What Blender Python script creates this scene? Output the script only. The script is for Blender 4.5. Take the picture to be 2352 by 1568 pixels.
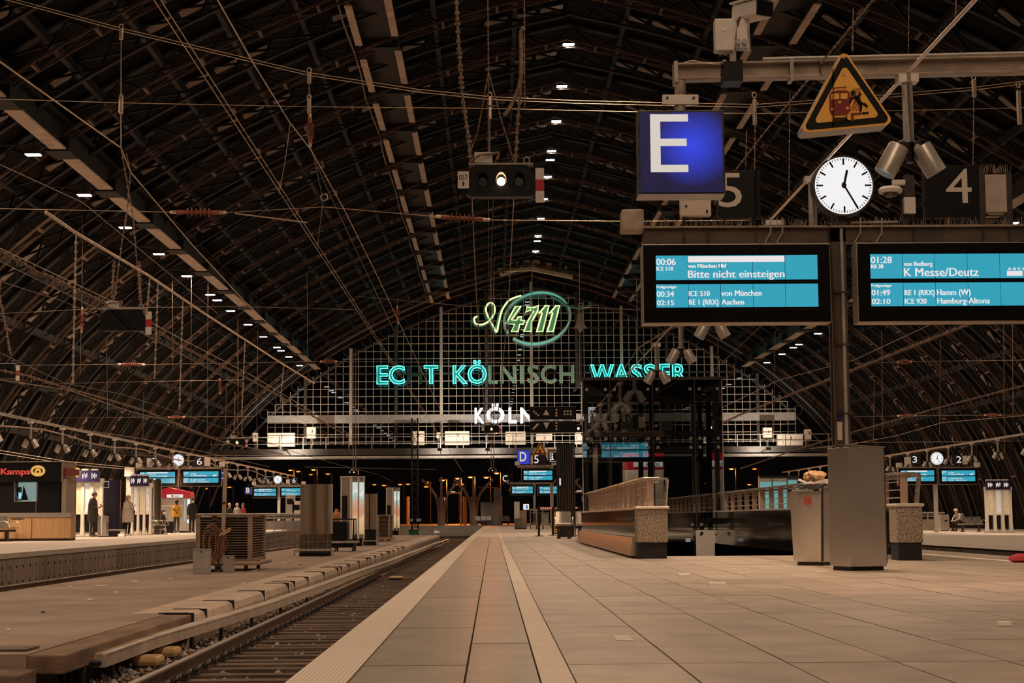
import bpy, bmesh, math, random
from math import pi, sin, cos, radians
from mathutils import Vector, Matrix
random.seed(7)
SC = bpy.context.scene
COL = SC.collection
for o in list(bpy.data.objects):
    bpy.data.objects.remove(o)

# ------------------------------------------------------------ camera, world, exposure
F, CX, CY, HC = 4000.0, 1176.0, 784.0, 0.66
CAM = Vector((0, 0, HC))
ROT = (Matrix.Rotation(-math.atan(46 / F), 3, 'Z') @ Matrix.Rotation(pi / 2 + math.atan(406 / F), 3, 'X')
       @ Matrix.Rotation(-radians(0.4), 3, 'Z'))
cam = bpy.data.cameras.new('camera')
camo = bpy.data.objects.new('camera', cam)
COL.objects.link(camo)
camo.matrix_world = Matrix.Translation(CAM) @ ROT.to_4x4()
cam.sensor_width = 36
cam.lens = F * 36 / 2352
cam.clip_end = 900
SC.camera = camo
SC.view_settings.view_transform = 'Standard'
SC.view_settings.look = 'None'
SC.view_settings.exposure = 0.0
SC.view_settings.gamma = 1.0
SC.view_settings.use_curve_mapping = False
W = bpy.data.worlds.new('night_sky')
SC.world = W
W.use_nodes = True
W.node_tree.nodes['Background'].inputs[0].default_value = (0.0016, 0.0011, 0.0010, 1)
W.node_tree.nodes['Background'].inputs[1].default_value = 1.0
LAMP_COL = (1.0, 0.69, 0.455)
E_ROOF, E_PLAT, E_SODIUM = 1800.0, 330.0, 1500.0
E_NEAR = 290.0


def ray(px, py):
    return ROT @ Vector(((px - CX) / F, -(py - CY) / F, -1))


def P(px, py, Y):
    d = ray(px, py)
    return CAM + d * (Y / d.y)


def G(px, py, Z=0.0):
    d = ray(px, py)
    return CAM + d * ((Z - HC) / d.z)


# ------------------------------------------------------------ materials
MATS = {}


def mat(name, col, rough=0.6, metal=0.0, var=0.0, scale=6.0, bump=0.0, bscale=None, emit=None, es=1.0, col2=None,
        stretch=None, spec=0.5, objrand=0.0, kind='noise'):
    if name in MATS:
        return MATS[name]
    m = bpy.data.materials.new(name)
    m.use_nodes = True
    nt = m.node_tree
    n, l = nt.nodes, nt.links
    b = n['Principled BSDF']
    b.inputs['Base Color'].default_value = (*col, 1)
    b.inputs['Roughness'].default_value = rough
    b.inputs['Metallic'].default_value = metal
    b.inputs['Specular IOR Level'].default_value = spec
    if emit:
        b.inputs['Emission Color'].default_value = (*emit, 1)
        b.inputs['Emission Strength'].default_value = es
    if var or bump or col2:
        tc = n.new('ShaderNodeTexCoord')
        mp = n.new('ShaderNodeMapping')
        l.new(tc.outputs['Object'], mp.inputs['Vector'])
        if stretch:
            mp.inputs['Scale'].default_value = stretch
        if objrand:
            ro = n.new('ShaderNodeObjectInfo')
            sc_ = n.new('ShaderNodeMath')
            sc_.operation = 'MULTIPLY'
            sc_.inputs[1].default_value = 53.0
            l.new(ro.outputs['Random'], sc_.inputs[0])
            cb_ = n.new('ShaderNodeCombineXYZ')
            l.new(sc_.outputs[0], cb_.inputs[1])
            l.new(cb_.outputs[0], mp.inputs['Location'])
        if kind == 'voronoi':
            nz = n.new('ShaderNodeTexVoronoi')
            nz.inputs['Scale'].default_value = scale
            fac = nz.outputs['Color']
        elif kind == 'wave':
            nz = n.new('ShaderNodeTexWave')
            nz.inputs['Scale'].default_value = scale
            fac = nz.outputs['Fac']
        else:
            nz = n.new('ShaderNodeTexNoise')
            nz.inputs['Scale'].default_value = scale
            nz.inputs['Detail'].default_value = 5
            fac = nz.outputs['Fac']
        l.new(mp.outputs[0], nz.inputs['Vector'])
        if var or col2:
            cr = n.new('ShaderNodeValToRGB')
            c2 = col2 or tuple(c * (1 - var) for c in col)
            c1 = col if col2 else tuple(min(1, c * (1 + var * .6)) for c in col)
            cr.color_ramp.elements[0].position = .3
            cr.color_ramp.elements[1].position = .7
            cr.color_ramp.elements[0].color = (*c2, 1)
            cr.color_ramp.elements[1].color = (*c1, 1)
            l.new(fac, cr.inputs[0])
            last = cr.outputs[0]
            if objrand:
                oi = n.new('ShaderNodeObjectInfo')
                mr = n.new('ShaderNodeMapRange')
                mr.inputs['To Min'].default_value = 1 - objrand
                mr.inputs['To Max'].default_value = 1 + objrand
                l.new(oi.outputs['Random'], mr.inputs['Value'])
                vm = n.new('ShaderNodeVectorMath')
                vm.operation = 'SCALE'
                l.new(last, vm.inputs[0])
                l.new(mr.outputs[0], vm.inputs['Scale'])
                last = vm.outputs[0]
            l.new(last, b.inputs['Base Color'])
        if bump:
            bp = n.new('ShaderNodeBump')
            bp.inputs['Strength'].default_value = bump
            bp.inputs['Distance'].default_value = .02
            if bscale:
                nb = n.new('ShaderNodeTexNoise')
                nb.inputs['Scale'].default_value = bscale
                nb.inputs['Detail'].default_value = 4
                l.new(mp.outputs[0], nb.inputs['Vector'])
                l.new(nb.outputs['Fac'], bp.inputs['Height'])
            else:
                l.new(fac, bp.inputs['Height'])
            l.new(bp.outputs[0], b.inputs['Normal'])
    MATS[name] = m
    return m


def emis(name, col, s, base=(0.02, 0.02, 0.02)):
    return mat(name, base, .4, emit=col, es=s)


def glass(name, tint, fac, rough=0.0):
    if name in MATS:
        return MATS[name]
    m = bpy.data.materials.new(name)
    m.use_nodes = True
    n, l = m.node_tree.nodes, m.node_tree.links
    n.remove(n['Principled BSDF'])
    t = n.new('ShaderNodeBsdfTransparent')
    t.inputs[0].default_value = (*tint, 1)
    g = n.new('ShaderNodeBsdfGlossy')
    g.inputs['Roughness'].default_value = rough
    g.inputs['Color'].default_value = (.95, .97, 1, 1)
    fr = n.new('ShaderNodeFresnel')
    fr.inputs[0].default_value = 1.5
    ad = n.new('ShaderNodeMath')
    ad.operation = 'ADD'
    ad.use_clamp = True
    ad.inputs[1].default_value = fac
    l.new(fr.outputs[0], ad.inputs[0])
    mx = n.new('ShaderNodeMixShader')
    l.new(ad.outputs[0], mx.inputs[0])
    l.new(t.outputs[0], mx.inputs[1])
    l.new(g.outputs[0], mx.inputs[2])
    l.new(mx.outputs[0], n['Material Output'].inputs[0])
    MATS[name] = m
    return m


STEEL = mat('brushed_steel', (.62, .57, .52), .25, .78, var=.05, scale=2, bump=.015, bscale=3)
STEELP = mat('painted_grey_steel', (.42, .39, .36), .5, .2, var=.2, scale=4)
STEELD = mat('dark_steel', (.06, .052, .046), .45, .4, var=.3, scale=5)
BEAMB = mat('grimy_beam_steel', (.4, .32, .25), .5, .25, var=.45, scale=3, stretch=(1, 4, 2))
RIBM = mat('brown_roof_iron', (.105, .062, .042), .6, .2, var=.4, scale=1.2)
RIBD = mat('dark_roof_iron', (.007, .0055, .005), .7, .1, var=.4, scale=1.5)
ROOFM = mat('dark_roof_boards', (.005, .004, .0035), .8, spec=.1, var=.5, scale=1.2, stretch=(.3, 1, .3), bump=.6, bscale=2)  # near-black brown, tone varied by noise
PLATEM = mat('tan_girder_plate', (.5, .38, .29), .6, .1, var=.25, scale=2)
WHITEP = mat('white_enamel', (.75, .7, .65), .5, var=.08, scale=8)
LAMPG = mat('lamp_housing_grey', (.5, .46, .42), .38, .55, var=.12, scale=10)
BLACK = mat('black_plastic', (.005, .0045, .0045), .45, spec=.25)
BLACKM = mat('matt_black', (.008, .008, .008), .8)
WIRE = mat('bare_wire', (.45, .36, .3), .5, .5, var=.3, scale=4)
WIREB = mat('bright_copper_wire', (.85, .68, .55), .35, .7, var=.15, scale=4)
CABLE = mat('dusty_cable', (.3, .21, .16), .8, var=.6, scale=14, bump=.5, bscale=40)
RUBBER = mat('black_rubber', (.015, .014, .014), .7)
INSUL = mat('brick_red_insulator', (.36, .11, .075), .4, var=.2, scale=10)
CONC = mat('stained_concrete', (.36, .3, .25), .85, var=.4, scale=1.6, bump=.3, bscale=14, stretch=(1, 1, .4))
CONCD = mat('dark_concrete', (.19, .155, .13), .9, var=.4, scale=1.3, bump=.4, bscale=9)
GLASS = glass('hall_glass', (.25, .26, .26), .06)
TGLASS = glass('lift_glass', (.6, .63, .62), .2)
RED = mat('signal_red', (.5, .02, .03), .5)
BLUE = mat('sign_blue', (.012, .014, .12), .5)
CYAN = emis('lcd_cyan', (.022, .30, .42), 1.15)
LCDW = emis('lcd_white', (.82, .76, .76), 1.0)
SIGNW = emis('backlit_white', (1, .9, .8), .85)


# ------------------------------------------------------------ mesh builder
class MB:
    def __init__(s):
        s.v, s.f = [], []

    def add(s, vs, fs):
        k = len(s.v)
        s.v += [Vector(v) for v in vs]
        s.f += [tuple(i + k for i in f) for f in fs]
        return s

    def box(s, x0, x1, y0, y1, z0, z1):
        return s.add([(x0, y0, z0), (x1, y0, z0), (x1, y1, z0), (x0, y1, z0), (x0, y0, z1), (x1, y0, z1), (x1, y1, z1), (x0, y1, z1)],
                     [(0, 3, 2, 1), (4, 5, 6, 7), (0, 1, 5, 4), (1, 2, 6, 5), (2, 3, 7, 6), (3, 0, 4, 7)])

    def mbox(s, m, sx, sy, sz):
        b = MB().box(-sx / 2, sx / 2, -sy / 2, sy / 2, -sz / 2, sz / 2)
        return s.add([m @ v for v in b.v], b.f)

    def beam(s, a, b, w, h=None, up=(0, 0, 1)):
        a, b = Vector(a), Vector(b)
        h = h or w
        d = (b - a).normalized()
        u = Vector(up)
        if abs(d.dot(u)) > .98:
            u = Vector((0, 1, 0))
        x = d.cross(u).normalized() * (w / 2)
        z = x.cross(d).normalized() * (h / 2)
        vs = [a - x - z, a + x - z, a + x + z, a - x + z, b - x - z, b + x - z, b + x + z, b - x + z]
        return s.add(vs, [(0, 1, 2, 3), (7, 6, 5, 4), (0, 4, 5, 1), (1, 5, 6, 2), (2, 6, 7, 3), (3, 7, 4, 0)])

    def sweep(s, pts, w, h, up=(0, 1, 0)):
        n = len(pts)
        vs, fs = [], []
        for i, p in enumerate(pts):
            d = (Vector(pts[min(i + 1, n - 1)]) - Vector(pts[max(i - 1, 0)])).normalized()
            x = Vector(up) * (w / 2)
            z = d.cross(Vector(up)).normalized() * (h / 2)
            p = Vector(p)
            vs += [p - x - z, p + x - z, p + x + z, p - x + z]
        for i in range(n - 1):
            for k in range(4):
                a, b = i * 4 + k, i * 4 + (k + 1) % 4
                fs.append((a, b, b + 4, a + 4))
        fs += [(3, 2, 1, 0), tuple(n * 4 - 4 + k for k in range(4))]
        return s.add(vs, fs)

    def tube(s, pts, r, n=6, closed=False):
        pts = [Vector(p) for p in pts]
        m = len(pts)
        vs, fs = [], []
        for i, p in enumerate(pts):
            if closed:
                d = pts[(i + 1) % m] - pts[i - 1]
            else:
                d = pts[min(i + 1, m - 1)] - pts[max(i - 1, 0)]
            if d.length < 1e-9:
                d = Vector((0, 0, 1))
            d.normalize()
            u = Vector((0, 0, 1)) if abs(d.z) < .9 else Vector((0, 1, 0))
            x = d.cross(u).normalized()
            y = x.cross(d)
            rr = r[i] if isinstance(r, (list, tuple)) else r
            for k in range(n):
                a = 2 * pi * k / n
                vs.append(p + x * (cos(a) * rr) + y * (sin(a) * rr))
        for i in range(m if closed else m - 1):
            j = (i + 1) % m
            for k in range(n):
                q = (k + 1) % n
                fs.append((i * n + k, i * n + q, j * n + q, j * n + k))
        if not closed:
            fs += [tuple(range(n))[::-1], tuple((m - 1) * n + k for k in range(n))]
        return s.add(vs, fs)

    def lathe(s, c, prof, n=20, axis=None):
        c = Vector(c)
        R = Vector((0, 0, 1)).rotation_difference(Vector(axis)).to_matrix() if axis else Matrix.Identity(3)
        vs, fs = [], []
        for r, z in prof:
            for k in range(n):
                a = 2 * pi * k / n
                vs.append(c + R @ Vector((r * cos(a), r * sin(a), z)))
        for i in range(len(prof) - 1):
            for k in range(n):
                q = (k + 1) % n
                fs.append((i * n + k, i * n + q, (i + 1) * n + q, (i + 1) * n + k))
        fs += [tuple(range(n))[::-1], tuple((len(prof) - 1) * n + k for k in range(n))]
        return s.add(vs, fs)

    def prism(s, poly, y0, y1, m=None):
        n = len(poly)
        vs = [Vector((x, y0, z)) for x, z in poly] + [Vector((x, y1, z)) for x, z in poly]
        if m:
            vs = [m @ v for v in vs]
        fs = [tuple(range(n)), tuple(range(2 * n - 1, n - 1, -1))]
        fs += [(i, i + n, (i + 1) % n + n, (i + 1) % n) for i in range(n)]
        return s.add(vs, fs)

    def merge(s, o, m=None):
        return s.add([m @ v if m else v for v in o.v], o.f)


def wloc(o):
    v = Vector((0, 0, 0))
    while o:
        v = v + o.location
        o = o.parent
    return v


def tag(o, label=None, cat=None, group=None, kind=None):
    if label:
        o['label'] = label
    if cat:
        o['category'] = cat
    if group:
        o['group'] = group
    if kind:
        o['kind'] = kind
    return o


def mesh_of(mb, name, m, off=None, smooth=False):
    me = bpy.data.meshes.new(name)
    off = off or Vector((0, 0, 0))
    me.from_pydata([tuple(v - off) for v in mb.v], [], mb.f)
    bm = bmesh.new()
    bm.from_mesh(me)
    bmesh.ops.recalc_face_normals(bm, faces=bm.faces)
    bm.to_mesh(me)
    bm.free()
    if m:
        me.materials.append(m)
    if smooth:
        me.polygons.foreach_set('use_smooth', [True] * len(me.polygons))
        try:
            me.set_sharp_from_angle(angle=radians(38))
        except Exception:
            pass
    me.update()
    return me


def part(name, mb, m, parent=None, smooth=False, bevel=0, label=None, kind=None):
    o = bpy.data.objects.new(name, mesh_of(mb, name, m, wloc(parent) if parent else None, smooth))
    COL.objects.link(o)
    if parent:
        o.parent = parent
    if bevel:
        md = o.modifiers.new('bevel', 'BEVEL')
        md.width = bevel
        md.segments = 2
        md.limit_method = 'ANGLE'
    return tag(o, label, kind=kind)


def thing(name, label, cat, loc=(0, 0, 0), group=None, kind=None):
    o = bpy.data.objects.new(name, None)
    o.empty_display_size = .2
    COL.objects.link(o)
    o.location = loc
    return tag(o, label, cat, group, kind)


def solo(name, mb, m, label, cat, group=None, smooth=False, bevel=0, kind=None, org=None):
    """a thing that is one mesh; its origin goes to org or to the middle of its base"""
    if org is None:
        xs, ys, zs = zip(*[tuple(v) for v in mb.v])
        org = ((min(xs) + max(xs)) / 2, (min(ys) + max(ys)) / 2, min(zs))
    org = Vector(org)
    o = bpy.data.objects.new(name, mesh_of(mb, name, m, org, smooth))
    o.location = org
    COL.objects.link(o)
    if bevel:
        md = o.modifiers.new('bevel', 'BEVEL')
        md.width = bevel
        md.segments = 2
        md.limit_method = 'ANGLE'
    return tag(o, label, cat, group, kind)


def struct(name, mb, m, label=None, **k):
    return solo(name, mb, m, label, None, kind='structure', **k)


def copy_tree(o, parent=None, loc=None, rz=None, label=None, scale=None, group=None):
    c = o.copy()
    COL.objects.link(c)
    if parent:
        c.parent = parent
    if loc is not None:
        c.location = loc
    if rz is not None:
        c.rotation_euler = (0, 0, rz)
    if scale:
        c.scale = (scale,) * 3
    if label:
        c['label'] = label
    if group:
        c['group'] = group
    for ch in o.children:
        copy_tree(ch, c)
    return c


def light(kind, loc, energy, col=LAMP_COL, parent=None, size=.2, direction=None, angle=120, blend=.5):
    d = bpy.data.lights.new('lamp_light', kind)
    d.energy = energy
    d.color = col
    if kind == 'SPOT':
        d.spot_size = radians(angle)
        d.spot_blend = blend
        d.shadow_soft_size = size
    elif kind == 'POINT':
        d.shadow_soft_size = size
    o = bpy.data.objects.new('lamp_light', d)
    COL.objects.link(o)
    loc = Vector(loc)
    if parent:
        o.parent = parent
        loc = loc - wloc(parent)
    o.location = loc
    if direction is not None:
        o.rotation_euler = Vector(direction).to_track_quat('-Z', 'Y').to_euler()
    return o


# ------------------------------------------------------------ text
_tc = {}


def glyphs(s, bold=0.0, shear=0.0):
    key = (s, bold, shear)
    if key not in _tc:
        cu = bpy.data.curves.new('lettering', 'FONT')
        cu.body = s
        cu.offset = bold
        cu.shear = shear
        cu.fill_mode = 'FRONT'
        cu.resolution_u = 3
        ob = bpy.data.objects.new('lettering', cu)
        COL.objects.link(ob)
        me = bpy.data.meshes.new_from_object(ob)
        vs = [v.co.copy() for v in me.vertices]
        fs = [tuple(p.vertices) for p in me.polygons]
        bpy.data.objects.remove(ob)
        bpy.data.curves.remove(cu)
        bpy.data.meshes.remove(me)
        _tc[key] = (vs, fs)
    return _tc[key]


_v, _ = glyphs('H')
CAPH = max(v.y for v in _v) - min(v.y for v in _v)


def text_mb(s, x0, x1, zb, cap, y, depth=0.0, bold=0.0, shear=0.0, fit_box=False, flip=False):
    """text in the XZ plane facing -Y, width x0..x1, baseline zb, capital height cap"""
    vs, fs = glyphs(s, bold, shear)
    a, b = min(v.x for v in vs), max(v.x for v in vs)
    lo, hi = min(v.y for v in vs), max(v.y for v in vs)
    out = []
    for v in vs:
        x = (v.x - a) / (b - a)
        if flip:
            x = 1 - x
        z = (v.y - lo) / (hi - lo) * cap if fit_box else v.y / CAPH * cap
        out.append(Vector((x0 + (x1 - x0) * x, y, zb + z)))
    mb = MB()
    mb.add(out, fs)
    if depth:
        n = len(out)
        mb.add([v + Vector((0, depth, 0)) for v in out], [f[::-1] for f in fs])
        for a, b in boundary(fs):
            mb.f.append((a, b, b + n, a + n))
    return mb


def boundary(fs):
    c = {}
    for f in fs:
        for i in range(len(f)):
            e = (f[i], f[(i + 1) % len(f)])
            k = tuple(sorted(e))
            c[k] = None if k in c else e
    return [e for e in c.values() if e]


def outline_mb(mb, r, n=5):
    """tubes along the outline of a flat glyph mesh"""
    # weld equal points first
    idx, key = {}, []
    for v in mb.v:
        k = (round(v.x, 4), round(v.z, 4))
        key.append(idx.setdefault(k, len(idx)))
    pos = {}
    for i, v in enumerate(mb.v):
        pos[key[i]] = v
    nxt = {}
    for a, b in boundary([tuple(key[i] for i in f) for f in mb.f]):
        nxt.setdefault(a, []).append(b)
    out = MB()
    while nxt:
        a = next(iter(nxt))
        loop = [a]
        while a in nxt:
            b = nxt[a].pop()
            if not nxt[a]:
                del nxt[a]
            a = b
            if a == loop[0]:
                break
            loop.append(a)
        if len(loop) > 2:
            out.tube([pos[i] for i in loop], r, n, closed=True)
    return out


def catmull(pts, n=6):
    out = []
    for i in range(len(pts) - 1):
        p0, p1, p2, p3 = (Vector(pts[max(0, i - 1)]), Vector(pts[i]), Vector(pts[i + 1]), Vector(pts[min(len(pts) - 1, i + 2)]))
        for k in range(n):
            t = k / n
            out.append(.5 * (2 * p1 + (p2 - p0) * t + (2 * p0 - 5 * p1 + 4 * p2 - p3) * t * t + (3 * p1 - p0 - 3 * p2 + p3) * t ** 3))
    out.append(Vector(pts[-1]))
    return out

# ============================================================ SETTING: ground, platforms, tracks
BALLB = mat('ballast_bed', (.07, .055, .045), .95, var=.6, scale=9, bump=1.0, bscale=22)
struct('ground', MB().box(-90, 90, -5, 330, -1.3, -1.02), BALLB, 'dark ballast ground under the tracks')

SLAB = mat('worn_paving_slab', (.41, .335, .27), .43, var=.24, scale=2.2, bump=.12, bscale=60, objrand=.07, spec=.4)
SLABG = mat('polished_paving_slab', (.33, .285, .24), .37, spec=.35, var=.2, scale=3, bump=.1, bscale=45, objrand=.06)
JOINT = mat('joint_grime', (.07, .05, .04), .9)
EDGE = mat('ribbed_edge_stone', (.66, .57, .48), .7, var=.16, scale=16, kind='wave', bump=.35, objrand=.04)
STRIP = mat('tactile_strip', (.62, .53, .44), .6, var=.12, scale=12, bump=.15, bscale=60, objrand=.04)
XR = 8.33
HX0, HX1, HY0, HY1 = 2.83, 5.98, 29.8, 51.9
b = MB()
b.box(-.83, HX0, -2, 165, -1.0, -.045).box(HX1, XR, -2, 165, -1.0, -.045)
b.box(HX0, HX1, -2, HY0, -1.0, -.045).box(HX0, HX1, HY1, 165, -1.0, -.045)
floor = struct('floor', b, JOINT, 'long station platform paved with beige slabs', org=(0, 0, 0))
cols = [(-.595, -.12), (-.12, .19)] + [(.33 + .5 * i, .83 + .5 * i) for i in range(16)]
slabs, share = [], {}
DY = 1.3625
for r in range(-4, 40):
    y0 = 8.0 + DY * r
    g0 = .012 if r % 8 == 0 else .004
    for ci, (x0, x1) in enumerate(cols):
        if x1 > HX0 + .01 and x0 < HX1 - .01 and y0 + DY > HY0 + .01 and y0 < HY1 - .01:
            continue
        slabs.append((y0, ci, x0, x1, g0))


def in_view(x0, x1, y):
    return y > 5.2 and x0 < (2420 - 1130) / F * (y + 1.4)


vis = [s for s in slabs if in_view(s[2], s[3], s[0])]
vis.sort()
keep = set((s[0], s[1]) for s in vis[:300])
rest, restg = MB(), MB()
for y0, ci, x0, x1, g0 in slabs:
    g = .005
    if (y0, ci) in keep:
        k = (round(x1 - x0, 3), g0, ci < 2)
        if k not in share:
            share[k] = mesh_of(MB().box(g, x1 - x0 - g, g0, DY - .004, -.05, 0), 'slab', SLABG if ci < 2 else SLAB)
        o = bpy.data.objects.new('slab', share[k])
        COL.objects.link(o)
        o.parent = floor
        o.location = (x0, y0, random.uniform(-.0012, .0012))
    else:
        (restg if ci < 2 else rest).box(x0 + g, x1 - g, y0 + g0, y0 + DY - .004, -.05, 0)
part('slab_field', rest, SLAB, floor, kind='stuff')
part('slab_field', restg, SLABG, floor, kind='stuff')
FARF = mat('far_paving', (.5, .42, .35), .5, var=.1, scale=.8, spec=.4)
yf = 8.0 + DY * 40
part('far_paving', MB().box(-.6, XR, yf, 165, -.05, -.001), FARF, floor)
em, sm = None, None
for i in range(75):
    y0 = 2.2 * i + .3
    for (xa, xb, m_, nm, gg) in ((-.85, -.6, EDGE, 'edge_stone', .004), (.193, .327, STRIP, 'tactile_strip', .0015)):
        k = nm
        if k not in share:
            share[k] = mesh_of(MB().box(0, xb - xa, gg, 2.2 - gg, -.16 if xa < 0 else -.05, .003), nm, m_)
        o = bpy.data.objects.new(nm, share[k])
        COL.objects.link(o)
        o.parent = floor
        o.location = (xa, y0, 0)
WLINE = mat('white_line_paint', (.8, .73, .65), .6, var=.15, scale=8)
part('edge_line', MB().box(7.35, 7.47, 2, 165, -.01, .003), WLINE, floor)
# stair well
b = MB()
for i in range(26):
    b.box(HX0, HX1, HY0 + .34 * i, HY0 + .34 * (i + 1) + .02, -6, -.17 * (i + 1))
st = thing('staircase', 'stone steps leading down between the terrazzo parapets', 'stairs', ((HX0 + HX1) / 2, HY0, -4))
for i in range(12):
    part('step', MB().box(HX0 + .02, HX1 - .02, HY0 + .34 * i, HY0 + .34 * (i + 1) + .03, -.17 * (i + 1) - .17, -.17 * (i + 1)), CONC, st)
WELLM = mat('polished_dark_stone', (.012, .011, .011), .07, spec=.9)

# ---- tracks
RAILM = mat('rail_steel', (.2, .13, .1), .45, .6, var=.3, scale=4)
RAILT = mat('rail_running_face', (.72, .64, .57), .25, .6)
SLEEP = mat('oily_timber_sleeper', (.13, .085, .06), .8, var=.5, scale=5, stretch=(.6, 5, 3), bump=.5, bscale=20, objrand=.25)


def rail_part(x, y0, y1, z, parent):
    pr = [(-.07, 0), (.07, 0), (.07, .012), (.012, .03), (.012, .12), (.036, .13), (.036, .148), (-.036, .148), (-.036, .13), (-.012, .12), (-.012, .03), (-.07, .012)]
    o = part('rail', MB().prism([(x + a, z - .16 + c) for a, c in pr], y0, y1), RAILM, parent)
    part('rail_head', MB().box(x - .034, x + .034, y0, y1, z - .013, z), RAILT, o)


trk = thing('railway_track', 'track with oily timber sleepers beside the white platform edge', 'track', (-2.45, 10, -1.0))
for x in (-3.2, -1.7):
    rail_part(x, 9, 126, -.76, trk)
sme = mesh_of(MB().box(-1.25, 1.25, -.125, .125, -.16, 0), 'sleeper', SLEEP)
clip = MB()
for s in (-1, 1):
    clip.tube([(s * .1, -.05, 0), (s * .16, -.06, .05), (s * .17, 0, .075), (s * .14, .05, .06), (s * .09, .06, .02)], .014, 5)
clip.box(-.17, .17, -.09, .09, -.01, .012).box(-.16, -.1, -.03, .03, 0, .05).box(.1, .16, -.03, .03, 0, .05)
cme = mesh_of(clip, 'rail_clip', STEELD)
far_s = MB()
for i in range(190):
    y = 11.0 + .6 * i
    if y < 80:
        o = bpy.data.objects.new('sleeper', sme)
        COL.objects.link(o)
        o.parent = trk
        o.location = (random.uniform(-.03, .03), y - 10, .085 + random.uniform(-.008, .008))
        if y < 48:
            for x in (-.75, .75):
                c = bpy.data.objects.new('rail_clip', cme)
                COL.objects.link(c)
                c.parent = trk
                c.location = (x, y - 10, .1)
    else:
        far_s.box(-3.7, -1.2, y - .125, y + .125, -1.05, -.915)
part('sleeper_field', far_s, SLEEP, trk, kind='stuff')
STONE = mat('ballast_stone', (.3, .24, .2), .9, var=.6, scale=3, objrand=.2)
b = MB()
for i in range(4200):
    y = 11 + 45 * random.random() ** 1.6
    x = random.choice([random.uniform(-4.0, -3.3), random.uniform(-3.7, -.9), random.uniform(-3.9, -3.3)])
    r = random.uniform(.022, .055)
    z = -.945 if (x > -3.5) else -.9 + random.uniform(-.03, .04)
    vs = []
    for d in ((1, 0, 0), (0, 1, 0), (-1, 0, 0), (0, -1, 0), (0, 0, 1), (0, 0, -1)):
        k = r * random.uniform(.6, 1.25)
        vs.append((x + d[0] * k, y + d[1] * k, z + d[2] * k * .8))
    b.add(vs, [(0, 1, 4), (1, 2, 4), (2, 3, 4), (3, 0, 4), (1, 0, 5), (2, 1, 5), (3, 2, 5), (0, 3, 5)])
solo('ballast', b, STONE, 'crushed grey-brown ballast stones around the sleepers', 'ballast', kind='stuff', org=(0, 0, -1))

# ---- low service platform
SZ = -.5
ASPH = mat('patched_asphalt', (.31, .235, .185), .72, var=.3, scale=.9, bump=.25, bscale=30, spec=.35)
svc = struct('service_platform', MB().box(-8.2, -4.12, 15.6, 126, -1.05, SZ - .002), ASPH, 'low asphalt luggage platform between two tracks', org=(-6, 20, -1.05))
KERB = mat('sandy_kerb_stone', (.47, .37, .29), .75, var=.25, scale=2.5, bump=.2, bscale=25, objrand=.08)
kp = [(-4.55, -1.05), (-3.8, -1.05), (-3.76, -.62), (-3.79, -.53), (-3.86, SZ + .004), (-4.55, SZ + .004)]
for i in range(30):
    y0 = 22.1 + 3.4 * i
    part('kerb_stone', MB().prism(kp, y0 + .015, y0 + 3.385), KERB, svc)
    if i < 16:
        for yy in (y0, y0 + (1.0 if i % 3 == 0 else 3.39)):
            part('staple', MB().box(-4.2, -3.83, yy - .012, yy + .012, SZ, SZ + .014).box(-3.85, -3.755, yy - .014, yy + .014, -.72, SZ + .01), BLACKM, svc)
TIMB = mat('weathered_timber_edge', (.2, .125, .08), .8, var=.4, scale=3, stretch=(2, .4, 2), bump=.4, bscale=18)
part('timber_edge', MB().box(-4.12, -3.78, 15.6, 22.05, -.68, SZ - .01), TIMB, svc, bevel=.015)
part('step_ledge', MB().box(-4.95, -4.02, 14.98, 15.58, -.78, -.63), TIMB, svc, bevel=.02)
CHK = mat('chequer_plate', (.3, .215, .155), .5, .5, var=.5, scale=26, kind='wave', bump=1.0)
solo('chequer_plate', MB().box(-5.6, -4.2, 15.9, 16.35, SZ, SZ + .02), CHK, 'worn steel chequer plate at the end of the asphalt platform', 'plate')
ROCK = mat('broken_stone_block', (.33, .235, .17), .8, var=.5, scale=5, bump=1.0, bscale=9)
for i, (px, py, zz, sx, sy, sz) in enumerate(((20, 1566, -.86, .5, .35, .3), (80, 1545, -.82, .5, .4, .3), (150, 1562, -.93, .34, .3, .25), (35, 1530, -.78, .6, .4, .22))):
    c = G(px, py, zz)
    bm = bmesh.new()
    bmesh.ops.create_icosphere(bm, subdivisions=3, radius=.5)
    mb = MB()
    for v in bm.verts:
        q = v.co.copy()
        q = Vector([max(-.36, min(.36, k)) for k in q])
        q += Vector((random.uniform(-.025, .025), random.uniform(-.025, .025), random.uniform(-.03, .03)))
        v.co = Vector((q.x * sx, q.y * sy, q.z * sz)) * 1.35
    bm.verts.index_update()
    mb.add([c + v.co - Vector((0, 0, .03)) for v in bm.verts], [tuple(v.index for v in f.verts) for f in bm.faces])
    bm.free()
    solo('rough_stone', mb, ROCK, 'rough broken stone block propping the end of the asphalt platform', 'stone', 'broken stones at the platform end', smooth=False)

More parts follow.
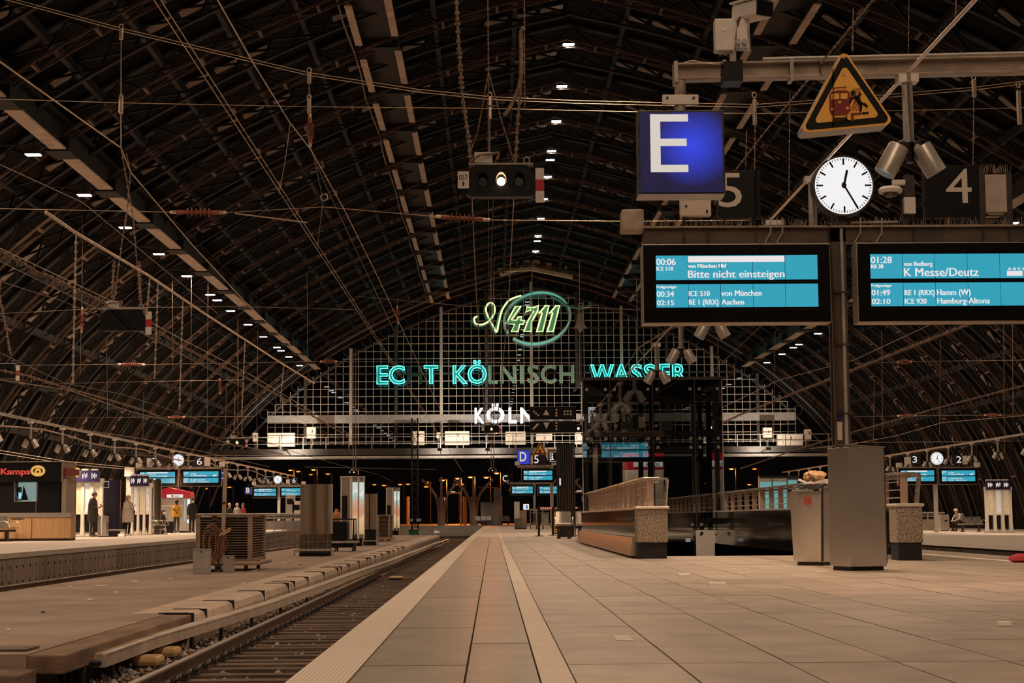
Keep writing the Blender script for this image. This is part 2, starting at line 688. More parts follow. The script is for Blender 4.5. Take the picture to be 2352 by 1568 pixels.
# cable trunking along the kerb
TRUNK = mat('galvanised_trunking', (.6, .5, .42), .45, .3, var=.2, scale=3)
tp = [G(*p, -.66) for p in ((223, 1519), (344, 1476), (468, 1439), (608, 1396), (730, 1352), (823, 1317), (889, 1294), (960, 1266), (1010, 1246))]
tr = thing('cable_trunking', 'pale metal cable trunking running along the kerb by the rail', 'cable duct', (tp[2].x, tp[2].y, -1))
for i in range(len(tp) - 1):
    a, c = tp[i], tp[i + 1]
    o = part('duct', MB().beam(a, c, .16, .11), TRUNK, tr)
    part('lid', MB().beam(a + Vector((0, .03, .066)), c + Vector((0, -.03, .066)), .17, .016), TRUNK, o)
    if i < 4:
        for t in (.25, .75):
            q = a.lerp(c, t)
            part('bracket', MB().box(q.x - .02, q.x + .02, q.y - .03, q.y + .03, -1.02, -.7), STEELD, tr)
b = MB()
for k in range(4):
    a = tp[0] + Vector((.03 * k - .05, .05, -.02))
    b.tube(catmull([a, a + Vector((-.1, -.3, .03)), a + Vector((-.2 + .04 * k, -.42, -.06)), a + Vector((-.16, -.3, -.3 - .03 * k))], 5), .025, 6)
part('cable', b, RUBBER, tr, smooth=True)
MAGM = mat('sand_yellow_cover', (.5, .33, .16), .5, var=.2, scale=4)
for px, py in ((340, 1504), (382, 1485)):
    c = G(px, py, -.74)
    t = thing('track_magnet', 'rounded sand-yellow track magnet box beside the rail', 'track magnet', (c.x, c.y, -1.0), 'track magnets')
    part('base', MB().box(c.x - .17, c.x + .17, c.y - .2, c.y + .2, -1.02, -.85), STEELD, t)
    part('cover', MB().box(c.x - .15, c.x + .15, c.y - .18, c.y + .18, -.85, -.74), MAGM, t, bevel=.045)
c = G(294, 1540, -.88)
solo('cup_lid', MB().lathe(c, [(.05, -.02), (.052, 0), (.045, .008), (.044, .022), (.03, .024)], 16), WHITEP, 'white plastic coffee cup lid on the ballast', 'cup lid', smooth=True)
c = G(910, 1325, -.86)
t = thing('track_crossing_board', 'brown board lying across the sleepers', 'board', (c.x, c.y, -.92))
part('plank', MB().box(-3.1, -1.8, c.y - .15, c.y + .15, -.92, -.88), TIMB, t)
part('cover', MB().box(c.x - .17, c.x + .17, c.y - .5, c.y + .4, -.88, -.84), MAGM, t, bevel=.01)

# left track and the left platform
trk2 = thing('railway_track', 'track in the pit below the concrete wall of the kiosk platform', 'track', (-9, 60, -1.0))
for x in (-9.65, -8.45):
    rail_part(x, 27, 128, -.6, trk2)
b = MB()
for i in range(160):
    b.box(-10.2, -8.25, 27 + i * .62, 27.24 + i * .62, -1.0, -.76)
part('sleeper_field', b, SLEEP, trk2, kind='stuff')
PLAT = mat('bright_platform_concrete', (.6, .53, .46), .55, var=.12, scale=1.2, bump=.08, bscale=20)
WALLC = mat('streaked_platform_wall', (.33, .25, .195), .85, var=.45, scale=2.2, stretch=(2.5, 2.5, .3), bump=.2, bscale=8, objrand=.12)


def edge_x(y):
    E = [(20, -9.9), (36, -10.2), (62, -10.85), (90, -12.0), (125, -13.9), (170, -16.5)]
    for (a, xa), (c, xc) in zip(E, E[1:]):
        if y <= c:
            return xa + (xc - xa) * (y - a) / (c - a)
    return E[-1][1]


b = MB()
ys = list(range(28, 169, 4))
n = len(ys)
vs = [(edge_x(y), y, 0) for y in ys] + [(-29, y, 0) for y in ys]
vs += [(x, y, -.11) for x, y, z in vs]
fs = [(i, i + 1, n + i + 1, n + i) for i in range(n - 1)] + [(2 * n + i, 3 * n + i, 3 * n + i + 1, 2 * n + i + 1) for i in range(n - 1)]
fs += [(i, 2 * n + i, 2 * n + i + 1, i + 1) for i in range(n - 1)] + [(0, n, 3 * n, 2 * n), (n - 1, 3 * n - 1, 4 * n - 1, 2 * n - 1)]
b.add(vs, fs)
plf = struct('floor', b, PLAT, 'bright kiosk platform along the far side of the pit', org=(-15, 60, -.1))
for i in range(56):
    y0 = 28 + 2.4 * i
    a, c = Vector((edge_x(y0) - .12, y0 + .01, -.6)), Vector((edge_x(y0 + 2.4) - .12, y0 + 2.39, -.6))
    o = part('wall_panel', MB().beam(a, c, .2, .96), WALLC, plf)
    if y0 < 110:
        q = MB()
        for t in (.12, .37, .63, .88):
            for z in (-.3, -.62):
                p = a.lerp(c, t)
                q.box(p.x + .09, p.x + .115, p.y - .02, p.y + .02, z - .025, z + .025)
        part('bolt_recess', q, BLACKM, o)
part('edge_line', MB().beam((edge_x(30) - .5, 30, .001), (edge_x(62) - .5, 62, .001), .12, .004), WLINE, plf)

# right platform (lower) and right wall
RZ = -.3
b = MB().prism([(16.0, RZ), (38, RZ), (38, RZ - .12), (15.9, RZ - .12)], -20, 168)
prf = struct('floor', b, PLAT, 'bright platform beyond the right-hand tracks', org=(26, 90, RZ - .1))
for i in range(47):
    y0 = -20 + 4 * i
    part('wall_panel', MB().box(16.1, 16.3, y0 + .02, y0 + 3.98, -1.05, RZ - .12), CONCD, prf)
trk3 = thing('railway_track', 'unlit track beyond the right-hand platform edge', 'track', (12, 60, -1.0))
for x in (9.9, 11.4, 13, 14.5):
    rail_part(x, 20, 128, -.8, trk3)

# ============================================================ HALL ROOF
AX = 3.6
ARC = [(0, 24.0), (4.5, 22.95), (9.1, 21.4), (14.3, 19.1), (19, 16.5), (23, 13.7), (27, 9.9), (30, 5.6), (31.5, 1.9), (32.1, -.95)]
_h = catmull([(d, 0, z) for d, z in ARC], 5)


def archz(d):
    d = abs(d)
    for p, q in zip(_h, _h[1:]):
        if d <= q.x:
            return p.z + (q.z - p.z) * (d - p.x) / max(1e-6, q.x - p.x)
    return -1


def arch_pts(off, n=6):
    right = []
    for i, p in enumerate(_h):
        a, c = _h[max(0, i - 1)], _h[min(len(_h) - 1, i + 1)]
        d = (c - a).normalized()
        nrm = Vector((d.z, 0, -d.x))
        q = p + nrm * off
        right.append(Vector((max(q.x, 0) if i == 0 else q.x, 0, q.z)))
    right[0].x = 0
    return [Vector((AX - p.x, 0, p.z)) for p in right[:0:-1]] + [Vector((AX + p.x, 0, p.z)) for p in right]


def resample(pts, step):
    out, acc = [pts[0]], 0
    for a, c in zip(pts, pts[1:]):
        L = (c - a).length
        t = step - acc
        while t < L:
            out.append(a.lerp(c, t / L))
            t += step
        acc = L - (t - step)
    return out


RY0, RY1 = -45.0, 160.5
outer, inner = arch_pts(-.15), arch_pts(.0)
b = MB()
n = len(outer)
vs = [Vector((p.x, RY0, p.z)) for p in inner] + [Vector((p.x, RY1, p.z)) for p in inner]
vs += [Vector((p.x, RY0, p.z)) for p in outer] + [Vector((p.x, RY1, p.z)) for p in outer]
b.add(vs, [(i, n + i, n + i + 1, i + 1) for i in range(n - 1)] + [(2 * n + i, 2 * n + i + 1, 3 * n + i + 1, 3 * n + i) for i in range(n - 1)])
ceil = struct('ceiling', b, ROOFM, 'dark vaulted roof of the train hall', org=(AX, RY0, 0))
for d in (2.5, 6, 11, 13.5, 16, 18.3, 22.5, 24.6, 26.5, 28.3, 29.8):
    for s in (-1, 1):
        z = archz(d) - .32
        part('purlin', MB().beam((AX + s * d, RY0, z), (AX + s * d, RY1, z), .2, .34), RIBD, ceil)
arch_ys = [80.5 + 8 * k for k in range(-6, 10)]
ch = arch_pts(.95)
arch = thing('roof_arch', 'riveted brown iron arch spanning the hall below the dark roof', 'roof arch', (AX, 0, 0), 'roof arches')
for dy in (-.48, .48):
    part('lower_chord', MB().sweep([p + Vector((0, dy, 0)) for p in ch], .06, .1), RIBM, arch)
part('upper_chord', MB().sweep(arch_pts(.12), .5, .12), RIBD, arch)
lo, hi = resample(ch, 2.4), resample(arch_pts(.15), 2.4)
m_ = min(len(lo), len(hi))
b, b2, b3 = MB(), MB(), MB()
for i in range(m_ - 1):
    b.beam(lo[i] + Vector((0, -.5, 0)), lo[i] + Vector((0, .5, 0)), .11, .12)
    b2.tube([lo[i] + Vector((0, -.48, 0)), lo[i + 1] + Vector((0, .48, 0))], .012, 4).tube([lo[i] + Vector((0, .48, 0)), lo[i + 1] + Vector((0, -.48, 0))], .012, 4)
    b3.beam(lo[i], hi[i], .1).beam(lo[i], hi[i + 1], .07).beam(hi[i], lo[i + 1], .07)
part('tie_plate', b, RIBM, arch, kind='stuff')
part('tie_rod', b2, RIBM, arch, kind='stuff')
part('lattice', b3, RIBD, arch)
for y in arch_ys[1:]:
    copy_tree(arch, loc=(AX, y, 0))
arch.location.y = arch_ys[0]
# lighter lattice girder between the arches with lit glimpses of roof painted as paler panels
LITROOF = mat('lit_roof_tone', (.17, .125, .095), .35, var=.5, scale=2.5, bump=.3, bscale=6)
sec = thing('roof_lattice', 'dark lattice girder with panels painted as lit roof patches between the arches', 'roof girder', (AX, 0, 0), 'roof lattice girders')
b, b4 = MB(), MB()
h1, h2 = resample(arch_pts(.12), 1.3), resample(arch_pts(.75), 1.3)
for i in range(min(len(h1), len(h2)) - 1):
    b.beam(h1[i], h2[i + 1], .09).beam(h2[i], h1[i + 1], .09)
    if i % 5 < 3 and h1[i].z > 5:
        q = [h1[i] + Vector((0, .25, -.06)), h1[i] + Vector((0, .95, -.06)), h1[i + 1].lerp(h1[i], .2) + Vector((0, .95, -.06)), h1[i + 1].lerp(h1[i], .2) + Vector((0, .25, -.06))]
        b4.add(q + [p + Vector((0, 0, .04)) for p in q], [(0, 1, 2, 3), (4, 7, 6, 5), (0, 4, 5, 1), (1, 5, 6, 2), (2, 6, 7, 3), (3, 7, 4, 0)])
part('lattice', b, RIBD, sec)
part('lower_flange', MB().sweep(arch_pts(.78), .25, .1), RIBD, sec)
part('lit_roof_panel', b4, LITROOF, sec, kind='stuff')
for y in arch_ys[1:]:
    copy_tree(sec, loc=(AX, y + 4, 0))
sec.location.y = arch_ys[0] + 4
# longitudinal girders and ladder-like catwalks
for s in (-1, 1):
    gx = AX + s * 19.65
    gz = 14.45
    g = thing('roof_girder', 'long girder with tan underside plates along the %s roof lamps' % ('left' if s < 0 else 'right'), 'girder', (gx, 30, gz))
    part('web', MB().box(gx - .06, gx + .06, 28, 158, gz, gz + 1.0), RIBD, g)
    part('top_flange', MB().box(gx - .35, gx + .35, 28, 158, gz + 1.0, gz + 1.06), RIBD, g)
    for y in arch_ys:
        part('underside_plate', MB().box(gx - .3, gx + .3, y + .8, y + 7.2, gz - .06, gz), PLATEM, g)
        part('joint_block', MB().box(gx - .5, gx + .4, y - .75, y + .75, gz - .12, gz + .4), RIBD, g)
    gx2, gz2 = AX + s * 8.35, 20.65
    g = thing('roof_catwalk', 'ladder-like catwalk of tan plates under the %s slope of the roof' % ('left' if s < 0 else 'right'), 'catwalk', (gx2, 30, gz2))
    for k in (-1, 1):
        part('side_beam', MB().box(gx2 + k * .75 - .06, gx2 + k * .75 + .06, 28, 158, gz2 - s * k * .2, gz2 - s * k * .2 + .5), RIBD, g)
    part('floor_panel', MB().box(gx2 - .7, gx2 + .7, 28, 158, gz2 + .25, gz2 + .3), RIBD, g)
    for y in arch_ys:
        for k in (-1, 1):
            part('plate', MB().box(gx2 + k * .75 - .15, gx2 + k * .75 + .15, y + 1.2, y + 6.9, gz2 - s * k * .2 - .06, gz2 - s * k * .2), PLATEM, g)
        part('cross_frame', MB().box(gx2 - .85, gx2 + .85, y - .25, y + .25, gz2 - .1, gz2 + .3), RIBD, g)
    wx = gx2 - s * .0 - .95
    if s < 0:
        pts = [(wx - .1 + .06 * math.sin(i * 1.7), 40 + 4 * i, gz2 - .35 + .08 * math.sin(i * 2.3)) for i in range(30)]
        part('cable', MB().tube(pts, .035, 5), CABLE, g)

# ============================================================ ROOF LAMPS
LENS = emis('roof_lamp_lens', (.85, .93, 1.0), 9.0)


def roof_lamp(label, loc, twin, arm, pw=1.0):
    x, y, z = loc
    t = thing('roof_lamp', label[0], 'lamp', (x, y, z), label[1])
    for k, dy in enumerate((0, 2.6) if twin else (0,)):
        part('housing', MB().prism([(x - .3, z + .03), (x + .3, z + .03), (x + .22, z + .16), (x - .22, z + .16)], y + dy - .2, y + dy + .2), STEELD, t)
        part('lens', MB().box(x - .26, x + .26, y + dy - .17, y + dy + .17, z, z + .03), LENS, t)
        light('SPOT', (x, y + dy, z - .06), E_ROOF * pw * (.6 if twin else 1), parent=t, size=.25, direction=(0, 0, -1), angle=165, blend=.6)
    b = MB()
    if arm:
        b.beam((x - 1.3, y - .1, z + .35), (x + arm * .2, y - .1, z + .35), .05).beam((x, y, z + .16), (x, y, z + .36), .05)
        b.beam((x + arm * .2, y - .1, z + .35), (x + arm, y - .1, z + .75), .06).beam((x + .2, y, z + .3), (x + arm, y + 3.2, z + .95), .05)
        b.tube([(x, y, z + .3), (x, y, archz(x - AX) - .9)], .015, 4)
    else:
        b.beam((x, y, z + .16), (x, y, 23.4), .06).beam((x - .5, y, z + .2), (x + .5, y, z + .2), .05)
    part('bracket', b, RIBM, t)


RLAB = ('white floodlight hanging below the ridge of the hall roof', 'ridge floodlights')
for k in range(-14, 9):
    roof_lamp(RLAB, (AX + .1, 80.5 + 8 * k, 22.9), k in (3, 7), 0, 1.9 if k < -9 else 1.0)
for s in (-1, 1):
    lab = ('white floodlight on a bracket below the %s roof girder' % ('left' if s < 0 else 'right'), '%s girder floodlights' % ('left' if s < 0 else 'right'))
    for k in range(-11, 12):
        roof_lamp(lab, (AX + s * 20.3, 62.7 + 8 * k, 13.95), k in (5, 9), .6 if s < 0 else -.6, 1.0 if s < 0 else .4)

# ============================================================ PLATFORM LAMPS
LGLOW = emis('lamp_reflector', (.75, .9, 1.0), .35)


def twin_lamp(label, group, energy, two=True):
    t = thing('platform_lamp', label, 'lamp', (0, 0, 0), group)
    part('mount', MB().box(-.1, .1, -.08, .08, -.05, .03), WHITEP, t)
    part('stem', MB().tube([(0, 0, 0), (0, 0, -.66)], .055, 12), LAMPG, t, smooth=True)
    part('bracket_plate', MB().prism([(-.02, -.58), (.02, -.58), (.24, -.74), (.22, -.84), (0, -.74), (-.22, -.84), (-.24, -.74)], .06, .075), LAMPG, t)
    for s in (-1, 1):
        ax = Vector((s * sin(radians(30)), 0, -cos(radians(30))))
        c = Vector((s * .105, -.03, -.7))
        o = part('cylinder', MB().lathe(c, [(.102, 0), (.108, .01), (.108, .31), (.1, .31), (.1, .27), (.098, .26)], 24, axis=ax), LAMPG, t, smooth=True)
        part('reflector', MB().lathe(c, [(.097, .262), (.05, .265)], 20, axis=ax), LGLOW, o)
        if two:
            light('SPOT', c + ax * .34, energy, parent=t, size=.09, direction=(ax.x * .7, 0, ax.z), angle=135, blend=.8)
    if not two:
        light('SPOT', (0, 0, -1.05), energy * 2, parent=t, size=.3, direction=(0, 0, -1), angle=150, blend=.7)
    part('cable', MB().tube(catmull([(-.14, -.03, -.69), (-.06, -.06, -.66), (0, -.06, -.74), (.06, -.06, -.66), (.14, -.03, -.69)], 4), .014, 6), RUBBER, t)
    part('joint', MB().box(-.03, .03, -.08, .04, -.86, -.66), BLACK, t)
    return t


LX = 4.05
p1 = twin_lamp('twin grey cylinder lamp hanging from the steel crossbeam in front of the clock', 'own platform lamps', E_NEAR)
p1.location = P(2083, 180, 17.0)
LX = p1.location.x
LZ = p1.location.z
for y, lab in ((22.2, 3), (27.4, 0), (32.7, 1), (38.1, 4), (43.8, 5)) + tuple((55.6 + 5.6 * i, 2) for i in range(5)):
    copy_tree(p1, loc=(LX, y, LZ), label=('twin grey cylinder lamp over the beige platform', 'twin grey cylinder lamp just below the Bitte nicht einsteigen board', 'twin grey cylinder lamp far along the beige platform', 'twin grey cylinder lamp half hidden by the clock and the board', 'twin grey cylinder lamp between the board and the lift roof', 'twin grey cylinder lamp overlapping the neon word WASSER')[lab])
lb = thing('lamp_rail', 'steel lamp rail carrying the twin lamps above the lift', 'rail', (LX, 22, LZ))
part('rail', MB().tube([(LX, -2, LZ + .05), (LX, 80, LZ + .05)], .02, 6), WIREB, lb)
lp = twin_lamp('twin grey cylinder lamp in the row over the kiosk platform', 'kiosk platform lamps', E_PLAT, False)
lp.location = (-17.9, 57.7, 4.5)
for k in range(19):
    copy_tree(lp, loc=(-17.9, 62.7 + 5 * k, 4.5))
t = thing('lamp_rail', 'pale lamp rail above the kiosk platform', 'rail', (-17.9, 60, 4.5))
part('rail', MB().beam((-17.9, 45, 4.58), (-17.9, 158, 4.58), .08, .1), STEELP, t)
part('cable', MB().tube([(-17.7 + .1 * math.sin(i), 45 + 4 * i, 4.15 + .12 * math.sin(i * 1.3)) for i in range(28)], .035, 5), CABLE, t)
rp = twin_lamp('twin grey cylinder lamp in the row over the platform beyond the right-hand tracks', 'right platform lamps', E_PLAT * .6, False)
rp.location = (26.6, 86.5, 4.6)
for k in range(14):
    copy_tree(rp, loc=(26.6, 91.5 + 5 * k, 4.6))
t = thing('lamp_rail', 'pale lamp rail above the platform beyond the right-hand tracks', 'rail', (26.6, 80, 4.6))
part('rail', MB().beam((26.6, 70, 4.68), (26.6, 160, 4.68), .08, .1), STEELP, t)

# ============================================================ GABLE WALL
GY = 159.0
BAR = mat('pale_glazing_bar', (.62, .54, .46), .55, var=.1, scale=2)
BARD = mat('dark_mullion', (.07, .06, .052), .6)
GB = 7.4
CELL = .689
gab = struct('wall_far', MB().sweep([p + Vector((0, GY + .3, 0)) for p in arch_pts(.75)], .5, .7), RIBD, 'tall glazed gable wall closing the hall', org=(AX, GY, 0))


def top_at(d):
    return archz(d) - 2.2


vb, hb = {}, {}
for i in range(-35, 36):
    d = i * CELL
    zt = top_at(d)
    thick = (i % 6 == 0)
    L = zt - GB
    w = .26 if thick else .055
    part('mullion' if thick else 'glazing_bar', MB().box(AX + d - w / 2, AX + d + w / 2, GY - (.25 if thick else .06), GY + .06, GB, zt + (.5 if thick else 0)), (BARD if i % 12 else BAR) if thick else BAR, gab)
for j in range(0, 23):
    z = 9.75 + (j - 3) * CELL
    lim = max([abs(i) * CELL for i in range(36) if top_at(i * CELL) > z] or [0])
    if lim < 1:
        continue
    thick = j in (3, 9, 15, 21)
    h = {3: .75}.get(j, .16) if thick else .05
    part('transom' if thick else 'glazing_bar', MB().box(AX - lim, AX + lim, GY - (.3 if j == 3 else .09), GY + .05, z - h / 2, z + h / 2), STEELP if j == 3 else BARD if thick else BAR, gab)
cells = []
for i in range(-34, 34):
    for j in range(-1, 22):
        z = 9.75 + (j - 3) * CELL
        d0, d1 = i * CELL, (i + 1) * CELL
        if z >= GB - .1 and top_at(max(abs(d0), abs(d1))) > z + CELL:
            cells.append((abs(d0 + d1) + abs(z - 12) * 1.2, d0, z))
cells.sort()
pme = mesh_of(MB().box(.04, CELL - .04, -.01, .01, .04, CELL - .04), 'pane', GLASS)
rest = MB()
for k, (_, d0, z) in enumerate(cells):
    if k < 300:
        o = bpy.data.objects.new('pane', pme)
        COL.objects.link(o)
        o.parent = gab
        o.location = (d0, random.uniform(-.01, .01), z)
    else:
        rest.box(AX + d0 + .04, AX + d0 + CELL - .04, GY - .01, GY + .01, z + .04, z + CELL - .04)
part('pane_field', rest, GLASS, gab, kind='stuff')
# cornice and ornaments along the gable arch
for k, off in enumerate((.25, .5, .75)):
    part('cornice_line', MB().sweep([p + Vector((0, GY - .5 - .25 * k, 0)) for p in arch_pts(off)[6:-6]], .1, .07), STEELP, gab)
part('spandrel_band', MB().sweep([p + Vector((0, GY - .02, 0)) for p in arch_pts(2.15)[6:-6]], .12, .18), BARD, gab)
part('spandrel_band', MB().sweep([p + Vector((0, GY - .02, 0)) for p in arch_pts(1.1)[6:-6]], .12, .1), BARD, gab)
b = MB()
for i, p in enumerate(resample(arch_pts(1.62), 1.9)):
    if p.z > 9:
        b.tube([p + Vector((.42 * cos(a * pi / 7), GY, .42 * sin(a * pi / 7))) for a in range(14)], .04, 4, closed=True)
part('ring_ornament', b, BARD, gab)
# lantern on the ridge above the gable
LY = GY - 3.0
LANT = mat('lantern_cream', (.8, .68, .56), .6, var=.15, scale=2)
q = [P(x, y, LY) for x, y in ((1150, 612), (1222, 586), (1300, 608), (1300, 628), (1222, 610), (1150, 632))]
lt = thing('ridge_lantern', 'small cream lantern house on the ridge above the neon logo', 'lantern', P(1222, 625, LY))
b = MB()
for a, c in ((0, 1), (1, 2), (3, 4), (4, 5)):
    b.beam(q[a], q[c], .18, .2)
for x, yt, yb in ((1150, 612, 632), (1188, 598, 622), (1212, 589, 613), (1234, 589, 613), (1264, 598, 618), (1300, 608, 628)):
    b.beam(P(x, yt, LY), P(x, yb, LY), .2, .2)
part('frame', b, LANT, lt)
for x0, x1, ya, yb in ((1203, 1214, 592, 614), (1226, 1238, 590, 612)):
    a, c = P(x0, yb, LY + .1), P(x1, ya, LY + .1)
    part('panel', MB().box(a.x - .1, c.x + .1, LY + .08, LY + .14, a.z, c.z), LANT, lt)
for a, c in ((q[0] + Vector((-.3, 0, -.35)), q[1] + Vector((0, 0, -1.3))), (q[1] + Vector((0, 0, -1.3)), q[2] + Vector((.6, 0, -1.15)))):
    part('cornice', MB().beam(a + Vector((0, -.2, 0)), c + Vector((0, -.2, 0)), .5, .3), LANT, lt)
part('back_wall', MB().prism([(p.x, p.z) for p in q], LY + .5, LY + .6), BARD, lt)
FLAM = mat('flamingo_pink', (.8, .25, .2), .6)
c = P(1258, 606, LY + .25)
fl = solo('flamingo_figure', MB().lathe(c, [(.02, -.3), (.2, -.15), (.24, .05), (.12, .25), (.02, .34)], 10, axis=(1, 0, .2)).tube(catmull([c + Vector((.25, 0, .05)), c + Vector((.45, 0, .3)), c + Vector((.62, 0, .55)), c + Vector((.78, 0, .5)), c + Vector((.8, 0, .3))], 4), .06, 6)
          .tube([c, c + Vector((.05, 0, -.62))], .03, 5).tube([c + Vector((.1, 0, 0)), c + Vector((.22, 0, -.62))], .03, 5), FLAM, 'pink flamingo figure standing in a lantern window', 'figurine', smooth=True)
# service gantry in front of the gable foot
gt = thing('service_gantry', 'lit steel service gantry crossing the hall below the gable glass', 'gantry', (AX, 156, 6.4))
part('deck', MB().box(-27, 34, 155, 157.6, 6.55, 6.75), BEAMB, gt)
part('edge_beam', MB().box(-27, 34, 154.9, 155, 6.35, 6.9), STEELD, gt)
part('lower_pipe', MB().tube([(-27, 154.8, 6.1), (34, 154.8, 6.1)], .14, 8), STEELP, gt)
for z in (7.35, 7.95):
    part('handrail', MB().tube([(-27, 155, z), (34, 155, z)], .035, 6), STEELP, gt)
for i in range(31):
    x = -27 + 61 * i / 30
    part('post', MB().tube([(x, 155, 6.7), (x, 155, 7.95)], .04, 6), STEELP, gt)
BOXW = mat('cream_cabinet', (.72, .63, .53), .5, var=.12, scale=3)
for i, (x0, y0, x1, y1) in enumerate(((615, 994, 678, 1026), (705, 981, 726, 1007), (945, 990, 975, 1022), (1003, 993, 1012, 1006), (1022, 990, 1078, 1022), (1161, 991, 1207, 1021), (1231, 996, 1268, 1012), (581, 994, 592, 1014), (1752, 982, 1772, 1005), (1785, 996, 1843, 1026), (1848, 986, 1862, 1010))):
    a, c = P(x0, y1, 156), P(x1, y0, 156)
    z0 = 6.75
    t = thing('equipment_cabinet', 'cream equipment cabinet %s' % ('large and double-doored at the left end of the gantry', 'small, on the gantry by the thick pale mullion', 'narrow and upright on the middle of the gantry', 'tiny, between two larger cabinets on the gantry', 'wide and double-doored on the middle of the gantry', 'behind the dome camera on the gantry', 'low, beside the black symbol panel on the gantry', 'tiny, at the left end of the gantry', 'upright on a mast right of the lift', 'large and low behind the handrail right of the lift', 'tiny, on the last mast of the gantry')[i], 'cabinet', ((a.x + c.x) / 2, 156, z0))
    part('body', MB().box(a.x, c.x, 155.7, 156.3, max(z0, a.z), c.z), BOXW, t, bevel=.02)
    if a.z > z0 + .05:
        part('leg', MB().box((a.x + c.x) / 2 - .08, (a.x + c.x) / 2 + .08, 155.9, 156.1, z0, a.z), STEELD, t)
    if x1 - x0 > 25:
        part('door_gap', MB().box((a.x + c.x) / 2 - .015, (a.x + c.x) / 2 + .015, 155.685, 155.7, max(z0, a.z) + .05, c.z - .05), STEELD, t)
    part('latch', MB().box((a.x + c.x) / 2 + .06, (a.x + c.x) / 2 + .12, 155.66, 155.7, c.z - .5, c.z - .25), BLACK, t)
for i, (px, py, e) in enumerate(((655, 1032, 1), (1765, 1030, .8), (1010, 1032, .75), (1120, 1032, .75), (1290, 1036, .7))):  # outer pair inferred from bright glass, middle three added to brighten the letters
    c = P(px, py, 151)
    t = thing('flood_lamp', 'small added floodlight aimed up at the %s gable glass' % ('left', 'right', 'left middle', 'middle', 'right middle')[i], 'lamp', c)
    part('housing', MB().box(c.x - .2, c.x + .2, c.y - .15, c.y + .05, c.z - .12, c.z + .12), STEELD, t)
    part('lens', MB().box(c.x - .17, c.x + .17, c.y + .05, c.y + .07, c.z - .1, c.z + .1), SIGNW, t)
    part('arm', MB().beam((c.x, c.y, c.z), (c.x, 155, 6.4), .06), STEELD, t)
    light('SPOT', (c.x, c.y + .12, c.z), 2600 * e, col=(1, .84, .68), parent=t, size=.1, direction=(0, 1, .38), angle=105, blend=.9)

# ============================================================ SIGN GANTRY OF OUR PLATFORM
def pbox(x0, y0, x1, y1, Y, depth):
    a, c = P(x0, y1, Y), P(x1, y0, Y)
    return MB().box(a.x, c.x, Y, Y + depth, a.z, c.z)


def ptext(s, x0, x1, yb, yt, Y, depth=.004, bold=0.0, fit=True, shear=0.0):
    a, c = P(x0, yb, Y), P(x1, yt, Y)
    return text_mb(s, a.x, c.x, a.z, c.z - a.z, Y, depth, bold, fit_box=fit, shear=shear)


def backlit(name, col, s, c, r, floor_=.04):
    """emission of a backlit box: strongest in front of its inner lamp"""
    m = emis(name, col, s)
    n, l = m.node_tree.nodes, m.node_tree.links
    tc = n.new('ShaderNodeTexCoord')
    mp = n.new('ShaderNodeMapping')
    mp.inputs['Location'].default_value = (-c[0] / r, -c[1] / r, -c[2] / r)
    mp.inputs['Scale'].default_value = (1 / r, 1 / r, 1 / r)
    gr = n.new('ShaderNodeTexGradient')
    gr.gradient_type = 'SPHERICAL'
    mr = n.new('ShaderNodeMapRange')
    mr.inputs['To Min'].default_value = floor_ * s
    mr.inputs['To Max'].default_value = s
    l.new(tc.outputs['Object'], mp.inputs[0])
    l.new(mp.outputs[0], gr.inputs[0])
    l.new(gr.outputs['Fac'], mr.inputs['Value'])
    l.new(mr.outputs[0], n['Principled BSDF'].inputs['Emission Strength'])
    return m


# upper crossbeam with the E sign
BY = 17.0
A0, A1 = P(1546, 168, BY + .15), P(2480, 147, BY - .05)
cb = thing('steel_crossbeam', 'long steel H-beam carrying the letter E sign and the camera', 'beam', A0)
up = Vector((0, 0, 1))
part('web', MB().beam(A0, A1, .03, .15), BEAMB, cb)
part('top_flange', MB().beam(A0 + up * .075, A1 + up * .075, .17, .018), BEAMB, cb, bevel=.003)
part('bottom_flange', MB().beam(A0 - up * .075, A1 - up * .075, .17, .018), BEAMB, cb, bevel=.003)
part('post', MB().box(A1.x - .1, A1.x + .1, A1.y - .08, A1.y + .12, 0, A1.z + .09), BEAMB, cb)
q0 = A0.lerp(A1, .22)
part('conduit', MB().tube([q0 + up * .105 + Vector((0, -.06, 0)), A1 + up * .105 + Vector((0, -.06, 0))], .022, 8), STEELP, cb, smooth=True)
for t in (.125, .165, .29, .005):
    q = A0.lerp(A1, t)
    part('clamp', MB().box(q.x - .018, q.x + .018, q.y - .1, q.y + .1, q.z - .115, q.z + .1), STEELP if t != .165 else BLACK, cb)
q = P(1683, 166, BY - .05)
part('bracket', MB().box(q.x - .095, q.x + .095, q.y - .05, q.y + .22, q.z - .1, q.z + .1), BLACK, cb)
part('loose_wire', MB().tube(catmull([P(1560, 148, BY), P(1590, 140, BY), P(1625, 146, BY), P(1655, 148, BY)], 5), .006, 5), WIRE, cb)

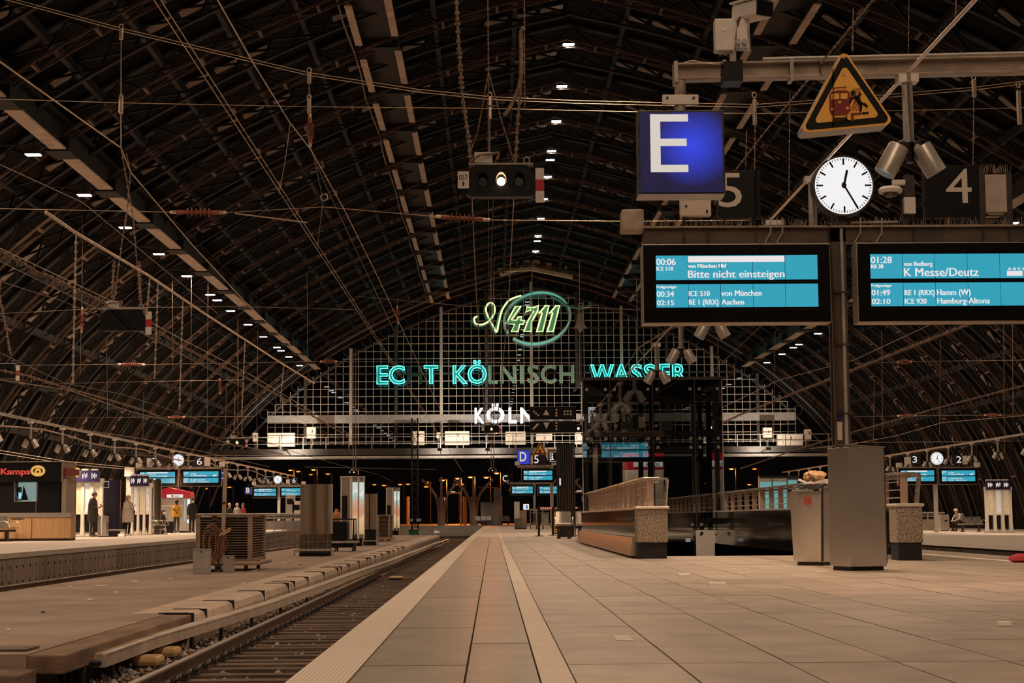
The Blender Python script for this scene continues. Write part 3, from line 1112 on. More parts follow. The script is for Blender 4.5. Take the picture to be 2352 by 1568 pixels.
t = thing('section_sign', 'backlit blue sign with a large white letter E', 'sign', P(1562, 190, BY))
part('tube', MB().tube([P(1562, 185, BY + .12), P(1562, 262, BY + .12)], .055, 14), BEAMB, t, smooth=True)
a = P(1565, 224, BY - .02)
part('mount_plate', MB().mbox(Matrix.Translation(a + Vector((0, .1, 0))), .36, .05, .1), WHITEP, t, bevel=.004)
part('mount_bolt', MB().lathe(P(1533, 224, BY - .05), [(.014, 0), (.014, .04)], 8, axis=(0, 1, 0)).lathe(P(1594, 224, BY - .05), [(.014, 0), (.014, .04)], 8, axis=(0, 1, 0)), STEELD, t)
part('box', pbox(1467, 252, 1663, 447, BY + .005, .22), STEELD, t, bevel=.01)
cc = P(1590, 335, BY) - wloc(t)
part('blue_face', pbox(1472, 257, 1658, 442, BY - .004, .01), backlit('blue_backlight', (.02, .045, .62), 1.25, cc, .42, .05), t)
b = MB()
for r_ in ((1495, 262, 1516, 395), (1516, 262, 1580, 279), (1516, 318, 1577, 335), (1516, 378, 1581, 395)):
    b.merge(pbox(*r_, BY - .008, .004))
part('letter', b, emis('sign_letter_white', (.74, .67, .6), .88), t)
part('bottom_lip', pbox(1466, 445, 1664, 450, BY - .02, .25), STEELP, t)

t = thing('security_camera', 'white box camera with a dark lens on the crossbeam', 'camera', P(1690, 150, BY))
part('post', MB().beam(P(1683, 150, BY + .05), P(1683, 110, BY + .05), .06), STEELP, t)
part('junction_box', pbox(1643, 42, 1685, 116, BY - .02, .14), WHITEP, t, bevel=.012, label='white rectangular junction box')
part('label_plate', pbox(1658, 65, 1669, 70, BY - .025, .01), mat('label_white', (.85, .83, .8), .5), t)
part('back_plate', pbox(1685, 46, 1722, 116, BY + .08, .03), WHITEP, t, bevel=.004)
part('arm', MB().prism([(P(x, y, BY).x, P(x, y, BY).z) for x, y in ((1690, 112), (1719, 112), (1716, 75), (1722, 48), (1702, 44), (1692, 70))], BY - .04, BY + .06), WHITEP, t, bevel=.01)
for x in (1696, 1711):
    part('bolt', MB().lathe(P(x, 95, BY - .07), [(.028, 0), (.028, .03), (.015, .03)], 12, axis=(0, 1, 0)), STEELP, t)
c = P(1727, 27, BY)
M4 = Matrix.Translation(c) @ Matrix.Rotation(radians(28), 4, 'Z') @ Matrix.Rotation(radians(6), 4, 'X')
part('body', MB().mbox(M4, .22, .42, .17), WHITEP, t, bevel=.03)
part('visor', MB().mbox(M4 @ Matrix.Translation((0, -.02, .1)), .25, .5, .02), WHITEP, t, bevel=.008)
part('front', MB().mbox(M4 @ Matrix.Translation((0, -.215, 0)), .2, .02, .15), BLACK, t, bevel=.01)
part('lens', MB().lathe(M4 @ Vector((0, -.22, 0)), [(.05, 0), (.05, .02), (.03, .02)], 16, axis=(M4.to_3x3() @ Vector((0, -1, 0)))), mat('lens_glass', (.01, .01, .02), .05), t)
for x in (1655, 1666):
    part('cable_gland', MB().tube([P(x, 116, BY + .05), P(x, 126, BY + .05)], .017, 8), WHITEP, t)
part('cable', MB().tube(catmull([P(1655, 126, BY + .05), P(1650, 136, BY + .05), P(1662, 146, BY + .05)], 5) , .008, 6).tube(catmull([P(1700, 38, BY), P(1694, 55, BY), P(1705, 70, BY)], 5), .007, 6), RUBBER, t)

# warning triangle
TY = 16.4
t = thing('warning_sign', 'yellow triangular warning sign showing a train and a stumbling figure', 'sign', P(1941, 300, TY))
YEL = mat('warning_yellow', (.95, .5, .09), .5, var=.05, scale=5)


def tri(sc, pts=((1938, 112), (1836, 305), (2055, 284))):
    g = Vector((sum(p[0] for p in pts) / 3, sum(p[1] for p in pts) / 3, 0))
    out = []
    for i in range(3):
        p = Vector((*pts[i], 0))
        for j in ((i - 1) % 3, (i + 1) % 3):
            k = Vector((*pts[j], 0))
            p2 = p + (k - p).normalized() * 16
            out.append(g + (p2 - g) * sc)
        mid = out.pop()
        out.append(g + (p + ((Vector((*pts[(i + 1) % 3], 0)) - p).normalized() + (Vector((*pts[(i - 1) % 3], 0)) - p).normalized()) * 6 - g) * sc)
        out.append(mid)
    return [(P(v.x, v.y, TY).x, P(v.x, v.y, TY).z) for v in out]


def tri_order(sc):
    return tri(sc)


part('backing_box', MB().prism(tri(1.0), TY + .02, TY + .3), STEELP, t)
part('yellow_border', MB().prism(tri(1.0), TY, TY + .02), YEL, t)
part('black_border', MB().prism(tri(.93), TY - .004, TY), BLACK, t)
part('yellow_field', MB().prism(tri(.70), TY - .008, TY - .004), YEL, t)


def ppoly(pts, Y, d=.004):
    return MB().prism([(P(x, y, Y).x, P(x, y, Y).z) for x, y in pts], Y - d, Y)


def zc(x, y):
    """coordinates taken from the enlarged crop"""
    return (1400 + x * .40476, y * .40476)


DRED = mat('sign_dark_red', (.22, .022, .015), .6)
TS = TY - .009
body = [zc(*p) for p in ((1247, 545), (1247, 620), (1252, 640), (1262, 652), (1275, 656), (1340, 652), (1355, 646), (1365, 630), (1366, 540), (1362, 524), (1350, 514), (1300, 512), (1262, 520), (1252, 528))]
o = part('train_symbol', ppoly(body, TS), DRED, t)
part('train_window', ppoly([zc(*p) for p in ((1258, 532), (1302, 530), (1304, 562), (1258, 566))], TS - .005), YEL, o)
part('train_window', ppoly([zc(*p) for p in ((1312, 530), (1350, 528), (1350, 560), (1312, 562))], TS - .005), YEL, o)
for x, y in ((1306, 580), (1264, 620), (1350, 614)):
    c = P(*zc(x, y), TS - .005)
    part('train_lamp', MB().lathe(c, [(.014, -.004), (.014, 0)], 12, axis=(0, 1, 0)), YEL, o)
b = MB()
for pa, pb, w in (((1265, 500), (1345, 494), .010), ((1275, 512), (1275, 500), .008), ((1335, 508), (1335, 496), .008), ((1270, 655), (1270, 668), .012), ((1345, 652), (1345, 664), .012)):
    b.beam(P(*zc(*pa), TS), P(*zc(*pb), TS), .004, w, up=(0, 0, 1)) if abs(pa[0] - pb[0]) > 20 else b.beam(P(*zc(*pa), TS), P(*zc(*pb), TS), w, .004)
part('pantograph', b, DRED, t)
b = MB()
for pa, pb in (((1278, 668), (1266, 694)), ((1340, 664), (1356, 690)), ((1274, 672), (1346, 668)), ((1270, 682), (1350, 678)), ((1266, 692), (1356, 688))):
    b.tube([P(*zc(*pa), TS), P(*zc(*pb), TS)], .007, 4)
part('rails_symbol', b, BLACK, t)
b = MB()
for k in range(12):
    x = 1368 + k * 9
    b.tube([P(*zc(max(1366, x - 40), 630 if x > 1400 else 560 + (x - 1366)), TS), P(*zc(min(1424, x + 20), 500 + max(0, (k - 5)) * 14), TS)], .003, 4)
part('hatching', b, DRED, t)
b = MB()
for pts, r in ((((1388, 548), (1405, 556), (1425, 590)), .022), (((1396, 550), (1372, 556), (1362, 582)), .011), (((1395, 548), (1412, 545), (1428, 530)), .010), (((1425, 585), (1448, 590), (1462, 606)), .013), (((1418, 585), (1428, 606), (1424, 632)), .013)):
    b.tube([P(*zc(*p), TS - .004) for p in pts], r * .9, 8)
b.lathe(P(*zc(1381, 526), TS - .004), [(.022, -.006), (.022, 0)], 14, axis=(0, 1, 0))
b.merge(ppoly([zc(*p) for p in ((1432, 638), (1470, 634), (1470, 646), (1432, 650))], TS))
part('falling_figure', b, BLACK, t)
part('platform_symbol', ppoly([zc(*p) for p in ((1368, 642), (1428, 638), (1428, 650), (1386, 654), (1386, 686), (1370, 687))], TS), DRED, t)
for p in ((1938, 133), (1938, 171)):
    part('rivet', MB().lathe(P(*p, TY - .012), [(.012, -.006), (.012, 0)], 8, axis=(0, 1, 0)), STEELP, t)
part('hanger', MB().beam(P(1940, 150, TY + .2), P(1940, 150, BY + .1), .06), STEELP, t)

# pillar and its beam
PY = 21.3
PILM = mat('pillar_brown_paint', (.085, .062, .048), .5, .2, var=.3, scale=3)
BEAM2 = mat('gantry_brown_paint', (.115, .078, .056), .5, .2, var=.35, scale=3)
pc = P(1940, 1100, PY)
pil = thing('sign_pillar', 'dark steel pillar holding the twin departure boards', 'pillar', (pc.x, PY + .1, 0))
zt = P(1940, 516, PY).z
part('flange', MB().box(pc.x - .1, pc.x + .09, PY, PY + .03, 1.5, zt), PILM, pil)
part('flange', MB().box(pc.x - .1, pc.x + .09, PY + .2, PY + .23, 1.5, zt), PILM, pil)
part('web', MB().box(pc.x - .03, pc.x + .01, PY + .03, PY + .2, 1.5, zt), PILM, pil)
part('conduit', MB().tube([(pc.x + .035, PY - .02, 1.5), (pc.x + .035, PY - .02, zt - .05)], .022, 8), STEELP, pil, smooth=True)
for z in (1.9, 2.75, 3.4):
    part('conduit_clip', MB().box(pc.x - .105, pc.x + .1, PY - .045, PY + .02, z, z + .02), STEELD, pil)
part('sticker', pbox(1924, 968, 1934, 1010, PY - .004, .004), mat('sticker_white', (.7, .66, .62), .5), pil, label='white notice sticker')
part('sticker_head', pbox(1924, 942, 1934, 966, PY - .004, .004), BLUE, pil)
# steel cladding at the pillar foot
corner = G(1955, 1311)
R19 = Matrix.Rotation(radians(19), 3, 'Z')
bw = .5
ctr = corner + R19 @ Vector((bw / 2, bw / 2, 0))
M4 = Matrix.Translation((ctr.x, ctr.y, 0)) @ Matrix.Rotation(radians(19), 4, 'Z')
bx_ = thing('pillar_cladding', 'tall brushed steel box around the foot of the pillar', 'cladding', (ctr.x, ctr.y, 0))
zb = P(1955, 1025, corner.y).z
part('plinth', MB().mbox(M4 @ Matrix.Translation((0, 0, .025)), bw - .06, bw - .06, .05), BLACK, bx_)
part('shell', MB().mbox(M4 @ Matrix.Translation((0, 0, (zb + .05) / 2)), bw, bw, zb - .05), STEEL, bx_, bevel=.008)
part('lid', MB().mbox(M4 @ Matrix.Translation((0, 0, zb + .008)) @ Matrix.Rotation(radians(2.5), 4, 'Y'), bw + .03, bw + .02, .015), STEEL, bx_)
part('side_seam', MB().mbox(M4 @ Matrix.Translation((bw / 2 + .012, 0, (zb + .05) / 2)), .024, bw - .05, zb - .12), STEELD, bx_)

bm2 = thing('gantry_beam', 'brown beam with bird spikes above the departure boards', 'beam', P(1480, 556, PY))
B0, B1 = P(1478, 537, PY), P(2460, 532, PY)
part('beam', MB().box(B0.x, B1.x, PY, PY + .2, P(1700, 557, PY).z, P(1700, 524, PY).z), BEAM2, bm2, bevel=.006)
zt2 = P(1700, 524, PY).z
part('top_flange', MB().box(B0.x - .02, B1.x, PY - .06, PY + .26, zt2, zt2 + .022), BEAMB, bm2)
b = MB()
for i in range(420):
    x = random.uniform(B0.x, B1.x)
    y = PY + random.choice((-.02, .02, .16)) + random.uniform(-.03, .03)
    b.tube([(x, y, zt2 + .02), (x + random.uniform(-.03, .03), y + random.uniform(-.02, .02), zt2 + random.uniform(.07, .14))], .0022, 3)
part('bird_spikes', b, WIRE, bm2, kind='stuff')
for x in (1572, 1628, 2100, 2260, 2320):
    a = P(x, 545, PY - .02)
    part('hanger_strap', MB().box(a.x - .015, a.x + .015, PY - .035, PY - .005, a.z - .12, a.z + .1), STEELD, bm2)
for x in (1770, 1797, 1976, 2025):
    pts = [P(x, 500, PY - .05), P(x, 535, PY - .05), P(x - 12, 556, PY - .05)]
    part('wire_hanger', MB().tube(pts, .011, 6), STEELP, bm2)
part('end_cap', pbox(1428, 480, 1479, 530, PY - .05, .3), mat('grubby_white_metal', (.42, .33, .26), .6, var=.3, scale=4), bm2, bevel=.02, label='grubby white metal end box')
part('terminal_block', pbox(1760, 505, 1800, 516, PY - .03, .1), WHITEP, bm2)
part('top_bar', MB().tube([P(1955, 511, PY - .02), P(2062, 509, PY - .02)], .014, 6), STEELP, bm2)

DIGIT = mat('digit_white', (.66, .6, .54), .6)
for s_, bx0, dg, lab in (('5', (1650, 391, 1746, 500), (1651, 397, 1703, 476), 'black platform number box with a white 5 beside the letter E'), ('4', (2127, 379, 2248, 499), (2174, 387, 2230, 466), 'black platform number box with a white 4 right of the clock')):
    t = thing('platform_number_sign', lab, 'sign', P(bx0[0], bx0[3], PY))
    part('box', pbox(*bx0, PY, .18), BLACK, t, bevel=.008)
    part('digit', ptext(s_, dg[0], dg[2], dg[3], dg[1], PY - .006, .005), DIGIT, t)
    for x in (bx0[0] + 14, bx0[2] - 14):
        part('foot', MB().tube([P(x, bx0[3], PY + .08), P(x, 520, PY + .08)], .014, 6), STEELD, t)
t = thing('control_box', 'small cream control box with a lock below the letter E', 'box', P(1598, 515, PY - .15))
part('body', pbox(1563, 448, 1633, 496, PY - .15, .12), mat('cream_box', (.66, .57, .48), .5, var=.08, scale=4), t, bevel=.012)
part('lock', MB().lathe(P(1576, 473, PY - .16), [(.014, -.008), (.014, .01)], 10, axis=(0, 1, 0)), STEELD, t)
part('keyhole', pbox(1622, 482, 1626, 489, PY - .155, .01), BLACK, t)
part('stem', MB().tube([P(1571, 494, PY - .08), P(1571, 522, PY - .02)], .02, 8), STEELD, t)
t = thing('loudspeaker_box', 'grey loudspeaker box between dark side brackets right of the number 4', 'loudspeaker', P(2288, 515, PY))
part('body', pbox(2265, 400, 2313, 487, PY - .02, .15), mat('speaker_grey', (.47, .40, .34), .6, var=.2, scale=5), t, bevel=.008)
for x in (2257, 2320):
    part('side_bracket', pbox(x - 5, 395, x + 3, 515, PY - .03, .18), STEELD, t)
b = MB()
for i in range(40):
    a = P(random.uniform(2252, 2318), 398, PY + random.uniform(0, .12))
    b.tube([a, a + Vector((random.uniform(-.03, .03), 0, random.uniform(.05, .13)))], .0022, 3)
part('bird_spikes', b, WIRE, t, kind='stuff')


# clock
def clock(label, c, r, hh, mm, group=None, pole=None):
    t = thing('station_clock', label, 'clock', c, group)
    M_ = Matrix.Translation(c)
    part('rim', MB().lathe(c, [(r * .96, -.02), (r * 1.03, -.02), (r * 1.04, .02), (r * 1.04, .16), (r * .9, .2)], 40, axis=(0, 1, 0)), STEELD, t, smooth=True)
    part('dial', MB().lathe(c, [(r * .965, -.03), (r * .965, -.01)], 40, axis=(0, 1, 0)), emis('clock_dial', (.93, .92, .92), .95), t)
    b, b2 = MB(), MB()
    for k in range(60):
        a = 2 * pi * k / 60
        d = Vector((sin(a), 0, cos(a)))
        if k % 5 == 0:
            b.beam(c + d * r * .70 + Vector((0, -.036, 0)), c + d * r * .92 + Vector((0, -.036, 0)), .01, r * .055, up=(d.z, 0, -d.x))
        else:
            b2.beam(c + d * r * .86 + Vector((0, -.036, 0)), c + d * r * .93 + Vector((0, -.036, 0)), .01, r * .018, up=(d.z, 0, -d.x))
    part('hour_mark', b, BLACK, t)
    part('minute_mark', b2, BLACK, t)
    for nm, a, L, w in (('hour_hand', (hh + mm / 60) / 12, .53, .075), ('minute_hand', mm / 60, .88, .055)):
        d = Vector((sin(2 * pi * a), 0, cos(2 * pi * a)))
        part(nm, MB().beam(c - d * r * .1 + Vector((0, -.046, 0)), c + d * r * L + Vector((0, -.046, 0)), .01, r * w, up=(d.z, 0, -d.x)), BLACK, t)
    part('hub', MB().lathe(c, [(r * .08, -.055), (r * .08, -.01)], 14, axis=(0, 1, 0)), BLACK, t)
    if pole is not None:
        part('bracket', MB().box(c.x - .06, c.x + .06, c.y + .1, c.y + .2, pole, c.z), STEELD, t)
    return t


c = P(1937, 427, PY - .1)
clock('round white station clock showing twenty-five past twelve', c, 69.5 * PY / F, 12, 25, pole=zt2)
t = thing('dome_camera', 'white dome camera on a bracket beside the clock', 'camera', P(2090, 515, PY - .1))
part('bracket', pbox(2078, 402, 2100, 455, PY - .05, .06), STEELD, t)
part('arm', pbox(2050, 412, 2080, 424, PY - .1, .06), WHITEP, t, bevel=.01)
c = P(2045, 440, PY - .1)
part('housing', MB().lathe(c, [(.1, -.02), (.145, -.015), (.155, .02), (.12, .055), (.05, .07)], 24), WHITEP, t, smooth=True)
part('dome', MB().lathe(c, [(.02, -.075), (.07, -.06), (.095, -.02), (.095, 0)], 20), mat('dome_glass', (.08, .07, .06), .1), t, smooth=True)
part('relay_box', pbox(2078, 452, 2103, 490, PY - .08, .07), WHITEP, t, bevel=.008)
part('gland', MB().tube([P(2086, 490, PY - .05), P(2086, 515, PY - .03)], .012, 6).tube([P(2096, 490, PY - .05), P(2096, 515, PY - .03)], .012, 6), STEELD, t)
part('support', pbox(2074, 455, 2082, 520, PY, .05), STEELD, t)

# ---- departure boards
SCR = {}
LEFT = dict(rows=((585, 642), (652, 706)), text=(('00:06', 1510, 1554, 607, 592), ('ICE 510', 1510, 1548, 620, 611), ('von München Hbf', 1583, 1672, 614, 605), ('Bitte nicht einsteigen', 1583, 1806, 637, 620), ('Folgezüge', 1510, 1555, 661, 655), ('00:34', 1510, 1549, 681, 668), ('02:15', 1510, 1549, 701, 689), ('ICE 510', 1584, 1632, 680, 668), ('RE 1 (RRX)', 1584, 1652, 700, 688), ('von München', 1659, 1752, 680, 667), ('Aachen', 1659, 1711, 700, 688)), bars=((1583, 587, 1807, 601),))
RIGHT = dict(rows=((585, 642), (652, 706)), text=(('01:28', 1510, 1558, 606, 591), ('RB 38', 1510, 1538, 618, 609), ('von Bedburg', 1586, 1652, 613, 603), ('K Messe/Deutz', 1586, 1758, 637, 618), ('A B C D E', 1826, 1880, 624, 618), ('Folgezüge', 1510, 1556, 661, 655), ('01:49', 1510, 1552, 681, 668), ('02:10', 1510, 1552, 701, 689), ('RE 1 (RRX)', 1586, 1655, 681, 669), ('ICE 920', 1586, 1636, 701, 689), ('Hamm (W)', 1661, 1738, 681, 668), ('Hamburg-Altona', 1661, 1782, 701, 688)), bars=((1824, 626, 1860, 637),))
K = 190.5
BEZEL = mat('board_bezel', (.004, .0035, .0035), .4, spec=.12)
SHELL = mat('board_shell', (.42, .36, .31), .4, .5, var=.1, scale=4)


def board(label, loc, content, detail=True, group=None):
    """departure board; local origin: lower left corner of the front face"""
    w, h, d = 432 / K, 180 / K, .34
    t = thing('departure_board', label, 'display', (0, 0, 0), group)
    part('shell', MB().box(-.012, w + .012, .02, d - .02, -.015, h + .015), SHELL, t, bevel=.01)
    fl = Matrix.Translation((w, d, 0)) @ Matrix.Rotation(pi, 4, 'Z')
    for side in (0, 1):
        M_ = fl if side else Matrix.Identity(4)
        part('bezel', MB().merge(MB().box(0, w, 0, .02, 0, h), M_), BEZEL, t)
        X = lambda px: (px - 1480) / K
        Z = lambda py: (740 - py) / K
        cs = (1508, 1583, 1658, 1733, 1808, 1884)
        for (ya, yb) in content['rows']:
            for c0, c1 in zip(cs, cs[1:]):
                part('screen_pane', MB().merge(MB().box(X(c0) + .003, X(c1) - .003, -.006, 0, Z(yb), Z(ya)), M_), CYAN, t)
        b = MB()
        for (x0, y0, x1, y1) in content['bars']:
            b.box(X(x0), X(x1), -.009, -.0065, Z(y1), Z(y0))
        for s_, x0, x1, yb, yt in content['text']:
            for dx in (-.003, 0, .003):
                b.merge(text_mb(s_, X(x0) + dx, X(x1) + dx, Z(yb), Z(yt) - Z(yb), -.0085 - abs(dx) * .1, 0))
        part('lettering', MB().merge(b, M_), LCDW, t)
        part('divider_rail', MB().merge(MB().box(X(1500), X(1894), -.012, 0, Z(648.5), Z(646)).box(X(1500), X(1894), -.012, 0, Z(714), Z(712)), M_), BLACK, t)
    if detail:
        for x in (1515, 1875):
            part('mount_strap', MB().box(X(x) - .02, X(x) + .02, .1, .24, h, h + .05), STEELD, t)
    t.location = loc
    return t


DBY = 20.95
bl = board('departure board reading Bitte nicht einsteigen left of the pillar', P(1480, 740, DBY), LEFT)
br = board('departure board reading K Messe/Deutz right of the pillar', P(1974, 737, DBY - .1), RIGHT)

# ============================================================ BIN
c0 = G(1890, 1299)
bn = thing('waste_bin', 'brushed steel waste bin with rubbish on its lid', 'bin', (c0.x, c0.y, 0))
Rb = Matrix.Translation((c0.x, c0.y, 0)) @ Matrix.Rotation(radians(-50), 4, 'Z') @ Matrix.Translation((-.26, .25, 0))


def loft(rings):
    n = len(rings[0])
    vs = [v for r in rings for v in r]
    fs = [(i * n + k, i * n + (k + 1) % n, (i + 1) * n + (k + 1) % n, (i + 1) * n + k) for i in range(len(rings) - 1) for k in range(n)]
    fs += [tuple(range(n))[::-1], tuple((len(rings) - 1) * n + k for k in range(n))]
    return MB().add(vs, fs)


def footprint(wx, wy, bow, z, ztop=None):
    pts = []
    for k in range(9):
        u = -1 + k / 4
        pts.append((u * wx / 2, -wy / 2 - bow * (1 - u * u)))
    pts += [(wx / 2, wy / 2), (-wx / 2, wy / 2)]
    return [Rb @ Vector((x, y, z if ztop is None else z + (ztop - z) * (y + wy / 2) / wy)) for x, y in pts]


part('plinth', loft([footprint(.44, .4, .03, 0), footprint(.44, .4, .03, .06)]), STEELD, bn)
part('body', loft([footprint(.49, .47, .05, .05), footprint(.5, .49, .055, .1), footprint(.55, .53, .08, 1.0, 1.13)]), STEEL, bn, smooth=True)
part('rim', loft([footprint(.57, .56, .08, 1.0, 1.13), footprint(.57, .56, .08, 1.03, 1.17)]), STEEL, bn)
lidM = Rb @ Matrix.Translation((0, -.2, 1.045)) @ Matrix.Rotation(radians(16), 4, 'X')
part('lid', MB().mbox(lidM, .52, .26, .035), BLACK, bn, bevel=.01)
for k, cl in enumerate(((.05, .08, .3), (.25, .25, .25), (.3, .05, .05), (.3, .12, .05))):
    o = part('opening', MB().mbox(lidM @ Matrix.Translation((-.19 + .127 * k, .0, .018)), .09, .18, .01), BLACKM, bn)
    part('waste_label', MB().mbox(lidM @ Matrix.Translation((-.19 + .127 * k, .09, .026)), .08, .03, .006), mat('bin_label_%d' % k, cl, .5), o)
part('side_slot', MB().mbox(Rb @ Matrix.Translation((.275, .0, .72)) @ Matrix.Rotation(radians(2), 4, 'Y'), .03, .14, .075), BLACK, bn, bevel=.012)
part('side_frame', MB().mbox(Rb @ Matrix.Translation((.268, -.25, .56)) @ Matrix.Rotation(radians(1.6), 4, 'Y'), .02, .03, 1.0), STEELD, bn)
# logo on the bin front
Lm = Rb @ Matrix.Translation((.09, -.335, .87)) @ Matrix.Rotation(radians(3), 4, 'X')
b = MB()
for (x0, x1, z0, z1) in ((-.055, .055, .04, .052), (-.055, .055, -.052, -.04), (-.055, -.043, -.04, .04), (.043, .055, -.04, .04)):
    b.box(x0, x1, -.004, 0, z0, z1)
b.merge(text_mb('DB', -.036, .036, -.026, .052, -.003, 0, .02, fit_box=True))
part('logo', MB().merge(b, Lm), RED, bn, label='small red framed DB logo')
PAPER = mat('crumpled_paper', (.62, .4, .22), .8, var=.3, scale=9, bump=.8, bscale=14)
ctop = Rb @ Vector((.0, -.02, 1.15))
bm = bmesh.new()
bmesh.ops.create_icosphere(bm, subdivisions=3, radius=1)
for v in bm.verts:
    k = 1 + .28 * math.sin(v.co.x * 7 + v.co.z * 4) * math.cos(v.co.y * 6 + 1)
    v.co = Vector((v.co.x * .14 * k, v.co.y * .12 * k, v.co.z * .07 * k))
bm.verts.index_update()
mb = MB().add([ctop + v.co + Vector((-.03, 0, .055)) for v in bm.verts], [tuple(v.index for v in f.verts) for f in bm.faces])
bm.free()
solo('paper_bag', mb, PAPER, 'crumpled brown paper bag lying on the steel bin', 'bag')
solo('paper_wrapper', MB().mbox(Matrix.Translation(ctop + Vector((-.2, -.02, -.015))) @ Matrix.Rotation(.4, 4, 'Y'), .1, .1, .03), mat('white_paper', (.8, .75, .7), .7), 'small white wrapper beside the paper bag on the bin', 'wrapper')

# ============================================================ STAIR PARAPETS
TERR = mat('terrazzo', (.55, .44, .34), .6, col2=(.045, .03, .02), scale=42, bump=.3, bscale=60)
CAPM = mat('worn_cap_stone', (.75, .66, .57), .35, .3, var=.12, scale=5)


def parapet(label, x0, x1, y0, y1, side):
    """side: -1 when the outer face looks left, +1 when the inner face looks left"""
    t = thing('stair_parapet', label, 'parapet', ((x0 + x1) / 2, y0, 0))
    part('end_base', MB().box(x0 + .02, x1 - .02, y0 + .02, y0 + .5, 0, .26), BLACKM, t)
    part('end_pillar', MB().box(x0, x1, y0, y0 + .5, .26, .79), TERR, t, bevel=.012)
    part('end_cap', MB().box(x0 - .03, x1 + .03, y0 - .03, y0 + .55, .79, .84), CAPM, t, bevel=.02)
    part('wall', MB().box(x0 + .03, x1 - .03, y0 + .5, y1, -.9, .79), WELLM, t)
    n = int((y1 - y0 - .5) / 1.62)
    dy = (y1 - y0 - .5) / n
    for k in range(n):
        ya = y0 + .5 + k * dy
        if side < 0:
            part('plinth_panel', MB().prism([(x0 - .09, .035), (x0 + .05, .035), (x0 + .05, .34), (x0 - .04, .33)], ya + .008, ya + dy - .008), STEEL, t)
        part('cap', MB().box(x0 - .05, x1 + .05, ya + .003, ya + dy - .003, .79, .825), CAPM if side < 0 else STEELP, t)
    xm = (x0 + x1) / 2
    yy = y0 + .3
    while yy < y1:
        part('rail_post', MB().box(xm - .055, xm + .055, yy - .008, yy + .008, .82, 1.28), PLATEP, t)
        yy += 1.25
    for z in (.93, 1.05, 1.17):
        part('rail_rod', MB().tube([(xm, y0 + .3, z), (xm, y1, z)], .01, 6), STEELP, t)
    part('handrail', MB().box(xm - .15, xm + .15, y0 + .2, y1, 1.285, 1.31), STEEL, t, bevel=.01)
    part('handrail_tube', MB().tube([(xm + .12, y0 + .1, 1.25), (xm + .12, y1, 1.25)], .025, 8), STEEL, t, smooth=True)
    e = MB().beam((x1 + .02, y0 + .22, 1.28), (x1 - .04, y0 + .4, .35), .02, .1).beam((xm, y0 + .22, 1.285), (x1 + .03, y0 + .22, 1.285), .1, .03)
    part('end_bar', e, STEEL, t)
    return t


PLATEP = mat('rail_plate', (.5, .36, .29), .5, .35, var=.1, scale=4)
a = G(1465, 1283)
b_ = P(1535, 1283, a.y)
pl_ = parapet('stair parapet with a speckled stone end and plate railing left of the stairs', a.x, b_.x, a.y, 46.2, -1)
a2 = G(2062, 1287)
b2_ = P(2122, 1287, a2.y)
pr_ = parapet('stair parapet with a speckled stone end behind the steel pillar box', a2.x, b2_.x, a2.y, 47.0, 1)
t = thing('wall_stairwell', None, None, (HX0, HY0, -3), kind='structure')
part('side', MB().box(HX0 - .05, HX0 + .0, HY0, HY1, -4, -.05).box(HX1, HX1 + .04, HY0, HY1, -4, .0), WELLM, t)
part('end', MB().box(HX0, HX1, HY1 + 4.6, HY1 + 4.7, -4, -.05), WELLM, t)

# ============================================================ GLASS LIFT
TYF = 47.3
tx0, tx1 = P(1338, 1000, TYF).x, P(1660, 1000, TYF).x
tz = P(1500, 868, TYF).z
TYB = TYF + 4.3
lift = thing('glass_lift', 'glass lift tower with steel spider fittings behind the stairs', 'lift', ((tx0 + tx1) / 2, TYF, 0))
part('roof', MB().box(tx0 - .04, tx1 + .04, TYF - .05, TYB, tz - .05, tz + .03), STEELD, lift)
part('roof_soffit', MB().prism([(tx0, tz - .05), (tx1, tz - .05), (tx1 - .7, tz - .45), (tx0 + .7, tz - .45)], TYF + .1, TYB - .1), STEELD, lift)
xs = [P(x, 1000, TYF).x for x in (1338, 1402, 1500, 1597, 1660)]
zs = [P(1500, y, TYF).z for y in (1300, 1215, 1017, 870)]
for i in range(4):
    for j in range(3):
        part('glass_pane', MB().box(xs[i] + .01, xs[i + 1] - .01, TYF, TYF + .016, zs[j] + .01, zs[j + 1] - .01), TGLASS, lift)
for j in range(3):
    for k in range(2):
        ya = TYF + .02 + 2.14 * k
        for x in (xs[0], xs[-1]):
            part('glass_pane', MB().box(x - .008, x + .008, ya + .01, ya + 2.12, zs[j] + .01, zs[j + 1] - .01), TGLASS, lift)
for i, x in enumerate(xs):
    part('post', MB().box(x - .06 + (.12 if i == 0 else -.12 if i == 4 else 0), x + .06 + (.12 if i == 0 else -.12 if i == 4 else 0), TYF + .28, TYF + .42, -1, tz - .05), (STEELD if i in (2,) else STEELP), lift)
    part('corner_trim', MB().box(x - .012, x + .012, TYF - .004, TYF + .02, zs[0], tz), STEELP if i in (0, 4) else STEELD, lift)
for x in (xs[0] + .14, xs[2], xs[4] - .14):
    part('rear_post', MB().box(x - .07, x + .07, TYB - .3, TYB - .16, -1, tz - .05), STEELD, lift)
for z in (2.93, 3.9, .55):
    part('cross_beam', MB().box(xs[0] + .1, xs[4] - .1, TYF + .45, TYF + .55, z - .08, z + .08), BEAMB, lift)
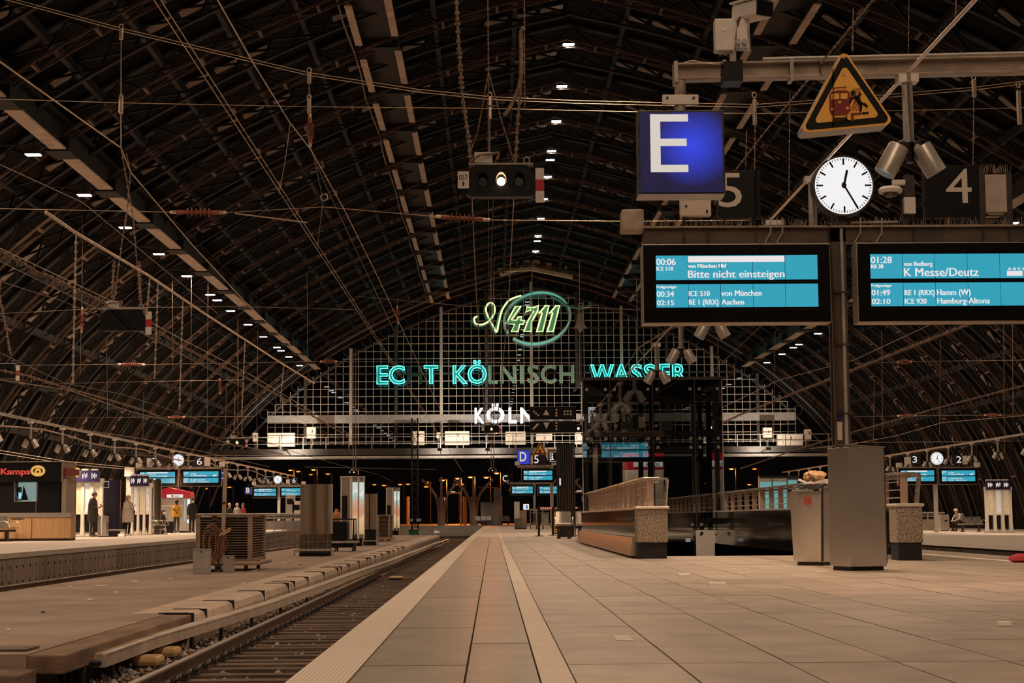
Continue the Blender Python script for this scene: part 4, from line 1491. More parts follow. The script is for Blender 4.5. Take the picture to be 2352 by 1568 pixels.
for i, x in enumerate(xs):
    for j, z in enumerate(zs[1:] + [zs[3] - .28]):
        if j == 2:
            continue
        b = MB()
        for sx in ((-1, 1) if 0 < i < 4 else ((1,) if i == 0 else (-1,))):
            for sz in ((-1, 1) if j < 2 else (0,)):
                e = Vector((x + sx * .125, TYF - .03, z + sz * .12))
                b.tube([(x, TYF + .1, z), e + Vector((0, .05, 0))], .014, 6)
                b.lathe(e, [(.045, 0), (.045, .03), (.03, .035)], 12, axis=(0, 1, 0))
        part('spider_fitting', b, STEEL, lift)
part('shaft_frame', MB().box(xs[1] + .35, xs[1] + .42, TYF + 1.4, TYF + 1.5, -1, 3.6).box(xs[3] + .25, xs[3] + .34, TYF + 1.4, TYF + 1.5, -1, 3.6).box(xs[1] + .35, xs[3] + .3, TYF + 1.4, TYF + 1.5, 2.2, 2.35).box(xs[2] - .03, xs[2] + .03, TYF + 1.4, TYF + 1.46, -1, 2.3), STEELD, lift)
for x0, x1, y0, y1 in ((1428, 1455, 968, 986), (1520, 1545, 968, 986), (1455, 1475, 952, 986)):
    part('machine_box', pbox(x0, y0, x1, y1, TYF + .6, .4), WHITEP if x0 != 1455 else STEELD, lift, bevel=.02)
part('motor_arm', MB().beam(P(1440, 968, TYF + .8), P(1437, 945, TYF + .8), .05).beam(P(1437, 945, TYF + .8), P(1452, 966, TYF + .8), .04), STEELP, lift)
part('duct', MB().tube([P(1510, 905, TYF + .9), P(1590, 905, TYF + .9)], .07, 8).tube([P(1515, 925, TYF + .9), P(1585, 925, TYF + .9)], .05, 8), STEELP, lift, smooth=True)
part('kick_panel', pbox(1600, 1217, 1656, 1300, TYF - .03, .02), mat('frosted_panel', (.62, .58, .54), .3), lift, label='pale base panel with two round fixings')
for x in (1610, 1646):
    part('fixing', MB().lathe(P(x, 1227, TYF - .04), [(.035, 0), (.035, .02)], 12, axis=(0, 1, 0)), STEELD, lift)
part('red_display', ptext('24', 1412, 1424, 886, 876, TYF + .3, 0).merge(ppoly([(1404, 876), (1410, 880), (1404, 884)], TYF + .3)), emis('led_red', (1, .06, .03), 1.6), lift)
part('call_sign', pbox(1575, 1236, 1586, 1244, TYF + .2, .02), SIGNW, lift)

# vending machine seen through the lift
t = thing('vending_machine', 'red and white vending machine seen through the glass lift', 'vending machine', P(1478, 1240, 56))
part('cabinet', MB().box(P(1435, 1100, 56).x, P(1525, 1100, 56).x, 56, 57, 0, P(1478, 1078, 56).z), WHITEP, t, bevel=.02)
part('header', pbox(1435, 1040, 1525, 1078, 56, .9), mat('vending_red', (.4, .015, .03), .4, emit=(.4, .01, .03), es=.35), t)
part('logo_plate', pbox(1455, 1058, 1522, 1072, 55.98, .02), SIGNW, t)
part('lettering', ptext('selecta', 1484, 1515, 1070, 1061, 55.97, 0, .01, fit=False), BLACK, t)
part('round_badge', MB().lathe(P(1471, 1065, 55.975), [(.07, 0), (.07, .01)], 16, axis=(0, 1, 0)), BLACK, t)

# ============================================================ NEON AND SIGNS ON THE GABLE
NY = GY - 1.1
NEON = emis('turquoise_neon', (.06, 1.0, .88), 5.0)
NEONY = emis('lime_neon', (.82, .95, .42), 1.35)
TEALF = mat('teal_letter_face', (.03, .16, .13), .6)
TEALU = mat('teal_unlit_face', (.2, .58, .46), .6)
TEALD = mat('dull_green_face', (.012, .07, .05), .6)
OUTL = mat('letter_edge_trim', (.75, .64, .52), .5)


def wall_letter(ch, x0, x1, yb, yt, label, face, tube=None, trim=None, r=.042, shear=0.0, group=None, cat='neon letter', bold=0.01):
    a = P(x0, yb, NY)
    t = thing('neon_letter', label, cat, a, group)
    mb = ptext(ch, x0, x1, yb, yt, NY, 0, bold, shear=shear)
    part('letter_face', ptext(ch, x0, x1, yb, yt, NY, .18, bold, shear=shear), face, t)
    if tube:
        o = outline_mb(mb, r)
        part('neon_tube', MB().add([v + Vector((0, -.08, 0)) for v in o.v], o.f), tube, t)
    if trim:
        part('edge_trim', outline_mb(mb, .035, 4), trim, t)
    c = P((x0 + x1) / 2, (yb + yt) / 2, NY + .4)
    part('stand_off', MB().beam(c, (c.x, GY, c.z), .06), STEELD, t)
    return t


for wd, word in enumerate((
        (('E', 866, 891, 1), ('C', 894, 929, 1), ('H', 935, 969, 0), ('T', 974, 1006, 1)),
        (('K', 1041, 1073, 1), ('Ö', 1075, 1117, 1), ('L', 1123, 1143, 2), ('N', 1150, 1184, 2), ('I', 1195, 1203, 2), ('S', 1212, 1237, 2), ('C', 1243, 1277, 2), ('H', 1286, 1318, 2)),
        (('W', 1357, 1409, 1), ('A', 1411, 1444, 1), ('S', 1450, 1474, 1), ('S', 1480, 1504, 1), ('E', 1516, 1538, 1), ('R', 1545, 1576, 1)))):
    name = ('ECHT', 'KÖLNISCH', 'WASSER')[wd]
    for i, (ch, x0, x1, st_) in enumerate(word):
        dy = -.006 * (x0 - 866)
        yt = 829 if ch == 'Ö' else 840
        nth = 'second ' if (ch == 'S' and i == 3 and wd == 2) else ''
        lab = '%s letter %s%s of the word %s on the gable' % (('dark unlit green', 'glowing turquoise neon', 'unlit pale teal')[st_], nth, ch, name)
        wall_letter(ch, x0, x1, 882 + dy, yt + dy, lab, (TEALD, TEALF, TEALU)[st_], NEON if st_ == 1 else None, OUTL if st_ == 2 else None)
        if st_ == 1:
            pass
KW = emis('white_letter_light', (.95, .93, .92), 1.25)
for i, (ch, x0, x1) in enumerate((('K', 1090, 1113), ('Ö', 1117, 1159), ('L', 1168, 1187), ('N', 1195, 1225), ('H', 1262, 1292), ('B', 1316, 1341), ('F', 1348, 1367))):
    yt = 926 if ch == 'Ö' else 936
    wall_letter(ch, x0, x1, 972 - .006 * (x0 - 1090), yt - .006 * (x0 - 1090), 'lit white letter %s of the station name on the gable' % ch, KW, cat='letter', bold=.03)
# the oval logo
lg = thing('neon_logo', 'oval neon logo with a looped N and the number 4711', 'neon sign', P(1232, 793, NY))
cxp, cyp = 1234, 731


def ellpt(rx, ry, a, dx=0, dy=0):
    return P(cxp + dx + rx * cos(a), cyp + dy - ry * sin(a) - .1 * rx * cos(a), NY)


n = 64
angs = [radians(208) - radians(345) * k / n for k in range(n + 1)]
vs = [ellpt(74, 55, a) for a in angs] + [ellpt(77.5, 62.5, a) for a in angs]
m = len(angs)
vs += [v + Vector((0, .18, 0)) for v in vs]
fs = []
for k in range(m - 1):
    fs += [(k, k + 1, m + k + 1, m + k), (2 * m + k, 3 * m + k, 3 * m + k + 1, 2 * m + k + 1), (k, 2 * m + k, 2 * m + k + 1, k + 1), (m + k, m + k + 1, 3 * m + k + 1, 3 * m + k)]
part('oval_band', MB().add(vs, fs), mat('teal_band', (.12, .5, .42), .5, emit=(.09, .45, .38), es=.8), lg)
part('oval_trim', MB().tube([ellpt(74, 55, a) for a in angs], .05, 5).tube([ellpt(77.5, 62.5, a) for a in angs], .06, 5), OUTL, lg)


def zl(x, y):
    return (1060 + x * .15945, 570 + y * .15945)


Np = [zl(*p) for p in ((240, 975), (185, 1005), (200, 1080), (285, 1100), (380, 1060), (450, 980), (480, 890), (460, 805), (410, 785), (362, 830), (352, 900), (390, 1000), (450, 1110), (505, 1205), (530, 1100), (570, 930), (620, 830), (700, 740), (860, 680))]
sp = catmull([P(x, y, NY - .05) for x, y in Np], 4)
part('initial_backing', MB().tube([p + Vector((-.08, .12, -.06)) for p in sp], .17, 6), TEALU, lg)
part('initial_tube', MB().tube(sp, .085, 6), NEONY, lg)
sw = catmull([P(*zl(*p), NY) for p in ((1290, 690), (1400, 740), (1500, 810), (1600, 850), (1720, 862), (1800, 855), (1850, 820), (1845, 775))], 4)
part('swash', MB().tube(sw, .12, 6), TEALU, lg)
part('swash_ring', MB().tube([P(*zl(1717 + 32 * cos(a * pi / 8), 815 + 32 * sin(a * pi / 8)), NY) for a in range(16)], .06, 5, closed=True), OUTL, lg)
one = ((1110, 940), (1190, 852), (1200, 828), (1262, 828), (1240, 905), (1170, 1200), (1075, 1200), (1092, 1165), (1160, 932), (1148, 915))
for poly in (((640, 1090), (775, 840), (858, 833), (718, 1035), (795, 1035), (815, 990), (870, 983), (853, 1035), (908, 1040), (893, 1095), (838, 1095), (815, 1200), (715, 1200), (765, 1095)),
             ((945, 838), (985, 856), (1050, 852), (1110, 822), (1098, 900), (1012, 1050), (1000, 1200), (898, 1200), (958, 1040), (1042, 905), (990, 890), (922, 925)),
             one, tuple((x + 152, y) for x, y in one)):
    q = [P(*zl(*p), NY) for p in poly]
    part('digit_face', MB().prism([(v.x, v.z) for v in q], NY, NY + .15), TEALU, lg)
    part('digit_tube', MB().tube([v + Vector((0, -.06, 0)) for v in q], .07, 6, closed=True), NEONY, lg)
part('stand_off', MB().beam(P(1220, 690, NY + .3), P(1220, 690, GY), .1).beam(P(1220, 780, NY + .3), P(1220, 780, GY), .1), STEELD, lg)
bc = P(1333, 754, NY)
bell = thing('neon_bell', 'tan bell shape hanging beside the oval logo', 'bell', bc)
part('body', MB().prism([(bc.x + x, bc.z + z) for x, z in ((-.62, 0), (.62, 0), (.4, .35), (.28, .9), (.26, 1.4), (-.26, 1.4), (-.28, .9), (-.4, .35))], NY - .1, NY + .12), PLATEM, bell)
part('clapper', MB().lathe(bc + Vector((0, 0, -.12)), [(.22, -.08), (.22, .1)], 14, axis=(0, 1, 0)), PLATEM, bell)
part('ring', MB().tube([bc + Vector((.2 * cos(a * pi / 6), 0, 1.6 + .2 * sin(a * pi / 6))) for a in range(12)], .06, 5, closed=True), PLATEM, bell)
part('post', MB().box(bc.x - .1, bc.x + .1, NY + .2, NY + .3, 7, bc.z), STEELD, bell)

# black symbol panel
SY = 70.0
SYM = mat('symbol_grey', (.6, .55, .5), .5)
t = thing('symbol_panel', 'black panel with triangle, slash and dot symbols in two rows', 'sign', P(1277, 992, SY))
part('upper_row', pbox(1217, 934, 1336, 963, SY, .25), BLACK, t)
part('lower_row', pbox(1217, 966, 1336, 993, SY, .25), BLACK, t)
part('row_trim', pbox(1217, 963.5, 1336, 965.5, SY - .01, .25), STEELP, t)
part('top_trim', pbox(1217, 932.5, 1336, 934, SY - .02, .28), STEELP, t)
part('triangle', ppoly([(1247, 953), (1254.5, 940), (1262, 953)], SY - .004, .01), SYM, t)
part('triangle', ppoly([(1248, 970), (1262, 970), (1255, 985)], SY - .004, .01), SYM, t)
part('slash', ppoly([(1222, 985), (1235, 971), (1238, 974), (1225, 987)], SY - .004, .01), SYM, t)
for x, y in ((1226, 945), (1231, 949), (1236, 953), (1278, 941), (1278, 948), (1278, 954), (1297, 944), (1304, 944), (1311, 944), (1297, 951), (1304, 951), (1311, 951), (1278, 971), (1278, 978), (1278, 985)):
    part('dot', MB().lathe(P(x, y, SY - .012), [(.04, 0), (.04, .01)], 10, axis=(0, 1, 0)), SYM, t)
for x in (1222, 1331):
    part('hanger', MB().tube([P(x, 934, SY + .1), P(x, 600, SY + .1)], .015, 5), WIRE, t)

# ============================================================ OVERHEAD WIRES, INSULATORS, SIGNALS
def wire(label, pts, r=.012, m=None, group='overhead wires', knots=0, double=0):
    q = [P(*p) if len(p) == 3 and abs(p[0]) > 60 or len(p) == 3 and p[2] > 12 else Vector(p) for p in pts]
    r *= .72
    b = MB().tube(q, r, 5)
    if double:
        b.tube([v + Vector((0, 0, -double)) for v in q], r, 5)
    if knots:
        for a, c in zip(q, q[1:]):
            L = (c - a).length
            k = knots
            while k < L:
                p = a.lerp(c, k / L)
                b.mbox(Matrix.Translation(p) @ (c - a).to_track_quat('Z', 'Y').to_matrix().to_4x4() @ Matrix.Rotation(k * 2.1, 4, 'Z'), r * 3.4, r * 2.8, r * 3.6)
                k += knots * random.uniform(.75, 1.25)
    return solo('overhead_wire', b, m or WIRE, label, 'wire', group, org=q[0])


def insulator(label, a, c, r=.07, group='insulators'):
    a, c = Vector(a), Vector(c)
    d = c - a
    L = d.length
    t = thing('insulator', label, 'insulator', (a + c) / 2, group)
    part('core', MB().lathe(a, [(r * .5, L * .12), (r * .55, L * .2), (r * .4, L * .3), (r * .4, L * .7), (r * .55, L * .8), (r * .5, L * .88)], 12, axis=d), INSUL, t, smooth=True)
    for k in range(6):
        z = L * (.31 + .076 * k)
        part('shed', MB().lathe(a, [(r * .4, z - .012), (r, z), (r * .98, z + .008), (r * .4, z + .02)], 14, axis=d), INSUL, t, smooth=True)
    part('clamp', MB().lathe(a, [(r * .25, 0), (r * .42, L * .04), (r * .4, L * .13)], 8, axis=d), WIREB, t)
    part('clamp', MB().lathe(a, [(r * .4, L * .87), (r * .42, L * .96), (r * .25, L)], 8, axis=d), WIREB, t)
    return t


def fitting(label, px, py, Y, h=.35):
    c = P(px, py, Y)
    t = thing('wire_clamp', label, 'clamp', c, 'wire clamps')
    part('jaw', MB().box(c.x - .05, c.x + .05, c.y - .05, c.y + .05, c.z - h * .5, c.z + h * .2), WIREB, t, bevel=.02)
    part('eye', MB().tube([c + Vector((.05 * cos(a), 0, h * .32 + .07 * sin(a))) for a in [k * pi / 5 for k in range(10)]], .016, 5, closed=True), WIREB, t)
    return t


SP = 42.0
wire('doubled span wire crossing the hall above the hanging signal', [(-60, -28, SP), (40, 0, SP), (280, 65, SP), (710, 167, SP), (960, 205, SP), (1125, 222, SP), (1320, 231, SP), (1530, 236, SP), (1735, 240, SP), (1980, 222, SP), (2240, 200, SP), (2400, 180, SP)], .014, WIREB, double=.07)
wire('single span wire below the doubled span wire', [(-40, 226, SP), (278, 236, SP), (710, 245, SP), (1125, 249, SP), (1467, 257, SP), (1733, 261, SP), (2240, 250, SP), (2400, 246, SP)], .013, WIREB)
wire('low span wire carrying two red insulators', [(-40, 478, SP), (390, 487, SP)], .013, WIREB)
insulator('ribbed red insulator on the low span wire left of the catwalk', P(390, 487, SP), P(520, 488, SP), .11)
wire('low span wire between the two red insulators', [(520, 488, SP), (742, 475, SP), (1000, 497, SP)], .011, WIREB)
wire('steadying rod slanting from the left red insulator', [(540, 490, SP), (706, 511, SP)], .025, WIREB)
insulator('ribbed red insulator on the low span wire below the hanging signal', P(998, 497, SP), P(1125, 505, SP), .11)
wire('low span wire running behind the departure board', [(1125, 505, SP), (1440, 508, SP), (1720, 506, SP)], .012, WIREB, knots=.35)
for x, ys in ((278, (65, 340)), (710, (165, 265)), (1125, (222, 350))):
    wire('dropper joining the two span wires', [(x, ys[0], SP), (x, ys[1], SP)], .016, WIREB, 'droppers')
    fitting('clamp where a dropper meets the doubled span wire', x, ys[0] + 8, SP, .4)
    fitting('clamp where a dropper meets the single span wire', x, 238 if x < 1000 else 250, SP, .5)
insulator('upright ribbed red insulator on the dropper right of the girder', P(712, 262, SP), P(713, 338, SP), .1)
wire('twisted wire pair fanning out below the upright insulator', [(713, 338, SP), (722, 365, SP), (740, 450, SP)], .01)
wire('thin wire slanting down from the upright insulator', [(716, 350, SP), (750, 430, SP), (830, 600, SP), (905, 760, SP)], .008)
solo('wire_ring', MB().tube([P(745 + 8 * cos(a * pi / 6), 453 + 8 * sin(a * pi / 6), SP) for a in range(12)], .012, 5, closed=True), WIREB, 'small wire ring hanging under the upright insulator', 'ring')
wire('thin wire below the wire ring', [(742, 462, SP), (728, 575, SP)], .009)
for a, c in (((278, 340, SP), (306, 500, SP)), ((300, 395, SP), (288, 520, SP)), ((290, 352, SP), (300, 395, SP)), ((288, 500, SP), (262, 690, SP)), ((306, 500, SP), (322, 690, SP))):
    wire('knotted hanger cable of the dark signal box', [a, c], .018, CABLE, 'signal hanger cables', knots=.25)

# running wires over the tracks
for dx in (0, .05):
    wire('bright contact wire above the nearest track', [Vector((-2.53 + dx, y, 4.56)) for y in range(11, 150, 8)], .0065, WIREB, 'contact wires')
wire('sagging messenger wire above the nearest track', [(480, -30, 15.4), (500, 0, 15.9), (585, 150, 18.5), (665, 280, 21.5), (715, 345, 24.1), (790, 480, 29.4), (870, 640, 38), (940, 790, 52), (1020, 960, 88)], .011, WIREB)
wire('thin dropper below the messenger wire', [(667, 280, 21.5), (655, 370, 21.5), (641, 446, 21.5)], .006)
wire('running wire over the asphalt platform', [(-40, 115, 15.8), (0, 142, 16.3), (278, 340, 21.6), (300, 395, 22.2), (440, 560, 26.7), (560, 690, 32), (705, 830, 43)], .012, WIREB)
wire('running wire reaching the left catenary', [(-40, 360, 20), (0, 378, 20.5), (190, 465, 24), (330, 580, 29), (500, 720, 40)], .008)
wire('thick bright contact wire above the left track', [(105, 487, 21.5), (175, 535, 23), (340, 632, 27.8), (470, 720, 33.3), (560, 778, 38.6), (640, 830, 44.9), (722, 880, 54)], .03, WIREB, 'contact wires')
for (x, y0, y1, Y) in ((175, 537, 880, 23), (345, 636, 720, 28), (420, 690, 940, 31), (363, 650, 870, 28.6), (563, 780, 958, 38.6), (652, 838, 925, 46)):
    wire('pale hanging rod below the thick contact wire', [(x, y0, Y), (x - 8, y1, Y)], .014, WIREB, 'hanging rods', knots=.12)
wire('clipped black cable sagging below a carrier wire', [(-40, 555, 27.4), (0, 577, 28.3), (60, 608, 30), (85, 626, 31), (108, 632, 31.4), (160, 658, 33), (250, 700, 36.4), (300, 725, 38.6), (360, 760, 41.5), (420, 797, 45), (500, 836, 50.8), (575, 872, 57.6), (660, 920, 68), (740, 968, 82), (800, 1002, 97)], .03, CABLE, knots=.35)
wire('carrier wire above the clipped black cable', [(-40, 548, 27.4), (0, 570, 28.3), (250, 688, 36.4), (420, 780, 45), (575, 860, 57.6), (800, 995, 97)], .012, WIREB)
wire('lower running wire left of the dark signal box', [(-40, 590, 28), (0, 600, 28.3), (250, 722, 36.4), (420, 815, 45), (640, 935, 65), (780, 1010, 97)], .009)
wire('thin wire rising towards the left edge of the hall', [(-40, 640, 28), (0, 646, 28.3), (140, 690, 33), (345, 770, 41)], .007)
wire('clipped cable low over the pit', [(-40, 840, 38), (0, 850, 39), (60, 862, 41), (150, 890, 45), (250, 918, 50), (340, 945, 56), (430, 985, 63), (520, 1018, 72), (650, 1043, 92)], .028, CABLE, knots=.4)
wire('running wire below the clipped cable over the pit', [(-40, 868, 41), (0, 872, 42.5), (155, 895, 49), (300, 945, 58), (405, 970, 66), (470, 1000, 73)], .012, WIREB)
wire('upper running wire over the pit', [(-40, 800, 40), (0, 810, 42), (150, 880, 49), (280, 905, 56), (420, 950, 67), (520, 985, 78), (690, 1045, 110)], .009)
wire('low running wire pair over the kiosk', [(-40, 1028, 70), (0, 1034, 72), (160, 1060, 84), (290, 1072, 97), (420, 1090, 115)], .016, WIREB, double=.12)
wire('wire stretched between the platform lamps and the gable', [(-40, 940, 60), (180, 985, 78), (330, 1008, 95), (480, 1040, 125), (620, 1072, 150)], .016, CABLE, knots=.8)
wire('cable joining two hanging signals near the gable', [(600, 1010, 95), (690, 1042, 100), (760, 1062, 110), (870, 1090, 130), (905, 1107, 135)], .02, CABLE)
for pts in (((-40, 722, 75), (275, 706, 75), (560, 704, 75), (820, 711, 75)), ((-40, 884, 95), (160, 880, 95), (330, 876, 95), (560, 872, 95)), ((55, 960, 100), (300, 958, 100), (585, 956, 100)), ((40, 839, 75), (270, 836, 75)), ((335, 837, 75), (560, 833, 75), (735, 830, 75)), ((775, 830, 75), (1020, 832, 75), (1320, 833, 75)), ((1963, 836, 70), (2060, 831, 70)), ((2095, 830, 70), (2400, 826, 70)), ((1963, 957, 85), (2060, 955, 85)), ((2105, 954, 85), (2260, 953, 85)), ((2300, 953, 85), (2400, 952, 85)), ((1963, 1016, 95), (2400, 1012, 95)), ((820, 680, 90), (1060, 702, 90)), ((1330, 705, 90), (1480, 712, 90)), ((250, 1046, 120), (560, 1046, 120), (900, 1052, 120)), ((1000, 1078, 130), (700, 1072, 130))):
    wire('thin span wire far down the hall', pts, .014, WIRE, 'far span wires')
for a, c in (((270, 836, 75), (335, 837, 75)), ((735, 830, 75), (775, 830, 75)), ((2060, 831, 70), (2095, 830, 70)), ((2060, 955, 85), (2105, 954, 85)), ((2260, 953, 85), (2300, 953, 85)), ((385, 958, 100), (425, 957, 100)), ((912, 702, 90), (914, 745, 90)), ((189, 705, 75), (187, 765, 75)), ((505, 868, 95), (506, 905, 95))):
    insulator('small red insulator on a far span wire', P(*a), P(*c), .11, 'far insulators')
for x, y0, y1, Y in ((705, 630, 830, 75), (914, 680, 702, 90), (914, 745, 800, 90), (478, 615, 1000, 95), (440, 600, 990, 95), (395, 560, 850, 95), (190, 500, 705, 75), (186, 765, 860, 75), (1780, 760, 1000, 80), (1650, 700, 880, 80), (545, 730, 1005, 110), (548, 735, 1005, 110), (592, 760, 1000, 110), (245, 780, 960, 90), (520, 880, 990, 100), (330, 900, 1010, 95), (2160, 780, 1000, 60), (2008, 870, 1010, 60), (2025, 760, 1000, 60), (2305, 690, 1040, 60), (2325, 700, 960, 60), (1135, 1000, 1040, 150)):
    wire('thin vertical hanger wire', [(x, y0, Y), (x + (2 if x % 2 else -2), y1, Y)], .013, WIRE, 'vertical hanger wires')
wire('doubled twisted cable low over the right-hand tracks', [(2400, 873, 46), (2352, 885, 48), (2160, 935, 58), (1965, 990, 71), (1830, 1032, 86), (1700, 1076, 104)], .03, CABLE, knots=.5)
wire('thick twisted cable slanting down right of the lift', [(2300, 715, 33), (2160, 770, 37.5), (1963, 848, 46), (1800, 912, 57), (1700, 952, 67), (1620, 990, 80)], .032, CABLE, knots=.35)
wire('bright thin contact wire right of the pillar', [(2200, 715, 32), (1963, 826, 41), (1790, 872, 49), (1650, 940, 63)], .013, WIREB)
wire('sagging wire low over the right-hand tracks', [(2400, 950, 60), (2165, 970, 70), (2060, 1000, 78), (1965, 1018, 86), (1860, 1030, 96)], .014, WIREB)
wire('thin wire from the board to the gable glass', [(1910, 590, 30), (1720, 775, 45), (1630, 860, 60)], .009)
wire('knotted carrier cable behind the letter E', [(2020, -20, 14.4), (2005, 0, 14.6), (1850, 190, 17.9), (1755, 305, 20.6), (1690, 390, 22.9), (1640, 470, 25)], .011, CABLE, knots=.2)
for x, y0, y1, Y in ((1960, 20, 118, 17.5), (1735, 235, 395, 24), (1715, 300, 390, 22), (1814, 215, 448, 25), (2088, 0, 130, 30), (2237, 190, 378, 24), (2196, 0, 60, 18)):
    wire('knotted vertical cable behind the signs', [(x, y0, Y), (x - 2, y1, Y)], .009, CABLE, 'knotted vertical cables', knots=.14)
fitting('clamp on the span wire left of the number 5', 1733, 245, 41.5, .9)
fitting('clamp on the span wire above the number 4', 2237, 195, 41.5, .6)
fitting('large clamp on the span wire at the right end', 2340, 230, 41.5, 1.2)
wire('wire fan rising from the lamp above the lift', [(1465, 800, 44), (1500, 778, 43.8), (1545, 752, 40), (1592, 742, 36)], .022, CABLE, knots=.3)
for a, c in (((1465, 800, 46), (1425, 860, 46)), ((1465, 800, 46), (1505, 845, 46)), ((1465, 800, 46), (1464, 870, 46)), ((1465, 800, 46), (1462, 640, 46))):
    wire('thin stay wire above the lift roof', [a, c], .012, WIRE, 'stay wires')


# ---- hanging light signals
def signal(label, px, py, Y, w, front=True, lit=True, hang=None):
    """w: width of the box in the photo in pixels"""
    s = w * Y / F / 1.6
    c = P(px, py, Y)
    t = thing('hanging_signal', label, 'signal', c)
    pl = [(-.8, -.3), (-.72, -.37), (.72, -.37), (.8, -.3), (.8, .1), (.6, .37), (-.6, .37), (-.8, .1)]
    part('box', MB().prism([(c.x + x * s, c.z + z * s) for x, z in pl], Y, Y + .35 * s), BLACK, t)
    part('top_rail', MB().box(c.x - .75 * s, c.x + .75 * s, Y - .02, Y + .3 * s, c.z + .38 * s, c.z + .42 * s), STEELP, t)
    part('junction_box', MB().box(c.x - .62 * s, c.x - .2 * s, Y, Y + .25 * s, c.z + .43 * s, c.z + .68 * s), WHITEP, t, bevel=.01 * s)
    part('cable_loop', MB().tube(catmull([c + Vector((-.75 * s, 0, .42 * s)), c + Vector((-.5 * s, -.1 * s, .58 * s)), c + Vector((-.25 * s, -.05 * s, .62 * s)), c + Vector((-.05 * s, -.02 * s, .66 * s)), c + Vector((-.1 * s, 0, .5 * s))], 4), .03 * s, 6), CABLE, t)
    for k in (-1, 1):
        part('hanger_ring', MB().tube([c + Vector((k * .6 * s + .07 * s * cos(a * pi / 5), .1 * s, .5 * s + .08 * s * sin(a * pi / 5))) for a in range(10)], .018 * s, 5, closed=True), STEELP, t)
    if front:
        for k, x in enumerate((-.42, 0, .42)):
            on = lit and k == 1
            cc = c + Vector((x * s, 0, 0))
            o = part('lamp_lens', MB().lathe(cc + Vector((0, -.01, -.02 * s)), [(.1 * s, 0), (.1 * s, .02)], 18, axis=(0, 1, 0)), emis('signal_white', (1, .75, .5), 4.0) if on else mat('dead_lens', (.02, .02, .02), .2), t)
            vs, fs, n_ = [], [], 13
            for i in range(n_):
                a = pi * (i / (n_ - 1)) * 1.2 - pi * .1
                for (rr, yy) in ((.13, 0), (.13, -.24), (.118, -.24), (.118, 0)):
                    vs.append(cc + Vector((rr * s * cos(a), yy * s * (.55 + .45 * max(0, sin(a))), rr * s * 1.5 * sin(a) - .02 * s)))
            for i in range(n_ - 1):
                for q in range(4):
                    fs.append((i * 4 + q, i * 4 + (q + 1) % 4, i * 4 + 4 + (q + 1) % 4, i * 4 + 4 + q))
            part('visor', MB().add(vs, fs), PLATEM if on else BLACK, o)  # tan on the lit lamp's visor stands in for its orange glow
        a = c + Vector((-.88 * s, -.02, .02 * s))
        o = part('number_plate', MB().box(a.x - .13 * s, a.x + .13 * s, Y - .03, Y - .01, a.z - .2 * s, a.z + .2 * s), WHITEP, t)
        if s > .7:
            part('lettering', text_mb('057', a.x - .1 * s, a.x + .1 * s, a.z - .0 * s, .12 * s, Y - .034, 0).merge(text_mb('I', a.x - .02 * s, a.x + .02 * s, a.z - .14 * s, .09 * s, Y - .034, 0)), BLACK, o)
        if lit:
            light('POINT', c + Vector((0, -.1 * s, 0)), 3 * s, (1, .7, .4), t, .05)
    b = c + Vector((.9 * s, -.02, -.12 * s))
    for k, m in enumerate((WHITEP, RED, WHITEP)):
        part('board', MB().box(b.x - .1 * s, b.x + .1 * s, Y - .04, Y, b.z + (.14 - .27 * k) * s, b.z + (.41 - .27 * k) * s), m, t)
    if hang:
        for i, pts in enumerate(hang):
            q = [P(x, y, Y + .1) for x, y in pts]
            r = (.045 if i in (0, 1) else .018) * max(s, .6) * .75
            bb = MB().tube(q, r, 6)
            st = .16 * s if i in (0, 1) else .12 * s
            for a_, c_ in zip(q, q[1:]):
                L = (c_ - a_).length
                k = st
                while k < L:
                    p = a_.lerp(c_, k / L)
                    bb.mbox(Matrix.Translation(p) @ Matrix.Rotation(k * 9, 4, 'Z'), r * 3.2, r * 2.6, r * 1.9)
                    k += st * random.uniform(.6, 1.5)
            part('hanger_cable', bb, CABLE, t)
    return t


signal('hanging signal with one lit lamp and a 057 plate', 1151, 415, 40, 160, hang=(((1046, -40), (1052, 80), (1062, 220), (1078, 330), (1083, 385)), ((1200, 60), (1196, 200), (1188, 290), (1184, 380)), ((1120, -40), (1122, 160), (1122, 350)), ((1122, 165), (1098, 300), (1082, 345)), ((1122, 165), (1150, 270), (1182, 375)), ((1204, -40), (1205, 245))))
solo('cable_end', MB().tube(catmull([P(1205, 70, 40), P(1196, 75, 40), P(1196, 180, 40), P(1175, 240, 40), P(1158, 265, 40)], 4), .05, 6), CABLE, 'loose cable end hanging beside the 057 signal', 'cable', smooth=True)
signal('dark hanging signal seen from behind with a cream box on top', 283, 735, 36, 105, front=False, hang=(((262, 600), (258, 690), (250, 712)), ((320, 600), (323, 690), (326, 712))))
signal('hanging signal cut off beside the red and white board over the pit', 2, 852, 48, 70, lit=False, hang=(((-10, 640), (8, 720), (25, 815)), ((3, 640), (-20, 780), (-22, 830))))
signal('small lit signal hanging over the left end of the gantry', 545, 1016, 95, 38, hang=(((540, 900), (538, 1005)), ((556, 900), (556, 1005))))
signal('small lit signal hanging below the white station name', 1129, 985, 100, 36, hang=(((1084, 455), (1095, 700), (1111, 920), (1114, 978)), ((1180, 455), (1168, 700), (1146, 930), (1142, 978)), ((1122, 455), (1124, 980)), ((1133, 455), (1120, 850)), ((1098, 665), (1172, 667)))).__setitem__('group', 'far signals')
signal('tiny lit signal above the lit advertising case', 813, 1084, 140, 18, hang=(((811, 800), (811, 1080)), ((817, 800), (817, 1080))))
signal('tiny lit signal beside the orange lamps outside the hall', 1131, 1080, 148, 15, hang=(((1128, 590), (1128, 1076)), ((1134, 590), (1134, 1076))))

